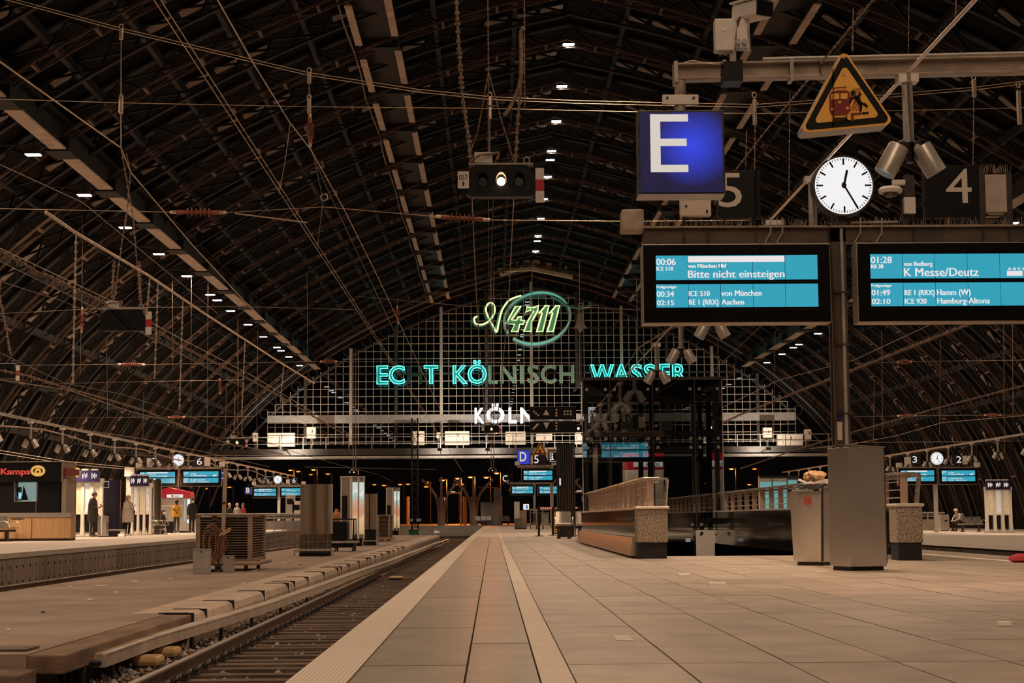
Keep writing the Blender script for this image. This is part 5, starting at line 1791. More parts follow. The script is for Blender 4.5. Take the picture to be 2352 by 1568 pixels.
# ============================================================ FURTHER SIGN GANTRIES
NUMBLUE = mat('number_blue', (.012, .013, .045), .5)
LETBLUE = emis('letter_sign_blue', (.015, .02, .3), .5)


def gantry(where, Y, foot_z, pole, beam, boards, clk=None, nums=(), boxes=()):
    z = foot_z
    if beam:
        t = thing('sign_gantry', 'grey sign beam and pole %s' % where, 'gantry', (P(pole, 1200, Y).x, Y, z))
        a, c = P(beam[0], beam[2] + 5, Y), P(beam[1], beam[2], Y)
        zz = (a.z + c.z) / 2
        part('beam', MB().box(a.x, c.x, Y, Y + .2, zz - .09, zz + .09), BEAMB, t)
        px = P(pole, 1200, Y).x
        part('pole', MB().box(px - .11, px + .11, Y + .02, Y + .2, z, zz), STEELP, t)
        b = MB()
        for i in range(70):
            x = random.uniform(a.x, c.x)
            b.tube([(x, Y + .1, zz + .09), (x + random.uniform(-.04, .04), Y + .1, zz + random.uniform(.16, .24))], .006, 3)
        part('bird_spikes', b, WIRE, t, kind='stuff')
        for x in (a.x, c.x):
            part('end_box', MB().box(x - .16, x + .16, Y - .05, Y + .2, zz + .06, zz + .34), WHITEP, t, bevel=.02)
        for (x0, y0, x1, y1) in boxes:
            part('speaker_box', pbox(x0, y0, x1, y1, Y - .03, .2), WHITEP, t)
    for i, (px, py, src, sc, lab) in enumerate(boards):
        copy_tree(src, loc=P(px, py, Y - .35), scale=sc, label=lab)
    if clk:
        clock('round lit station clock on the sign beam %s' % where, P(clk[0], clk[1], Y - .05), clk[2] * Y / F, 12, 25, pole=zz if beam else None)
    for ch, x0, y0, x1, y1, dx0, dx1, lab in nums:
        n_ = thing('platform_number_sign', lab, 'sign', P((x0 + x1) / 2, y1, Y))
        part('box', pbox(x0, y0, x1, y1, Y - .02, .2), NUMBLUE, n_)
        part('digit', ptext(ch, dx0, dx1, y1 - (y1 - y0) * .14, y0 + (y1 - y0) * .12, Y - .03, 0), SIGNW, n_)
        if beam:
            part('foot', MB().tube([P((x0 + x1) / 2, y1, Y + .08), (P((x0 + x1) / 2, y1, Y).x, Y + .08, zz)], .03, 5), STEELD, n_)


def letter_sign(ch, x0, y0, x1, y1, Y, lab, hang=None, face=None):
    t = thing('section_sign', lab, 'sign', P((x0 + x1) / 2, y1, Y))
    part('box', pbox(x0, y0, x1, y1, Y, .25), STEELD, t)
    part('face', pbox(x0 + .4, y0 + .4, x1 - .4, y1 - .4, Y - .01, .01), face or LETBLUE, t)
    w, h = x1 - x0, y1 - y0
    part('letter', ptext(ch, x0 + w * .2, x0 + w * .72, y1 - h * .2, y0 + h * .1, Y - .02, 0, .02), emis('sign_letter_white', (.78, .72, .66), 1.0), t)
    if hang:
        part('hanger', MB().tube([P((x0 + x1) / 2, y0, Y + .1), P((x0 + x1) / 2, hang, Y + .1)], .04, 6), STEELD, t)


Yl = 99.0
gantry('of the kiosk platform near the kiosk', Yl, 0, 405, (318, 510, 1073), [(315, 1117, bl, None, 'departure board above the two shelters on the kiosk platform'), (415, 1116, br, None, 'departure board below the number 6 on the kiosk platform')], (409, 1056.5, 14),
       (('7', 340, 1049, 373, 1070, 350, 360, 'blue platform number box with a 7 half behind a lamp'), ('6', 446, 1049, 469, 1070, 452, 464, 'blue platform number box with a 6 beside the round clock of the kiosk platform')), ((337, 1052, 348, 1072), (469, 1050, 482, 1070)))
letter_sign('C', 501, 1082, 521, 1104, Yl, 'blue sign with a white C behind the leaning pole', 1070)
letter_sign('D', 306, 1086, 316, 1102, Yl, 'blue letter sign partly hidden by the white speaker cluster', 1070)
t = thing('speaker_cluster', 'white speaker cluster on a pole beside the shelters', 'loudspeaker', (P(295, 1230, 84).x, 84, 0))
part('pole', MB().box(P(293, 1200, 84).x - .12, P(293, 1200, 84).x + .12, 84.1, 84.3, 0, P(293, 1095, 84).z), STEELP, t)
for x in (287, 294, 301):
    part('speaker', pbox(x - 1.5, 1073, x + 6, 1094, 83.8, .3), WHITEP, t, bevel=.02)
Yk = 140.0
gantry('of the kiosk platform far from the kiosk', Yk, 0, 640, (583, 697, 1113), [(580, 1143, bl, .88, 'far departure board left of a pole on the kiosk platform'), (643, 1142, br, .88, 'far departure board right of a pole on the kiosk platform')], (638, 1101, 9.5),
       (('7', 595, 1096, 618, 1110, 606, 612, 'far blue platform number box behind the lamps'), ('6', 668, 1096, 682, 1111, 671.5, 679, 'far blue platform number box with a 6 beside a glowing clock')), ((657, 1101, 665, 1110),))
letter_sign('B', 562, 1118, 578, 1135, Yk, 'blue sign with a white B left of the far departure boards', 1112)
Yr = 100.0
gantry('of the platform beyond the right-hand tracks', Yr, RZ, 2152, (2066, 2245, 1073), [(2064, 1112, bl, .97, 'departure board with a white bar, partly hidden by the stair railing'), (2158, 1112, br, .97, 'departure board beside the lit timetable case beyond the right-hand tracks')], (2152, 1052.5, 15),
       (('3', 2093, 1045, 2113, 1065, 2096, 2106, 'blue platform number box beside a grey speaker, numbered three'), ('2', 2187, 1045, 2210, 1065, 2197, 2208, 'blue platform number box numbered two, half behind a lamp')), ((2079, 1049, 2092, 1066), (2211, 1046, 2222, 1066)))
Yd = 118.0
gantry('beside the letter D', Yd, 0, 1268, (1188, 1272, 1068), [(1198, 1108, bl, .98, 'departure board below the small letter D')], None,
       (('5', 1217, 1042, 1255, 1067, 1227, 1237, 'black platform number box with a 5 beside the small letter D'),), ((1219, 1045, 1224, 1066),))
letter_sign('D', 1188, 1034, 1217, 1066, Yd, 'small backlit blue sign with a white D', None, emis('letter_sign_bright', (.03, .05, .55), .8))
t = thing('information_sign', 'dark square sign with a lit outline and an i', 'sign', P(1274, 1062, Yd))
part('box', pbox(1260, 1034, 1291, 1063, Yd - .05, .2), BLACK, t)
b = MB()
for r_ in ((1263, 1037, 1286, 1038), (1263, 1059.5, 1286, 1060.5), (1263, 1037, 1264, 1060), (1285, 1037, 1286, 1060), (1267, 1046, 1270, 1055), (1265, 1054, 1273, 1056)):
    b.merge(pbox(*r_, Yd - .07, .01))
b.lathe(P(1268.5, 1042.5, Yd - .07), [(.06, 0), (.06, .01)], 10, axis=(0, 1, 0))
part('lit_outline', b, SIGNW, t)
part('orange_arm', pbox(1257, 1030, 1277, 1034, Yd + .2, .2).merge(pbox(1257, 1034, 1260, 1057, Yd + .2, .2)), YEL, t)
for x, y, w, Y, lab in ((1241, 1014, 33, Yd - 1, 'small yellow warning triangle beside the letter D'), (1176.5, 1112, 17, 168, 'tiny yellow warning triangle beside the far departure boards')):
    t = thing('warning_sign', lab, 'sign', P(x, y + w * .9, Y))
    for nm, k, dd, m in (('yellow_border', 1, 0, YEL), ('black_border', .86, -.02, BLACK), ('yellow_field', .62, -.04, YEL)):
        cy = y + w * .6
        part(nm, ppoly([(x, cy - w * .6 * k), (x - w * .5 * k, cy + w * .3 * k), (x + w * .5 * k, cy + w * .3 * k)], Y + dd, .02), m, t)
    part('train_symbol', ppoly([(x - w * .12, y + w * .55), (x + w * .06, y + w * .55), (x + w * .06, y + w * .8), (x - w * .12, y + w * .8)], Y - .07, .01), DRED, t)
    part('hanger', MB().beam(P(x, y + w * .5, Y + .1), (P(x, y, Y).x, Y + 1.1, P(x, 1069, Y + 1).z), .05), STEELD, t)
Yc = 168.0
gantry('of the outer platform end', Yc, 0, 1228, (1165, 1272, 1107), [(1173, 1137, bl, 1.0, 'small departure board far out on the beige platform'), (1236, 1137, br, 1.0, 'small departure board far out beside a pole')], None, ())
letter_sign('C', 1150, 1089, 1172, 1110, Yc, 'dark sign with a white C', None, BLACK)
letter_sign('B', 1140, 1131, 1151, 1143, 185, 'tiny blue sign with a white B by the orange shelter', 1206)
letter_sign('A', 1017, 1142, 1026, 1153, 200, 'tiny blue sign with a white A on an orange column', 1205)


# ============================================================ PEOPLE
def person(label, loc, face, ht, pose, cols, coat=None, hair_long=False, extra=None, shoe=None):
    s = ht / 1.76
    J = dict(pel=(0, 0, .95), ab=(0, 0, 1.1), ch=(0, -.01, 1.3), nk=(0, .0, 1.48), jaw=(0, -.03, 1.56), hd=(0, -.02, 1.65), tp=(0, -.005, 1.72),
             sl=(.17, 0, 1.42), sr=(-.17, 0, 1.42), el=(.24, .03, 1.14), er=(-.24, .03, 1.14), wl=(.25, -.06, .9), wr=(-.25, -.06, .9),
             hl=(.25, -.09, .82), hr=(-.25, -.09, .82), pl=(.09, 0, .9), pr=(-.09, 0, .9), kl=(.1, -.02, .5), kr=(-.1, -.02, .5),
             al=(.1, .03, .09), ar=(-.1, .03, .09), tl=(.12, -.16, .045), tr=(-.12, -.16, .045), bl=(.1, .07, .05), br=(-.1, .07, .05))
    J.update(pose)
    RAD = dict(pel=.14, ab=.13, ch=.15, nk=.055, jaw=.07, hd=.098, tp=.07, sl=.075, sr=.075, el=.05, er=.05, wl=.032, wr=.032, hl=.034, hr=.034, pl=.095, pr=.095,
               kl=.062, kr=.062, al=.045, ar=.045, tl=.035, tr=.035, bl=.04, br=.04)
    E = [('pel', 'ab', 't'), ('ab', 'ch', 't'), ('ch', 'nk', 't'), ('nk', 'jaw', 'k'), ('jaw', 'hd', 'k'), ('hd', 'tp', 'h')]
    for a in 'lr':
        E += [('ch', 's' + a, 't'), ('s' + a, 'e' + a, 't'), ('e' + a, 'w' + a, 't'), ('w' + a, 'h' + a, 'k'), ('pel', 'p' + a, 'l'), ('p' + a, 'k' + a, 'l'), ('k' + a, 'a' + a, 'l'), ('a' + a, 't' + a, 's'), ('a' + a, 'b' + a, 's')]
    names = list(J)
    V = [Vector(J[n_]) * s for n_ in names]
    R_ = [RAD[n_] * s for n_ in names]
    edges = [(names.index(a), names.index(b), c) for a, b, c in E]
    for a, sg in (('l', 1), ('r', -1)):      # five fingers, rooted in the palm
        h, w = Vector(J['h' + a]), Vector(J['w' + a])
        d = (h - w).normalized()
        side = d.cross(Vector((0, 0, 1)))
        side = side.normalized() if side.length > .2 else Vector((0, 1, 0))
        for k, L in enumerate((.07, .085, .08, .065, .05)):
            off = side * ((k - 1.6) * .02)
            p1 = h + off + d * (.02 if k < 4 else -.02)
            if k == 4:
                p1 = h + side * .04 - d * .01
            p2 = p1 + d * L * .55 + Vector((0, 0, -.006))
            p3 = p2 + d * L * .45 + Vector((0, -.012, -.012))
            i0 = len(V)
            V += [p1 * s, p2 * s, p3 * s]
            R_ += [.011 * s, .0095 * s, .008 * s]
            edges += [(names.index('h' + a), i0, 'k'), (i0, i0 + 1, 'k'), (i0 + 1, i0 + 2, 'k')]
    me = bpy.data.meshes.new('body')
    me.from_pydata([tuple(v) for v in V], [(a, b) for a, b, c in edges], [])
    ob = bpy.data.objects.new('body', me)
    COL.objects.link(ob)
    sk = ob.modifiers.new('skin', 'SKIN')
    sk.use_smooth_shade = True
    for i, d in enumerate(me.skin_vertices[0].data):
        d.radius = (R_[i], R_[i])
        d.use_root = (i == 0)
    ob.modifiers.new('sub', 'SUBSURF').levels = 1
    dg = bpy.context.evaluated_depsgraph_get()
    m2 = bpy.data.meshes.new_from_object(ob.evaluated_get(dg))
    bpy.data.objects.remove(ob)
    m2.materials.clear()
    keys = ['k', 'h', 't', 'l', 's']
    for k in keys:
        m2.materials.append(cols[k])
    zc_ = (Vector(J['hd']) * s)
    for p in m2.polygons:
        best, bk = 9, 't'
        for a, b, c in edges:
            A, B = V[a], V[b]
            ab = B - A
            t_ = max(0, min(1, (p.center - A).dot(ab) / max(1e-9, ab.length_squared)))
            d = (p.center - (A + ab * t_)).length
            if d < best:
                best, bk = d, c
        if bk in 'kh' and (p.center - zc_).length < .16 * s:
            bk = 'h' if (p.center.z > zc_.z + .035 * s or p.center.y > zc_.y + .03 * s) else 'k'
        p.material_index = keys.index(bk)
        p.use_smooth = True
    t = thing('person', label, 'person', (0, 0, 0))
    bo = bpy.data.objects.new('body', m2)
    COL.objects.link(bo)
    bo.parent = t
    hd, jaw = Vector(J['hd']) * s, Vector(J['jaw']) * s
    fd = Vector((0, -1, 0)) if 'look' not in pose else Vector(pose['look']).normalized()
    fx = fd.cross(Vector((0, 0, 1))).normalized()
    part('nose', MB().lathe(hd + fd * .085 * s + Vector((0, 0, -.03 * s)), [(.017 * s, -.01), (.014 * s, .02 * s), (.004, .035 * s)], 8, axis=fd), cols['k'], t)
    for k in (-1, 1):
        part('eye', MB().lathe(hd + fd * .09 * s + fx * (k * .034 * s), [(.012 * s, 0), (.008 * s, .006)], 8, axis=fd), BLACK, t)
        part('ear', MB().lathe(hd + fx * (k * .092 * s) + Vector((0, 0, -.02 * s)), [(.03 * s, -.008), (.026 * s, .012)], 8, axis=fx * k), cols['k'], t)
    part('mouth', MB().mbox(Matrix.Translation(hd + fd * .088 * s + Vector((0, 0, -.075 * s))), .045 * s, .012, .01), mat('lips', (.3, .1, .08), .6), t)
    hm = MB()
    for ring in range(6):
        pass
    bmh = bmesh.new()
    bmesh.ops.create_icosphere(bmh, subdivisions=2, radius=.112 * s)
    kill = [v for v in bmh.verts if (v.co.z < -.02 * s and v.co.dot(fd) > -.02 * s) or v.co.z < -.075 * s]
    bmesh.ops.delete(bmh, geom=kill, context='VERTS')
    bmh.verts.index_update()
    hm.add([v.co + hd + Vector((0, 0, .02 * s)) - fd * .012 * s for v in bmh.verts], [tuple(v.index for v in f.verts) for f in bmh.faces])
    bmh.free()
    part('hair', hm, cols['h'], t, smooth=True)
    if hair_long:
        part('long_hair', loft([[hd + Vector((.09 * s * k * cos(a), .075 * s + .045 * s * sin(a), z * s)) for a in [q * pi / 5 for q in range(10)]] for k, z in ((.9, .02), (1.1, -.12), (1.1, -.3), (.7, -.42))]), cols['h'], t, smooth=True)
    if coat:
        zt_, zb_, rt, rb, m = coat
        lv = []
        for k in range(6):
            f = k / 5
            z = zt_ + (zb_ - zt_) * f
            w = rt + (rb - rt) * f + (.02 * sin(f * pi))
            lv.append([Vector((w * 1.2 * cos(a), w * .82 * sin(a) - .005, z)) * s for a in [q * pi / 8 for q in range(16)]])
        part('coat', loft(lv), m, t, smooth=True)
        part('collar', MB().tube([Vector((.085 * cos(a), .08 * sin(a), 1.485)) * s for a in [q * pi / 6 for q in range(12)]], .035 * s, 6, closed=True), m, t, smooth=True)
    if extra:
        extra(t, s, J)
    t.location = loc
    t.rotation_euler = (0, 0, radians(face))
    return t


def cl(name, c):
    return mat('cloth_' + name, c, .85, var=.15, scale=20, bump=.2, bscale=60)


SKIN = mat('skin', (.55, .33, .23), .5)
HB = mat('brown_hair', (.09, .05, .03), .7)
HBK = mat('black_hair', (.012, .01, .01), .6)
HBL = mat('fair_hair', (.4, .25, .13), .7)
WSH = mat('white_shoe', (.75, .7, .66), .6)
BSH = mat('brown_shoe', (.1, .06, .04), .6)


def phone_x(t, s, J):
    h = Vector(J['hl']) * .5 + Vector(J['hr']) * .5
    part('phone', MB().mbox(Matrix.Translation((h + Vector((0, -.05, .04))) * s) @ Matrix.Rotation(-.9, 4, 'X'), .08 * s, .012, .16 * s), BLACK, t)
    part('headphones', MB().tube([(Vector(J['hd']) + Vector((.1 * cos(a), .01, .02 + .1 * sin(a)))) * s for a in [q * pi / 8 for q in range(9)]], .014 * s, 6).lathe((Vector(J['hd']) + Vector((.1, 0, 0))) * s, [(.04 * s, -.01), (.035 * s, .025)], 10, axis=(1, 0, 0)).lathe((Vector(J['hd']) + Vector((-.1, 0, 0))) * s, [(.04 * s, -.01), (.035 * s, .025)], 10, axis=(-1, 0, 0)), BLACK, t)


g = G(212, 1233.5)
person('person in a long dark coat looking down at a phone', (g.x, g.y, 0), 72, 103 * g.y / F,
       dict(el=(.25, .02, 1.16), er=(-.25, .02, 1.16), wl=(.1, -.26, 1.15), wr=(-.1, -.26, 1.15), hl=(.05, -.33, 1.19), hr=(-.05, -.33, 1.19), hd=(0, -.075, 1.635), tp=(0, -.1, 1.705), jaw=(0, -.07, 1.55), kl=(.08, -.04, .5), al=(.09, .02, .09)),
       dict(k=SKIN, h=HB, t=cl('charcoal', (.036, .031, .027)), l=cl('dark_denim', (.03, .032, .036)), s=BSH), (1.44, .62, .165, .215, cl('charcoal', (.036, .031, .027))), extra=phone_x)


def bag_mask(t, s, J):
    fd = Vector((0, -1, 0))
    part('face_mask', MB().mbox(Matrix.Translation((Vector(J['hd']) + Vector((0, -.085, -.055))) * s), .12 * s, .05 * s, .09 * s), mat('mask_white', (.8, .78, .76), .7), t, bevel=.02)
    part('shoulder_bag', MB().mbox(Matrix.Translation(Vector((.26, .03, 1.02)) * s) @ Matrix.Rotation(.15, 4, 'Y'), .12 * s, .3 * s, .24 * s), BLACK, t, bevel=.03)
    part('bag_flap', MB().mbox(Matrix.Translation(Vector((.33, .0, 1.06)) * s), .02 * s, .2 * s, .1 * s), WSH, t)
    part('bag_strap', MB().tube([Vector(p) * s for p in ((.26, .08, 1.14), (.17, .04, 1.5), (.1, -.14, 1.42), (.2, -.16, 1.16))], .018 * s, 6), BLACK, t)


g = G(293, 1231.5)
PUFF = cl('cream_puffer', (.55, .47, .39))
person('person in a cream padded coat hugging herself with a black shoulder bag', (g.x, g.y, 0), 60, 93 * g.y / F,
       dict(el=(.27, -.06, 1.14), er=(-.27, -.06, 1.14), wl=(-.02, -.24, 1.2), wr=(.04, -.24, 1.26), hl=(-.1, -.25, 1.24), hr=(.12, -.25, 1.32)),
       dict(k=SKIN, h=HBL, t=PUFF, l=cl('black', (.012, .011, .011)), s=WSH), (1.45, .6, .19, .245, PUFF), extra=bag_mask, hair_long=True)


def strap_x(t, s, J):
    part('strap', MB().tube([Vector(p) * s for p in ((.16, -.06, 1.46), (.08, .16, 1.32), (-.14, .16, 1.06))], .025 * s, 6).tube([Vector(p) * s for p in ((-.19, .13, 1.27), (.19, .13, 1.27))], .02 * s, 6), BLACK, t)


g = G(405, 1226)
YJ = cl('mustard_jacket', (.68, .36, .05))
person('person in a mustard yellow jacket seen from behind', (g.x, g.y, 0), 165, 77 * g.y / F, dict(wl=(.22, -.12, .95), wr=(-.22, -.12, .95), hl=(.2, -.17, .9), hr=(-.2, -.17, .9)),
       dict(k=SKIN, h=HBK, t=YJ, l=cl('olive', (.06, .05, .035)), s=WSH), (1.45, .88, .185, .2, YJ), extra=strap_x)


def mask_only(t, s, J):
    fd = Vector(J.get('look', (0, -1, 0))).normalized()
    part('face_mask', MB().mbox(Matrix.Translation((Vector(J['hd']) + fd * .085 + Vector((0, 0, -.055))) * s), .11 * s, .06 * s, .09 * s), mat('mask_white', (.8, .78, .76), .7), t, bevel=.02)


SIT = dict(pel=(0, .05, .5), ab=(0, .06, .66), ch=(0, .04, .86), nk=(0, .02, 1.04), jaw=(0, -.02, 1.11), hd=(0, -.02, 1.2), tp=(0, -.005, 1.27), sl=(.16, .03, .98), sr=(-.16, .03, .98), el=(.23, -.02, .74), er=(-.23, -.02, .74),
           wl=(.12, -.25, .64), wr=(-.12, -.25, .64), hl=(.06, -.32, .63), hr=(-.06, -.32, .63), pl=(.09, 0, .5), pr=(-.09, 0, .5), kl=(.11, -.42, .5), kr=(-.11, -.42, .5), al=(.12, -.42, .09), ar=(-.12, -.42, .09), tl=(.13, -.6, .045), tr=(-.13, -.6, .045), bl=(.12, -.38, .05), br=(-.12, -.38, .05))
g = G(374, 1225)
person('person in black seated beside a suitcase', (g.x, g.y, 0), 75, 1.66, SIT, dict(k=SKIN, h=HBK, t=cl('black', (.012, .011, .011)), l=cl('black', (.012, .011, .011)), s=BLACK), hair_long=True, extra=mask_only)
gs = G(390, 1225)
t = thing('suitcase', 'black wheeled suitcase with a raised silver handle', 'suitcase', (gs.x, gs.y, 0))
part('case', MB().box(gs.x - .19, gs.x + .19, gs.y - .13, gs.y + .13, .06, .64), BLACK, t, bevel=.04)
part('handle', MB().tube([(gs.x - .12, gs.y, .64), (gs.x - .12, gs.y, 1.05), (gs.x + .12, gs.y, 1.05), (gs.x + .12, gs.y, .64)], .014, 6), STEEL, t)
for k in (-1, 1):
    part('wheel', MB().lathe((gs.x + k * .15 - .02, gs.y, .05), [(.05, 0), (.05, .04)], 12, axis=(1, 0, 0)), RUBBER, t)
g = G(440, 1224)
BLK = cl('black', (.012, .011, .011))
person('person dressed in black standing behind the vending machine', (g.x, g.y, 0), 40, 79 * g.y / F, {}, dict(k=SKIN, h=HBK, t=BLK, l=BLK, s=BLACK), (1.45, .7, .18, .21, BLK), extra=mask_only)
for px, col, lab, fc in ((527, BLK, 'balding person in dark clothes beyond the metal balustrade', 70), (543, cl('grey_wool', (.3, .27, .25)), 'grey-haired person beyond the metal balustrade', 160), (556, cl('red_sweater', (.4, .04, .04)), 'person in red clothes beyond the metal balustrade', 250)):
    person(lab, (P(px, 1150, 112).x, 112 + (px - 527) * .02, 0), fc, 1.74, {}, dict(k=SKIN, h=mat('grey_hair', (.4, .37, .34), .7) if px == 543 else (SKIN if px == 527 else HB), t=col, l=BLK, s=BLACK))
LEAN = dict(SIT)
LEAN.update(ch=(0, -.14, .84), nk=(0, -.22, 1.0), jaw=(0, -.28, 1.06), hd=(0, -.3, 1.14), tp=(0, -.31, 1.21), sl=(.17, -.16, .95), sr=(-.17, -.16, .95), el=(.24, -.3, .72), er=(-.24, -.3, .72), wl=(.1, -.5, .62), wr=(-.1, -.5, .62), hl=(.05, -.57, .6), hr=(-.05, -.57, .6), ab=(0, -.02, .66))
g = G(2206, 1221, RZ)


def pack_x(t, s, J):
    part('white_cap', MB().lathe(Vector(J['hd']) * s + Vector((0, 0, .02)), [(.118 * s, 0), (.12 * s, .05), (.08 * s, .11), (.02, .125)], 14), WSH, t, smooth=True)
    part('backpack', MB().mbox(Matrix.Translation(Vector((0, .16, .8)) * s) @ Matrix.Rotation(.35, 4, 'X'), .28 * s, .16 * s, .4 * s), cl('slate', (.2, .21, .23)), t, bevel=.05)


person('person in a white cap leaning forward on the bench below the number 2', (g.x, g.y, RZ), -60, 1.85, LEAN, dict(k=SKIN, h=WSH, t=cl('pale_jacket', (.42, .4, .38)), l=BLK, s=BLACK), extra=pack_x)


# ============================================================ KIOSK PLATFORM FURNITURE
def bench(label, c, rz, n=3, group=None):
    M_ = Matrix.Translation(c) @ Matrix.Rotation(rz, 4, 'Z')
    t = thing('metal_bench', label, 'bench', c, group)
    w = .56
    L = n * w
    part('rail', MB().merge(MB().box(-L / 2, L / 2, -.04, .04, .32, .4), M_), STEELD, t)
    for k in (-.3, .3):
        part('leg', MB().merge(MB().box(L * k - .05, L * k + .05, -.05, .05, 0, .32).box(L * k - .06, L * k + .06, -.25, .25, 0, .03), M_), STEELD, t)
    for i in range(n):
        x = -L / 2 + w * (i + .5)
        prof = [(.22, .45), (-.2, .42), (-.26, .5), (-.34, .86), (-.31, .87), (-.22, .5), (-.18, .455), (.22, .48)]
        vs = [(x - .24, y, z) for y, z in prof] + [(x + .24, y, z) for y, z in prof]
        m = len(prof)
        fs = [tuple(range(m)), tuple(range(2 * m - 1, m - 1, -1))] + [(q, (q + 1) % m, (q + 1) % m + m, q + m) for q in range(m)]
        part('seat', MB().merge(MB().add([(a, -b, c_) for a, b, c_ in vs], fs), M_), STEEL, t)
    for i in range(n + 1):
        x = -L / 2 + w * i
        part('armrest', MB().merge(MB().tube(catmull([(x, .24, .44), (x, .2, .66), (x, -.1, .66), (x, -.22, .45)], 4), .018, 6), M_), STEEL, t)
    return t


KY = 61.0
WOOD = mat('light_oak_panel', (.5, .3, .14), .5, var=.2, scale=3, stretch=(4, 4, .5), bump=.05, bscale=20)
kx = lambda x, Y=KY: P(x, 1150, Y).x
kz = lambda y, Y=KY: P(80, y, Y).z
ki = thing('bakery_kiosk', 'black bakery kiosk with oak counter and glowing red name', 'kiosk', (kx(40), KY, 0))
KB = mat('kiosk_black', (.006, .005, .0045), .35, spec=.3)
xa, xb = kx(-170), kx(140)
part('wall', MB().box(xa, kx(25), KY + .3, KY + .4, .3, kz(1100)).box(kx(80), xb, KY + .3, KY + .4, .3, kz(1100)).box(kx(25), kx(80), KY + .3, KY + .4, .3, kz(1151)), KB, ki)
part('side_wall', MB().box(xb - .1, xb, KY + .3, KY + 2.2, .3, kz(1100)), mat('kiosk_side_grey', (.3, .25, .21), .5), ki)
part('back_wall', MB().box(xa, xb, KY + 2.1, KY + 2.2, 0, kz(1065)), KB, ki)
part('header', MB().box(xa, xb, KY, KY + 2.0, kz(1106), kz(1060)), KB, ki)
part('header_side', MB().box(xb, xb + .03, KY, KY + 2.0, kz(1106), kz(1060)), mat('kiosk_side_grey', (.3, .25, .21), .5), ki)
part('roof_trim', MB().box(xa - .05, xb + .06, KY - .05, KY + 2.05, kz(1061), kz(1059.3)), STEELP, ki)
part('ceiling_panel', MB().box(xa, xb, KY + .3, KY + 2.1, kz(1104), kz(1103)), KB, ki)
part('corner_post', MB().box(kx(139.5), kx(150), KY + .1, KY + .5, .3, kz(1100)), mat('kiosk_side_grey', (.3, .25, .21), .5), ki)
part('servery_back', MB().box(kx(20), kx(86), KY + 1.2, KY + 1.25, .8, kz(1103)), mat('servery_light', (.35, .42, .4), .5, emit=(.45, .62, .58), es=.42), ki, label='lit pale teal back panel')
part('servery_shade', MB().add([P(50, 1148, KY + .9), P(65, 1148, KY + .9), P(54, 1113, KY + .9)] + [P(50, 1148, KY + 1), P(65, 1148, KY + 1), P(54, 1113, KY + 1)], [(0, 1, 2), (5, 4, 3), (0, 3, 4, 1), (1, 4, 5, 2), (2, 5, 3, 0)]), BLACK, ki)
part('window_frame', MB().box(kx(28), kx(28.8), KY + .25, KY + .32, kz(1151), kz(1106)).box(kx(78), kx(78.8), KY + .25, KY + .32, kz(1177), kz(1106)).box(kx(28), kx(78.8), KY + .25, KY + .32, kz(1151.5), kz(1150.5)), STEELP, ki)
for x0, x1, m in ((-170, -66, WOOD), (-65, 8, WOOD), (9, 22, WOOD), (23, 73, WOOD), (75, 163, WOOD)):
    part('counter_panel', MB().box(kx(x0, KY - .5), kx(x1, KY - .5), KY - .5, KY - .44, .09, kz(1189)), m, ki)
part('counter_body', MB().box(kx(-170), kx(162.5, KY - .5), KY - .44, KY + .3, .08, kz(1187)), WOOD, ki)
part('counter_steel', MB().box(kx(-170), kx(163, KY - .5), KY - .53, KY + .3, kz(1188), kz(1177.5)), STEEL, ki)
part('kick_base', MB().box(kx(-170), kx(158, KY - .5), KY - .4, KY + .2, 0, .09), STEELD, ki)
part('drawer_slot', MB().box(kx(36), kx(63), KY - .52, KY - .5, kz(1192), kz(1190.5)), BLACK, ki)
part('wordmark', ptext('Kamps', 1, 69, 1094, 1075, KY - .06, .05, .02), emis('kiosk_red', (.75, .06, .04), .85), ki, label='glowing red lettering')
rp_ = []
for k in range(40):
    a = 2 * pi * k / 40
    rp_.append(P(87 + 14 * cos(a), 1081 - 9.8 * sin(a), KY - .06))
GOLD = emis('kiosk_gold', (.85, .45, .1), .85)
part('pretzel_ring', MB().tube(rp_, .045, 8, closed=True), GOLD, ki, label='glowing gold pretzel ring')
part('pretzel_knot', MB().tube([P(87 + 5 * cos(a), 1083 - 5.5 * sin(a), KY - .06) for a in [radians(-70) + radians(330) * q / 20 for q in range(21)]], .04, 8), GOLD, ki)
part('side_sign', MB().box(xb + .03, xb + .3, KY + .2, KY + .5, kz(1092), kz(1074)).box(xb + .03, xb + .25, KY + .7, KY + 1.6, kz(1090), kz(1076)), mat('dark_red_sign', (.2, .03, .02), .5), ki)
part('side_pretzel', MB().tube([(xb + .2, KY + 1.5 + .3 * cos(a), kz(1082) + .13 * sin(a)) for a in [q * pi / 10 for q in range(20)]], .04, 6, closed=True), GOLD, ki)
cf = P(35, 1150, KY + .6)
t = thing('coffee_machine', 'steel coffee machine in the lit kiosk window', 'coffee machine', (cf.x, KY + .6, cf.z))
part('body', pbox(31, 1138, 46, 1151, KY + .6, .3), STEEL, t, bevel=.02)
part('column', MB().tube([P(35, 1140, KY + .65), P(35, 1118, KY + .65)], .05, 8).lathe(P(36, 1119, KY + .65), [(.1, 0), (.07, .12), (.02, .16)], 12), STEELP, t, smooth=True)
part('display', pbox(43, 1132, 48.5, 1145, KY + .55, .03), emis('machine_blue', (.2, .6, .9), 1.2), t)
solo('shelf_box', pbox(41, 1118, 47, 1130, KY + .9, .2), mat('brown_box', (.25, .13, .08), .6), 'small brown box above the coffee machine', 'box')
c = G(62, 1240)
solo('paper_cup', MB().lathe(c, [(.04, 0), (.052, .15), (.055, .155), (.05, .17)], 14), mat('cup_orange', (.5, .24, .08), .6), 'orange paper cup on the ground by the kiosk', 'cup', smooth=True)
bc_ = G(20, 1242)
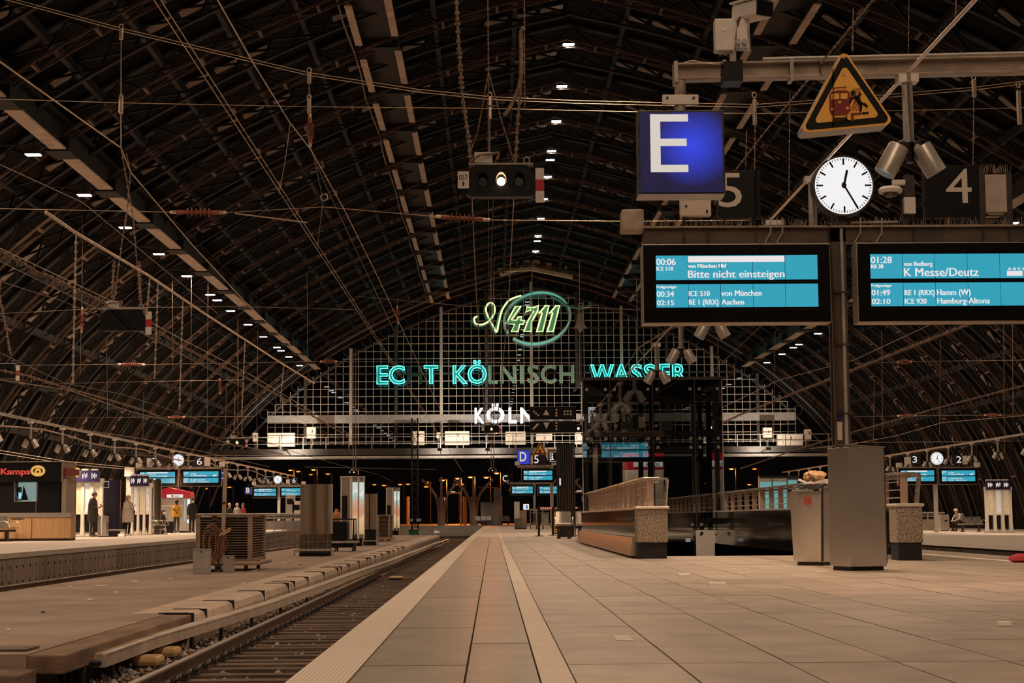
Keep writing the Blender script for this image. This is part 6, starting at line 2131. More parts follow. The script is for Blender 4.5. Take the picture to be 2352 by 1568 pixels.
bench('metal bench with tall seats in front of the kiosk', Vector((bc_.x + .05, bc_.y - 2.0, 0)), radians(68), 4)


def timetable(label, px0, px1, pyf, z0, n=3, heads=True, top=1104, mirror=False):
    g = G((px0 + px1) / 2, pyf, z0)
    Y = g.y
    k = Y / F
    x0, x1 = P(px0, 1200, Y).x, P(px1, 1200, Y).x
    zt_ = P(px0, top, Y).z
    t = thing('timetable_case', label, 'timetable', ((x0 + x1) / 2, Y, z0))
    w = (x1 - x0) / n
    for i in range(n + 1):
        x = x0 + w * i
        part('post', MB().prism([(x - w * .24, z0), (x + w * .24, z0), (x + w * .17, z0 + .5), (x + w * .17, zt_), (x - w * .17, zt_), (x - w * .17, z0 + .5)], Y - .08, Y + .12), WHITEP, t)
    for i in range(n):
        xa_, xb_ = x0 + w * i + .07, x0 + w * (i + 1) - .07
        part('poster', MB().box(xa_, xb_, Y, Y + .04, z0 + 1.05, zt_ - .1), POSTY if (i + mirror) % 2 == 0 else POSTW, t)
        part('mid_rail', MB().box(xa_, xb_, Y - .05, Y + .08, z0 + .95, z0 + 1.05), WHITEP, t)
        part('lower_panel', MB().box(xa_ + .03, xb_ - .03, Y + .05, Y + .07, z0 + .2, z0 + .93), KB, t)
    part('foot_plate', MB().box(x0 - .12, x1 + .12, Y - .2, Y + .2, z0, z0 + .05), STEELP, t)
    if heads:
        for i in range(n):
            xa_ = x0 + w * i - .05
            o = part('header_sign', MB().box(xa_, xa_ + w, Y - .3, Y - .1, zt_ - .05, zt_ + .42), mat('header_violet', (.02, .012, .07), .4), t)
            b = MB()
            for q in range(4):
                xx = xa_ + w * (.2 + .15 * q)
                b.box(xx, xx + w * .09, Y - .312, Y - .3, zt_ + .08 + .06 * (q % 2), zt_ + .32 - .05 * ((q + i) % 2))
            part('pictogram', b, SIGNW, o)
            part('cap_lamp', MB().box(xa_ + w * .1, xa_ + w * .8, Y - .28, Y, zt_ + .43, zt_ + .5), WHITEP, t)
    part('head_beam', MB().box(x0 - .1, x1 + .1, Y - .1, Y + .12, zt_ - .1, zt_ + .1), WHITEP, t)
    return t


POSTW = mat('poster_white', (.7, .68, .64), .5, var=.25, scale=7, emit=(.7, .72, .72), es=.25)
POSTY = mat('poster_yellow', (.6, .5, .32), .5, var=.3, scale=7, emit=(.7, .6, .4), es=.22)
timetable('lit timetable case with violet header signs beside the kiosk', 168, 232, 1233, 0)
timetable('lit timetable case behind the person in the cream coat', 303, 345, 1229, 0, top=1114, mirror=True)
timetable('lit timetable case on the platform beyond the right-hand tracks', 2267, 2322, 1223, RZ, top=1122)
g = G(254, 1232)
t = thing('information_board', 'tall dark blue information board beside the timetable case', 'board', (g.x, g.y, 0))
x0, x1 = P(232, 1200, g.y).x, P(275, 1200, g.y).x
DKB = mat('dark_blue_panel', (.014, .012, .035), .25, var=.3, scale=1.5)
part('panel', MB().box(x0, x1, g.y, g.y + .15, .12, P(250, 1102, g.y).z), DKB, t, bevel=.01)
part('base', MB().box(x0 + .1, x1 - .1, g.y - .05, g.y + .2, 0, .12), STEELD, t)
b = MB()
for r_ in ((237, 1105, 250, 1105.8), (237, 1119, 250, 1119.8), (237, 1105, 237.8, 1119.8), (249.2, 1105, 250, 1119.8)):
    b.merge(pbox(*r_, g.y - .01, .01))
part('logo_frame', b, SIGNW, t)
part('bumper', MB().tube([(x0 - .2, g.y - .3, .28), (x1 + .3, g.y - .3, .28)], .04, 8).tube([(x0 - .2, g.y - .3, 0), (x0 - .2, g.y - .3, .28)], .03, 6).tube([(x1 + .3, g.y - .3, 0), (x1 + .3, g.y - .3, .28)], .03, 6), STEELP, t)
g = G(234, 1233)
t = thing('litter_cabinet', 'narrow steel cabinet beside the person with the phone', 'cabinet', (g.x, g.y, 0))
part('body', MB().box(P(224, 1200, g.y).x, P(244, 1200, g.y).x, g.y, g.y + .5, .04, P(234, 1184, g.y).z), STEEL, t, bevel=.02)
part('stripe', pbox(231, 1184, 235, 1229, g.y - .01, .01), WHITEP, t)
part('base', MB().box(P(225, 1200, g.y).x, P(243, 1200, g.y).x, g.y + .05, g.y + .45, 0, .04), BLACK, t)
g = G(350, 1227)
t = thing('advertising_column', 'shiny steel advertising column beside the second timetable case', 'column', (g.x, g.y, 0))
part('drum', MB().lathe((g.x, g.y + .35, 0), [(.34, 0), (.34, P(350, 1101, g.y).z), (.3, P(350, 1100, g.y).z + .02)], 28), mat('mirror_steel', (.6, .52, .44), .2, 1.0), t, smooth=True)
part('bumper', MB().tube([(g.x - .5, g.y - .2, .25), (g.x + .7, g.y - .2, .25)], .035, 8).tube([(g.x - .5, g.y - .2, 0), (g.x - .5, g.y - .2, .25)], .03, 6).tube([(g.x + .7, g.y - .2, 0), (g.x + .7, g.y - .2, .25)], .03, 6), STEELP, t)
g = G(402, 1223)
Y = g.y
t = thing('vending_machine', 'grey vending machine with a red and white roof beside the seated person', 'vending machine', (g.x, Y, 0))
x0, x1, x2 = P(364, 1200, Y).x, P(422, 1200, Y).x, P(437, 1200, Y).x
zh = P(400, 1142, Y).z
GREYV = mat('vending_grey', (.42, .38, .34), .5)
part('cabinet', MB().box(x0, x2, Y, Y + 1.2, .08, zh), GREYV, t, bevel=.02)
part('roof', MB().prism([(x0, zh), (x2, zh), (x2, zh + .28), (x0 + .55, zh + .55), (x0, zh + .42)], Y - .1, Y + 1.2), mat('vending_red', (.4, .015, .03), .4, emit=(.4, .01, .03), es=.35), t)
part('logo_plate', pbox(383, 1135, 420, 1142.5, Y - .13, .03), SIGNW, t)
part('lettering', ptext('selecta', 400, 411, 1140.5, 1137, Y - .14, 0, .01, fit=False), BLACK, t)
part('badge', MB().lathe(P(396, 1138.6, Y - .14), [(.055, 0), (.055, .01)], 14, axis=(0, 1, 0)), DRED, t)
part('window', pbox(423, 1146, 426, 1196, Y - .02, .02), emis('vending_glow', (.35, .6, .65), .7), t)
part('light_strip', pbox(430, 1146, 436, 1200, Y - .02, .02), emis('vending_glow2', (.5, .85, .95), 1.6), t)
part('panel_line', pbox(366, 1160, 420, 1163, Y - .01, .01), WHITEP, t)
part('feet', MB().box(x0 + .1, x2 - .1, Y + .1, Y + 1.1, 0, .08), BLACK, t)
b3_ = G(365, 1227)
bench('pale wire bench under the seated person', Vector((b3_.x, b3_.y + .15, 0)), radians(75), 2)
# balustrade of the stairs on the kiosk platform
gy = 105.0
t = thing('metal_balustrade', 'pale metal balustrade with holes around the kiosk platform stairs', 'balustrade', (P(570, 1200, gy).x, gy, 0))
x0, x1 = P(447, 1200, gy).x, P(690, 1200, gy).x
part('top_rail', MB().box(x0, x1, gy, gy + .2, 1.02, 1.07), WHITEP, t)
nn = 12
for i in range(nn):
    xa_, xb_ = x0 + (x1 - x0) * i / nn, x0 + (x1 - x0) * (i + 1) / nn
    part('panel', MB().box(xa_ + .02, xb_ - .02, gy + .08, gy + .11, .72, 1.0), STEELP, t)
    part('lower_panel', MB().box(xa_ + .02, xb_ - .02, gy + .08, gy + .11, .08, .62), mat('balustrade_glass', (.3, .27, .25), .15), t)
    part('post', MB().box(xa_ - .03, xa_ + .03, gy + .05, gy + .14, 0, 1.02), STEELP, t)
    b = MB()
    for q in range(5):
        b.box(xa_ + (xb_ - xa_) * (q + .5) / 5 - .03, xa_ + (xb_ - xa_) * (q + .5) / 5 + .03, gy + .06, gy + .08, .82, .9)
    part('hole', b, BLACK, t)
for px, wpx, h, lab in ((681, 10, 1.9, 'white ticket machine beyond the balustrade'), (666, 8, 2.3, 'grey ticket machine beyond the balustrade')):
    x = P(px, 1200, 116).x
    t = thing('ticket_machine', lab, 'machine', (x, 116, 0))
    part('body', MB().box(x - .3, x + .3, 116, 116.5, 0, h), WHITEP if h < 2 else GREYV, t, bevel=.03)
    part('screen', MB().box(x - .2, x + .2, 115.98, 116, h - .6, h - .25), BLACK, t)

# ============================================================ THINGS ON THE LOW SERVICE PLATFORM
LOUV = mat('weathered_louvre', (.36, .26, .185), .6, .2, var=.35, scale=4)
LOUVD = mat('louvre_dark', (.012, .01, .009), .8)


def louvre(label, px0, px1, pxs, pyt, pyb, pyf, nslat, split=2):
    g = G(px1, pyf, SZ)
    Y = g.y
    x0, x1 = P(px0, 1200, Y).x, P(px1, 1200, Y).x
    dep = min(2.4, Y * ((1130 - px1) / (1130 - pxs) - 1))
    zt_, zb_ = P(px1, pyt, Y).z, P(px1, pyb, Y).z
    t = thing('louvred_unit', label, 'ventilation unit', ((x0 + x1) / 2, Y, SZ))
    part('core', MB().box(x0 + .06, x1 - .06, Y + .08, Y + dep - .06, zb_, zt_ - .02), LOUVD, t)
    for (a, c) in ((x0, Y), (x1 - .1, Y), (x0, Y + dep - .1), (x1 - .1, Y + dep - .1)):
        part('corner_post', MB().box(a, a + .1, c, c + .1, zb_ - .02, zt_), LOUV, t)
    part('top', MB().box(x0 - .02, x1 + .02, Y - .02, Y + dep + .02, zt_, zt_ + .05), LOUV, t, bevel=.01)
    part('bottom', MB().box(x0 - .02, x1 + .02, Y - .02, Y + dep + .02, zb_ - .06, zb_), LOUV, t)
    h = (zt_ - zb_) / nslat
    for i in range(nslat):
        z = zb_ + h * (i + .3)
        part('slat', MB().add([(x0 + .1, Y + .0, z), (x1 - .1, Y + .0, z), (x1 - .1, Y + .07, z + h * .36), (x0 + .1, Y + .07, z + h * .36), (x0 + .1, Y + .015, z - .012), (x1 - .1, Y + .015, z - .012), (x1 - .1, Y + .085, z + h * .36 - .012), (x0 + .1, Y + .085, z + h * .36 - .012)], [(0, 1, 2, 3), (4, 7, 6, 5), (0, 4, 5, 1), (1, 5, 6, 2), (2, 6, 7, 3), (3, 7, 4, 0)]), LOUV, t)
        for q in range(split):
            ya, yb_ = Y + .12 + (dep - .24) * q / split, Y + .12 + (dep - .24) * (q + 1) / split - .04
            part('side_slat', MB().add([(x1, ya, z), (x1, yb_, z), (x1 - .07, yb_, z + h * .36), (x1 - .07, ya, z + h * .36), (x1 - .015, ya, z - .012), (x1 - .015, yb_, z - .012), (x1 - .085, yb_, z + h * .36 - .012), (x1 - .085, ya, z + h * .36 - .012)], [(0, 1, 2, 3), (4, 7, 6, 5), (0, 4, 5, 1), (1, 5, 6, 2), (2, 6, 7, 3), (3, 7, 4, 0)]), LOUV, t)
    for x in (x0 + .15, x1 - .15):
        for yy in (Y + .15, Y + dep - .15):
            part('leg', MB().box(x - .04, x + .04, yy - .04, yy + .04, SZ, zb_ - .06), STEELD, t)
    part('guard_rail', MB().tube([(x0, Y - .12, zb_ - .1), (x1 + .06, Y - .12, zb_ - .1), (x1 + .12, Y - .05, zb_ - .1), (x1 + .12, Y + dep, zb_ - .1)], .045, 8), LOUV, t, smooth=True)
    return t


louvre('large weathered louvred unit behind the hose trolley', 450, 579, 611, 1184, 1283, 1311, 17)
louvre('small dark louvred unit beyond the second steel drum', 866, 896, 912, 1184, 1233, 1243, 16)
# hose trolley
g = G(490, 1312, SZ)
Y = g.y - .35
t = thing('hose_trolley', 'two-wheeled trolley carrying a coiled brown hose', 'trolley', (P(500, 1300, Y).x, Y, SZ))
k = Y / F
HOSE = mat('brown_hose', (.22, .1, .055), .5, var=.3, scale=10)
for i in range(7):
    cx_, rx, ry = 481 + i * 2.6, 15 + 2.5 * (i % 4), 38 + 5 * (i % 3)
    pts = [P(cx_ + rx * cos(a) + i * .8, 1247 + ry * sin(a) * (1 - .04 * i), Y + .02 * i - .1 + .06 * cos(a)) for a in [q * pi / 12 for q in range(24)]]
    part('hose_coil', MB().tube(pts, .017, 7, closed=True), HOSE, t, smooth=True)
part('hose_end', MB().tube(catmull([P(504, 1230, Y - .1), P(515, 1222, Y - .1), P(528, 1213, Y - .1), P(527, 1219, Y - .1), P(512, 1228, Y - .1)], 5), .02, 6), mat('hose_tip', (.6, .35, .22), .5), t, smooth=True)
part('frame', MB().tube(catmull([P(483, 1312, Y), P(483, 1205, Y), P(485, 1196, Y), P(493, 1193, Y), P(500, 1196, Y), P(502, 1206, Y), P(502, 1308, Y)], 4), .02, 8).tube([P(483, 1270, Y), P(502, 1270, Y)], .018, 6).tube([P(483, 1300, Y), P(502, 1300, Y)], .02, 6), STEELD, t, smooth=True)
part('toe_plate', MB().box(P(478, 1300, Y).x, P(508, 1300, Y).x, Y - .25, Y + .1, SZ + .03, SZ + .06), STEELD, t)
for px in (489, 514):
    c = P(px, 1304, Y - .05)
    o = part('wheel', MB().lathe((c.x, c.y, SZ + .095), [(.05, -.035), (.095, -.035), (.1, -.02), (.1, .02), (.095, .035), (.05, .035)], 22, axis=(.25, 1, 0)), RUBBER, t, smooth=True)
    part('hub', MB().lathe((c.x, c.y - .04, SZ + .095), [(.06, 0), (.05, .02)], 10, axis=(.25, 1, 0)), STEELP, o)
part('tag', pbox(485, 1299, 493, 1306, Y - .12, .005), WHITEP, t)
for px0, px1, pt, pf, m, lab in ((443, 481, 1263, 1318, STEELP, 'grey metal box left of the hose trolley'), (512, 536, 1277, 1315, STEEL, 'shiny metal box right of the hose trolley')):
    g = G((px0 + px1) / 2, pf, SZ)
    t = thing('metal_box', lab, 'box', (g.x, g.y, SZ))
    a, c = P(px0, pf, g.y), P(px1, pt, g.y)
    part('body', MB().box(a.x, c.x, g.y, g.y + .25, SZ, c.z), m, t, bevel=.008)
    part('lid', MB().box(a.x - .01, c.x + .01, g.y - .01, g.y + .26, c.z, c.z + .02), m, t)
    part('lock', MB().box((a.x + c.x) / 2 - .015, (a.x + c.x) / 2 + .015, g.y - .012, g.y, c.z - .05, c.z - .02), BLACK, t)
g = G(512, 1311, SZ)
t = thing('leaning_pole', 'tall pale pole leaning beside the louvred unit', 'pole', (g.x, g.y - .2, SZ))
part('pole', MB().beam(P(510, 1310, g.y - .2), P(518, 1075, g.y - .2), .085), PLATEM, t)
part('foot', MB().box(g.x - .12, g.x + .12, g.y - .32, g.y - .08, SZ, SZ + .03), STEELD, t)
part('knot', MB().mbox(Matrix.Translation(P(514, 1155, g.y - .2)), .1, .1, .05), STEELD, t)


def drum(label, px0, px1, pyt, pym, pyf, mesh=True):
    g = G((px0 + px1) / 2, pyf, SZ)
    Y = g.y
    k = Y / F
    x0, x1 = P(px0, 1200, Y).x, P(px1, 1200, Y).x
    zt_, zm = P(px0, pyt, Y).z, P(px0, pym, Y).z
    t = thing('steel_drum', label, 'drum', ((x0 + x1) / 2, Y, SZ))
    w = x1 - x0
    for s in (-1, 1):
        cx_ = (x0 + x1) / 2 + s * w * .25
        ring = [(cx_ + s * (w * .25) * u, Y - .18 * math.sqrt(max(0, 1 - (u * .9) ** 2))) for u in [-1 + q / 6 for q in range(13)]]
        ring += [(cx_ + w * .25, Y + .5), (cx_ - w * .25, Y + .5)] if s > 0 else [(cx_ - w * .25, Y + .5), (cx_ + w * .25, Y + .5)]
        part('curved_sheet', loft([[Vector((a, b_, z)) for a, b_ in ring] for z in (zm, zt_)]), mat('bronzed_steel', (.55, .45, .35), .3, .95, var=.05, scale=2), t, smooth=True)
    part('edge_strip', MB().box(x1 - .02, x1 + .06, Y - .05, Y + .5, zm, zt_), STEELP, t)
    part('base', MB().box(x0 - .02, x1 + .02, Y - .12, Y + .5, SZ, zm), BLACKM, t)
    b = MB()
    if mesh:
        n_ = 26
        for i in range(n_ + 1):
            x = x0 - .08 + (w + .12) * i / n_
            b.beam((x, Y - .2, SZ + .12), (x, Y - .2, zm + .04), .01)
        for i in range(14):
            z = SZ + .14 + (zm - SZ - .1) * i / 13
            b.beam((x0 - .08, Y - .2, z), (x1 + .04, Y - .2, z), .01)
        part('wire_mesh', b, LOUV, t, kind='stuff')
    part('bumper', MB().tube([(x0 - .15, Y + .1, SZ + .2), (x0 - .15, Y - .3, SZ + .2), (x1 + .15, Y - .3, SZ + .2), (x1 + .15, Y + .1, SZ + .2)], .03, 8).tube([(x0 - .15, Y - .3, SZ), (x0 - .15, Y - .3, SZ + .2)], .025, 6).tube([(x1 + .15, Y - .3, SZ), (x1 + .15, Y - .3, SZ + .2)], .025, 6), STEELP, t, smooth=True)
    return t


drum('tall bronzed steel drum above a wire mesh base', 690, 757, 1112, 1226, 1277)
drum('second bronzed steel drum beside the lit advertising case', 836, 862, 1134, 1216, 1252, False)
g = G(790, 1266, SZ)
Y = g.y
t = thing('luggage_cart', 'dark luggage cart with a black container behind the mesh base', 'cart', (g.x, Y, SZ))
x0, x1 = P(757, 1200, Y).x, P(820, 1200, Y).x
part('deck', MB().box(x0, x1, Y - .1, Y + 1.2, SZ + .3, SZ + .38), STEELP, t)
part('chassis', MB().box(x0 + .05, x1 - .1, Y, Y + 1.1, SZ + .14, SZ + .3), BLACK, t)
part('container', MB().box(x0, P(797, 1200, Y).x, Y, Y + 1.0, SZ + .38, P(780, 1197, Y).z), BLACK, t, bevel=.06)
part('frame', MB().tube([(x0, Y - .05, P(780, 1192, Y).z), (x1 - .03, Y - .05, P(780, 1192, Y).z), (x1 - .03, Y - .05, SZ + .35)], .03, 6).tube([(x1 - .2, Y + 1.0, P(780, 1192, Y).z), (x1 - .2, Y + 1.0, SZ + .35)], .03, 6), BLACK, t)
for x in (x0 + .2, x1 - .15):
    for yy in (Y, Y + 1.0):
        part('wheel', MB().lathe((x - .03, yy, SZ + .1), [(.1, 0), (.1, .06)], 14, axis=(1, 0, 0)), RUBBER, t)
ORPOST = mat('orange_lit_tone', (.5, .2, .07), .6)
c = P(773, 1192, Y + .5)
solo('orange_post_shape', MB().lathe((c.x, c.y, P(780, 1197, Y).z), [(.14, 0), (.16, .2), (.13, .3), (.06, .38), (.07, .42), (.02, .46)], 14), ORPOST, 'orange sack for the orange-lit post behind the luggage cart', 'placeholder', smooth=True)  # sack shape added where an orange-lit post shows behind the cart
POSTER = mat('poster_lit', (.3, .3, .3), .4, emit=(1, 1, 1), es=.8)
_n, _l = POSTER.node_tree.nodes, POSTER.node_tree.links
_ptc, _sx, _cr, _nz, _ad = (_n.new('ShaderNode' + k) for k in ('TexCoord', 'SeparateXYZ', 'ValToRGB', 'TexNoise', 'Math'))
_nz.inputs['Scale'].default_value = 2.2
_l.new(_ptc.outputs['Object'], _nz.inputs['Vector'])
_l.new(_ptc.outputs['Generated'], _sx.inputs[0])
_ad.operation = 'MULTIPLY_ADD'
_ad.inputs[1].default_value = .35
_l.new(_nz.outputs['Fac'], _ad.inputs[0])
_l.new(_sx.outputs['Z'], _ad.inputs[2])
for _p, _c in ((.25, (.55, .38, .16)), (.45, (.8, .5, .25)), (.62, (.62, .2, .1)), (.8, (.55, .42, .3)), (.9, (.35, .6, .58)), (1.0, (.6, .75, .7))):
    _e = _cr.color_ramp.elements.new(_p)
    _e.color = (*_c, 1)
_l.new(_ad.outputs[0], _cr.inputs[0])
_l.new(_cr.outputs[0], _n['Principled BSDF'].inputs['Emission Color'])
for px, pt, pf, wL, wR, lab in ((806, 1094, 1254, 26, 30, 'tall lit advertising case beside the luggage cart'), (903, 1120, 1228, 17, 15, 'tall lit advertising case behind the small louvred unit')):
    g = G(px, pf, SZ)
    Y = g.y
    k = Y / F
    zt_ = P(px, pt, Y).z
    aL, aR = wL * k / .7, wR * k / .72
    M_ = Matrix.Translation((g.x, Y, 0)) @ Matrix.Rotation(radians(45), 4, 'Z')
    t = thing('advertising_case', lab, 'advertising case', (g.x, Y, SZ))
    # local +x runs to the right and back, local +y to the left and back
    part('casing', MB().merge(MB().box(.03, aR - .03, .03, aL - .03, SZ + .35, zt_ - .03), M_), mat('case_grey', (.3, .26, .23), .5), t)
    for (a, c) in ((0, 0), (aR - .08, 0), (0, aL - .08)):
        part('frame_post', MB().merge(MB().box(a, a + .08, c, c + .08, SZ + .3, zt_), M_), WHITEP, t)
    for q in range(2):
        part('poster', MB().merge(MB().box(.1 + aR * .48 * q, aR * .48 * (q + 1) - .02, -.01, .03, SZ + .5, zt_ - .25), M_), POSTER, t)
    part('mid_post', MB().merge(MB().box(aR * .48 - .01, aR * .48 + .08, -.02, .05, SZ + .3, zt_), M_), WHITEP, t)
    part('canopy', MB().merge(MB().box(-.02, aR + .02, -.02, aL + .02, zt_ - .03, zt_ + .02), M_), WHITEP, t)
    part('foot', MB().merge(MB().box(.08, aR - .08, .08, aL - .08, SZ, SZ + .35), M_), BLACK, t)
    part('black_box', MB().merge(MB().box(-.06, 0, aL * .4, aL * .75, SZ + 1.2, SZ + 2.2), M_), BLACK, t)
g = G(949, 1227, SZ)
CRG = mat('crate_green', (.01, .16, .08), .5)
t = thing('green_crate', 'green plastic crate near the end of the asphalt platform', 'crate', (g.x, g.y, SZ))
part('body', MB().box(g.x - .33, g.x + .33, g.y, g.y + .4, SZ, SZ + .3), CRG, t, bevel=.02)
part('rim', MB().box(g.x - .36, g.x + .36, g.y - .03, g.y + .43, SZ + .3, SZ + .36), CRG, t)
solo('pink_cloth', MB().lathe((g.x + .15, g.y + .2, SZ + .36), [(.2, 0), (.19, .06), (.1, .12), (.02, .13)], 10), mat('pink_cloth', (.6, .15, .13), .8), 'pink cloth lying on the green crate', 'cloth', smooth=True)
g = G(1004, 1227, SZ)
solo('plastic_bag', MB().lathe((g.x, g.y, SZ), [(.2, 0), (.26, .1), (.2, .22), (.08, .28), (.03, .3)], 12).tube([(g.x - .15, g.y, SZ + .2), (g.x - .2, g.y, SZ + .42)], .04, 6), mat('white_plastic', (.8, .76, .72), .4), 'knotted white plastic bag near the end of the asphalt platform', 'bag', smooth=True)
LIT = mat('litter_paper', (.95, .93, .9), .6)
LITR = mat('litter_red', (.6, .08, .06), .7)
for i, (px, py, w, m) in enumerate(((231, 1346, .2, LIT), (308, 1336, .13, LIT), (207, 1378, .08, LIT), (654, 1292, .12, LIT), (619, 1303, .12, LIT), (584, 1311, .1, LIT), (667, 1294, .08, LITR), (676, 1281, .07, LIT), (266, 1361, .06, LIT), (392, 1330, .08, LIT), (740, 1280, .08, BLACK), (690, 1297, .06, BLACK), (99, 1407, .04, BLACK), (160, 1348, .06, LIT), (20, 1448, .03, LIT), (560, 1340, .05, LIT))):
    c = G(px, py, SZ)
    solo('litter_scrap', MB().mbox(Matrix.Translation(c + Vector((0, 0, .012))) @ Matrix.Rotation(i * 1.3 % .5, 4, 'Z'), w, .09, .014), m, '%s scrap of litter on the asphalt platform' % ('white' if m is LIT else 'red' if m is LITR else 'dark'), 'litter', 'litter on the asphalt platform')
for px, py, w, lab in ((1571, 1322, .13, 'crushed white carton on the slabs before the stairs'), (1646, 1343, .17, 'white matchbox-like carton on the slabs'), (2307, 1437, .07, 'white paper scrap on the slabs'), (2010, 1396 - 90, .04, 'tiny white scrap on the slabs near the pillar box')):
    c = G(px, py)
    solo('litter_box', MB().mbox(Matrix.Translation(c + Vector((0, 0, .014))) @ Matrix.Rotation(.2, 4, 'Z'), w, .06, .026), LIT, lab, 'litter', bevel=.003)
c = G(1430, 1465)
solo('floor_marker', MB().mbox(Matrix.Translation(c + Vector((0, 0, .002))), .09, .42, .003), mat('marker_pale', (.55, .48, .42), .4), 'pale rectangular marker stuck on a slab', 'marker')
c = G(2345, 1291)
solo('red_bag', MB().lathe(c, [(.1, 0), (.17, .03), (.16, .08), (.06, .12), (.02, .125)], 14), mat('red_bag', (.4, .02, .03), .6), 'red bag lying at the far edge of the slabs', 'bag', smooth=True)
# mast at the end of the service platform
mx = P(953, 1200, 150).x
t = thing('lattice_mast', 'dark lattice mast carrying wires at the end of the asphalt platform', 'mast', (mx, 150, -1))
mz = P(953, 960, 150).z
for a in (-.25, .25):
    for c in (-.25, .25):
        part('leg', MB().box(mx + a - .05, mx + a + .05, 150 + c - .05, 150 + c + .05, -1, mz), RIBD, t)
b = MB()
for i in range(14):
    z = -1 + (mz + 1) * i / 14
    b.beam((mx - .25, 149.75, z), (mx + .25, 149.75, z + (mz + 1) / 14), .05).beam((mx + .25, 149.75, z), (mx - .25, 149.75, z + (mz + 1) / 14), .05)
part('lattice', b, RIBD, t)
for x in (-.35, .35):
    part('relay_box', MB().box(mx + x - .2, mx + x + .2, 149.4, 149.7, P(953, 1197, 150).z, P(953, 1191, 150).z), STEELP, t)

# ============================================================ RIGHT PLATFORM FURNITURE
g = G(2172, 1219, RZ)
t = thing('waste_bin', 'steel waste bin beside the pole below the number 3', 'bin', (g.x, g.y, RZ))
part('body', MB().box(P(2160, 1200, g.y).x, P(2181, 1200, g.y).x, g.y, g.y + .5, RZ + .05, P(2170, 1181, g.y).z), STEEL, t, bevel=.03)
part('plinth', MB().box(P(2162, 1200, g.y).x, P(2179, 1200, g.y).x, g.y + .03, g.y + .45, RZ, RZ + .05), STEELD, t)
part('slot', pbox(2170, 1194, 2176, 1197, g.y - .01, .02), BLACK, t)
g = G(2232, 1221, RZ)
bench('pale wire bench with a tall seat below the number 2', Vector((g.x, g.y + .2, RZ)), radians(10), 3)
g = G(2136, 1218, RZ)
t = thing('stair_parapet', 'plain parapet with a low rail on the platform beyond the right-hand tracks', 'parapet', (g.x, g.y, RZ))
x0, x1 = P(2116, 1200, g.y).x, P(2152, 1200, g.y).x
part('wall', MB().box(x0, x1, g.y, g.y + .3, RZ, P(2136, 1192, g.y).z), CONC, t)
for z in (1178, 1182, 1186):
    part('rail', MB().tube([P(2112, z, g.y + .1), P(2170, z, g.y + .1)], .02, 6), STEELP, t)
for x in (2116, 2131, 2146, 2160):
    part('post', MB().beam(P(x, 1193, g.y + .1), P(x, 1176, g.y + .1), .06), STEELP, t)
part('handrail', MB().tube([P(2112, 1176, g.y + .1), P(2170, 1176, g.y + .1)], .035, 6), STEEL, t)
c = P(2183, 1166, 150)
# illuminated shop fronts behind the stairs
t = thing('poster_showcase', 'glowing turquoise poster showcase beyond the stair railing', 'showcase', (P(1770, 1200, 75).x, 75, RZ))
for x0_, x1_, m in ((1748, 1772, 0), (1777, 1806, 1), (1812, 1830, 2)):
    part('frame', pbox(x0_ - 2, 1098, x1_ + 2, 1215, 75, .3), WHITEP if m < 2 else STEELP, t)
    part('glass_front', pbox(x0_, 1106 - 2 * m, x1_, 1172, 74.97, .03), emis('showcase_teal', (.22, .55, .52), .55), t)
    if m < 2:
        part('header', pbox(x0_ - 1, 1098, x1_ + 1, 1106, 74.9, .05), WHITEP, t)
part('top', pbox(1745, 1092, 1836, 1098, 74.9, .5), STEELD, t)
part('foot', MB().box(P(1750, 1200, 75).x, P(1830, 1200, 75).x, 75, 75.3, -.9, RZ), STEELD, t)
c = P(1700, 1165, 78)
solo('blue_sign', pbox(1696, 1158, 1703, 1171, 78, .1).merge(MB().tube([P(1699, 1171, 78.05), (P(1699, 1171, 78).x, 78.05, -1.0)], .04, 6)), emis('blue_pictogram', (.05, .15, .6), 1.0), 'small glowing blue pictogram sign beyond the railing', 'sign')

# ============================================================ MIDDLE DISTANCE ON OUR PLATFORM
g = G(1300, 1233)
Y = g.y
x0, x1 = P(1281, 1200, Y).x, P(1321, 1200, Y).x
z1 = P(1300, 1016, Y).z
t = thing('ribbed_pillar', 'tall dark ribbed pillar left of the glass lift', 'pillar', (g.x, Y, 0))
part('core', MB().box(x0 + .03, x1 - .03, Y + .05, Y + 1.2, 0, z1 - .05), BLACKM, t)
for i in range(9):
    x = x0 + (x1 - x0) * i / 8
    part('rib', MB().box(x - .02, x + .02, Y, Y + .06, 0, z1 - .02 * (8 - i)), STEELD, t)
part('light_strip', pbox(1285, 1098, 1288, 1114, Y - .03, .03), SIGNW, t)
g2 = G(1300, 1237)
bench('steel bench in front of the dark ribbed pillar', Vector((g2.x - .05, g2.y + .3, 0)), radians(0), 1)
BARP = mat('tape_red', (.5, .06, .05), .5)
p1_, p2_ = G(1238, 1231), G(1270, 1229.5)
for i, p in enumerate((p1_, p2_)):
    t = thing('barrier_post', 'black belt barrier post %s' % ('standing free on the platform', 'beside the ochre cabinet')[i], 'barrier post', (p.x, p.y, 0))
    part('base', MB().lathe((p.x, p.y, 0), [(.19, 0), (.19, .015), (.06, .03)], 20), BLACK, t)
    part('post', MB().tube([(p.x, p.y, .02), (p.x, p.y, 1.0)], .04, 10), BLACK, t, smooth=True)
    part('head', MB().lathe((p.x, p.y, .96), [(.055, 0), (.055, .12), (.03, .13)], 12), BLACK, t)
t = thing('barrier_tape', 'red and white belt stretched between two barrier posts', 'tape', (p1_.x, p1_.y, 1.0))
for i in range(14):
    a, c = p1_.lerp(p2_, i / 14), p1_.lerp(p2_, (i + 1) / 14)
    z = 1.03
    part('stripe', MB().beam((a.x, a.y, z), (c.x, c.y, z), .01, .07), BARP if i % 2 else WHITEP, t)
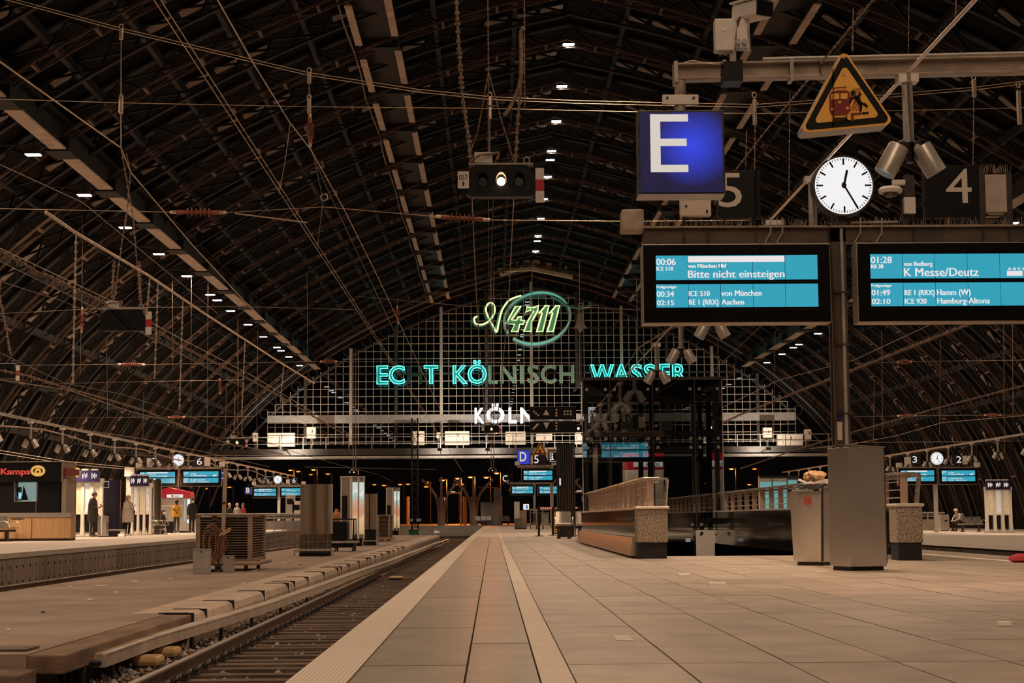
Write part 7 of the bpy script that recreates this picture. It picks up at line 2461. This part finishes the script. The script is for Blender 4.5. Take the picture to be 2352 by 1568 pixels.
for i in range(5):
    a = Vector((p2_.x + .05 + .08 * i, p2_.y, 1.03))
    part('stripe', MB().beam(a, a + Vector((.08, 0, 0)), .01, .08), BARP if i % 2 == 0 else WHITEP, t)
g = G(1280, 1226)
t = thing('yellow_cabinet', 'ochre cabinet behind the barrier post', 'cabinet', (g.x, g.y, 0))
part('body', MB().box(P(1272, 1200, g.y).x, P(1288, 1200, g.y).x, g.y, g.y + .4, .04, P(1280, 1176, g.y).z), mat('ochre', (.42, .22, .04), .5), t, bevel=.02)
part('top', MB().box(P(1272, 1200, g.y).x, P(1288, 1200, g.y).x, g.y, g.y + .4, P(1280, 1176, g.y).z, P(1280, 1166, g.y).z), STEELD, t)
part('base', MB().box(P(1273, 1200, g.y).x, P(1287, 1200, g.y).x, g.y + .05, g.y + .35, 0, .04), BLACK, t)
g = G(1245, 1213)
Y = 105
t = thing('stair_balustrade', 'glass and steel stair balustrade far along the beige platform', 'balustrade', (P(1245, 1200, Y).x, Y, 0))
x0, x1 = P(1218, 1200, Y).x, P(1262, 1200, Y).x
part('top_rail', MB().box(x0, x1, Y, Y + .2, P(1240, 1172, Y).z, P(1240, 1168, Y).z), STEEL, t)
part('mid_rail', MB().box(x0, x1, Y, Y + .1, P(1240, 1178, Y).z, P(1240, 1176.5, Y).z), STEEL, t)
for i in range(3):
    xa_, xb_ = x0 + (x1 - x0) * i / 3, x0 + (x1 - x0) * (i + 1) / 3
    part('glass_pane', MB().box(xa_ + .03, xb_ - .03, Y + .05, Y + .07, .25, P(1240, 1179, Y).z), TGLASS, t)
    part('post', MB().box(xa_ - .03, xa_ + .03, Y, Y + .1, 0, P(1240, 1172, Y).z), STEEL, t)
part('plinth', MB().box(x0, x1, Y, Y + .3, 0, .25), WHITEP, t)
for px, wpx, pt, lab, m in ((1187, 12, 1152, 'pale ticket machine far along the platform', WHITEP), (1201, 16, 1172, 'grey stone bollard block by the stairs', CONC), (1188, 14, 1190, 'dark planter block beside the ticket machine', CONCD)):
    x = P(px, 1200, 110).x
    w = wpx * 110 / F
    t = thing('platform_machine', lab, 'machine', (x, 110 - (px % 7) * .3, 0))
    y_ = 110 - (px % 7) * .3
    part('body', MB().box(x - w / 2, x + w / 2, y_, y_ + .5, 0.05, P(px, pt, y_).z), m, t, bevel=.02)
    part('base', MB().box(x - w / 2 + .03, x + w / 2 - .03, y_ + .03, y_ + .45, 0, .05), BLACK, t)
t = thing('pictogram_sign', 'white panel with a blue figure far along the platform', 'sign', P(1209, 1168, 112))
part('panel', pbox(1202, 1157, 1215, 1170, 112, .1), SIGNW, t)
part('pictogram', ptext('1', 1208, 1212, 1168, 1160, 111.98, 0, .02), emis('blue_pictogram', (.05, .15, .6), 1.0), t)
part('pole', MB().tube([P(1208, 1170, 112.05), (P(1208, 1170, 112).x, 112.05, 0)], .05, 6), STEELD, t)

# ============================================================ OUTSIDE THE HALL
SOD = (1.0, .27, .045)
SODM = emis('sodium_lamp', (1.0, .2, .025), 3.4)
ORC = mat('column_paint', (.45, .36, .28), .6, var=.2, scale=2)
struct('outer_platform', MB().box(-30, 9, 166, 175, -1.0, .02).box(-45, 9, 175, 240, -1.0, 0.0), PLAT, 'far platform end lit by orange street lamps', org=(-8, 170, -1))
lamps = ((979, 1109, 205, 1205), (1016, 1103, 190, 1205), (1051, 1099, 220, 1204), (1046, 1113, 230, 1204), (1060, 1113, 230, 1204), (1081, 1096, 190, 1205), (1117, 1097, 200, 1205), (1141, 1087, 215, 1204), (919, 1113, 240, 1203), (937, 1112, 240, 1203), (667, 1080, 230, 1203), (685, 1083, 240, 1203), (720, 1079, 220, 1203), (753, 1089, 230, 1203), (882, 1115, 215, 1203), (979, 1118, 212, 1204), (345, 1123, 225, 1205), (282, 1092, 225, 1205), (472, 1122, 225, 1205), (527, 1119, 235, 1205), (1680, 1077, 200, 1201), (1733, 1077, 210, 1201), (1721, 1113, 240, 1200), (714, 1090, 250, 1203), (860, 1113, 260, 1203))
for i, (px, py, Y, pf) in enumerate(lamps):
    c = P(px, py, Y)
    t = thing('street_lamp', 'orange sodium street lamp outside the hall', 'street lamp', (c.x, Y, 0), 'sodium street lamps')
    part('pole', MB().tube([(c.x + .5, Y, -.9), (c.x + .5, Y, c.z + .1), (c.x, Y, c.z + .16)], .06, 8), STEELD, t)
    part('head', MB().mbox(Matrix.Translation(c + Vector((0, 0, .12))), .7, .4, .14), STEELD, t)
    part('lens', MB().lathe(c, [(.16, -.05), (.26, 0), (.26, .06)], 12), SODM, t)
    if i in (1, 2, 5, 6, 7, 10, 12, 20):
        light('POINT', c - Vector((0, 0, .35)), E_SODIUM * (1 if i < 8 else .5), SOD, t, .2)
for i, (px, Y) in enumerate(((1014, 182), (1088, 180), (1068, 186), (1150, 190), (937, 200))):
    x = P(px, 1200, Y).x
    zt_ = P(px, 1105, Y).z
    t = thing('branching_column', 'orange-lit branching steel column outside the hall', 'column', (x, Y, 0), 'branching columns')
    part('trunk', MB().tube([(x, Y, 0), (x, Y, zt_ * .65)], .3 if i < 2 else .2, 10), ORC, t, smooth=True)
    if i < 2:
        for s in (-1, 1):
            part('branch', MB().tube(catmull([(x + s * .25, Y, 0), (x + s * .35, Y, zt_ * .45), (x + s * .8, Y, zt_ * .75), (x + s * 2.0, Y, zt_ * 1.05)], 5), .13, 8), ORC, t, smooth=True)
        part('stem', MB().tube([(x, Y, zt_ * .6), (x, Y, zt_ * 1.1)], .12, 8), ORC, t)
x0, x1 = P(1104, 1200, 178).x, P(1150, 1200, 178).x
t = thing('waiting_shelter', 'orange-lit waiting shelter at the outer platform end', 'shelter', (x0, 178, 0))
part('back_panel', MB().box(x0, P(1134, 1200, 178).x, 178, 178.2, 0, P(1110, 1153, 178).z), ORC, t)
part('side_panel', MB().box(P(1134, 1200, 178).x, x1, 177.4, 178.2, 0, P(1110, 1120, 178).z), ORC, t)
part('roof', MB().box(x0 - .2, x1 + .2, 176.8, 178.4, P(1110, 1120, 178).z, P(1110, 1118, 178).z), STEELD, t)
bench('orange-lit bench beside the waiting shelter', Vector((P(1160, 1200, 176).x, 176, .02)), radians(20), 2)
bench('orange-lit bench in front of the waiting shelter panel', Vector((P(1110, 1200, 175.5).x, 175.8, .02)), radians(0), 3)
t = thing('canopy_lamp', 'small canopy with two pale tube lights outside the hall', 'canopy', P(1040, 1131, 186))
part('roof', MB().box(P(1024, 1131, 186).x, P(1058, 1131, 186).x, 185, 187, P(1040, 1133, 186).z, P(1040, 1130, 186).z), ORC, t)
part('tube_light', MB().box(P(1034, 1131, 186).x, P(1046, 1131, 186).x, 184.9, 185, P(1040, 1130, 186).z, P(1040, 1128.5, 186).z), SIGNW, t)
part('post', MB().tube([(P(1058, 1131, 186).x, 186, 0), (P(1058, 1131, 186).x, 186, P(1040, 1133, 186).z)], .1, 6), ORC, t)
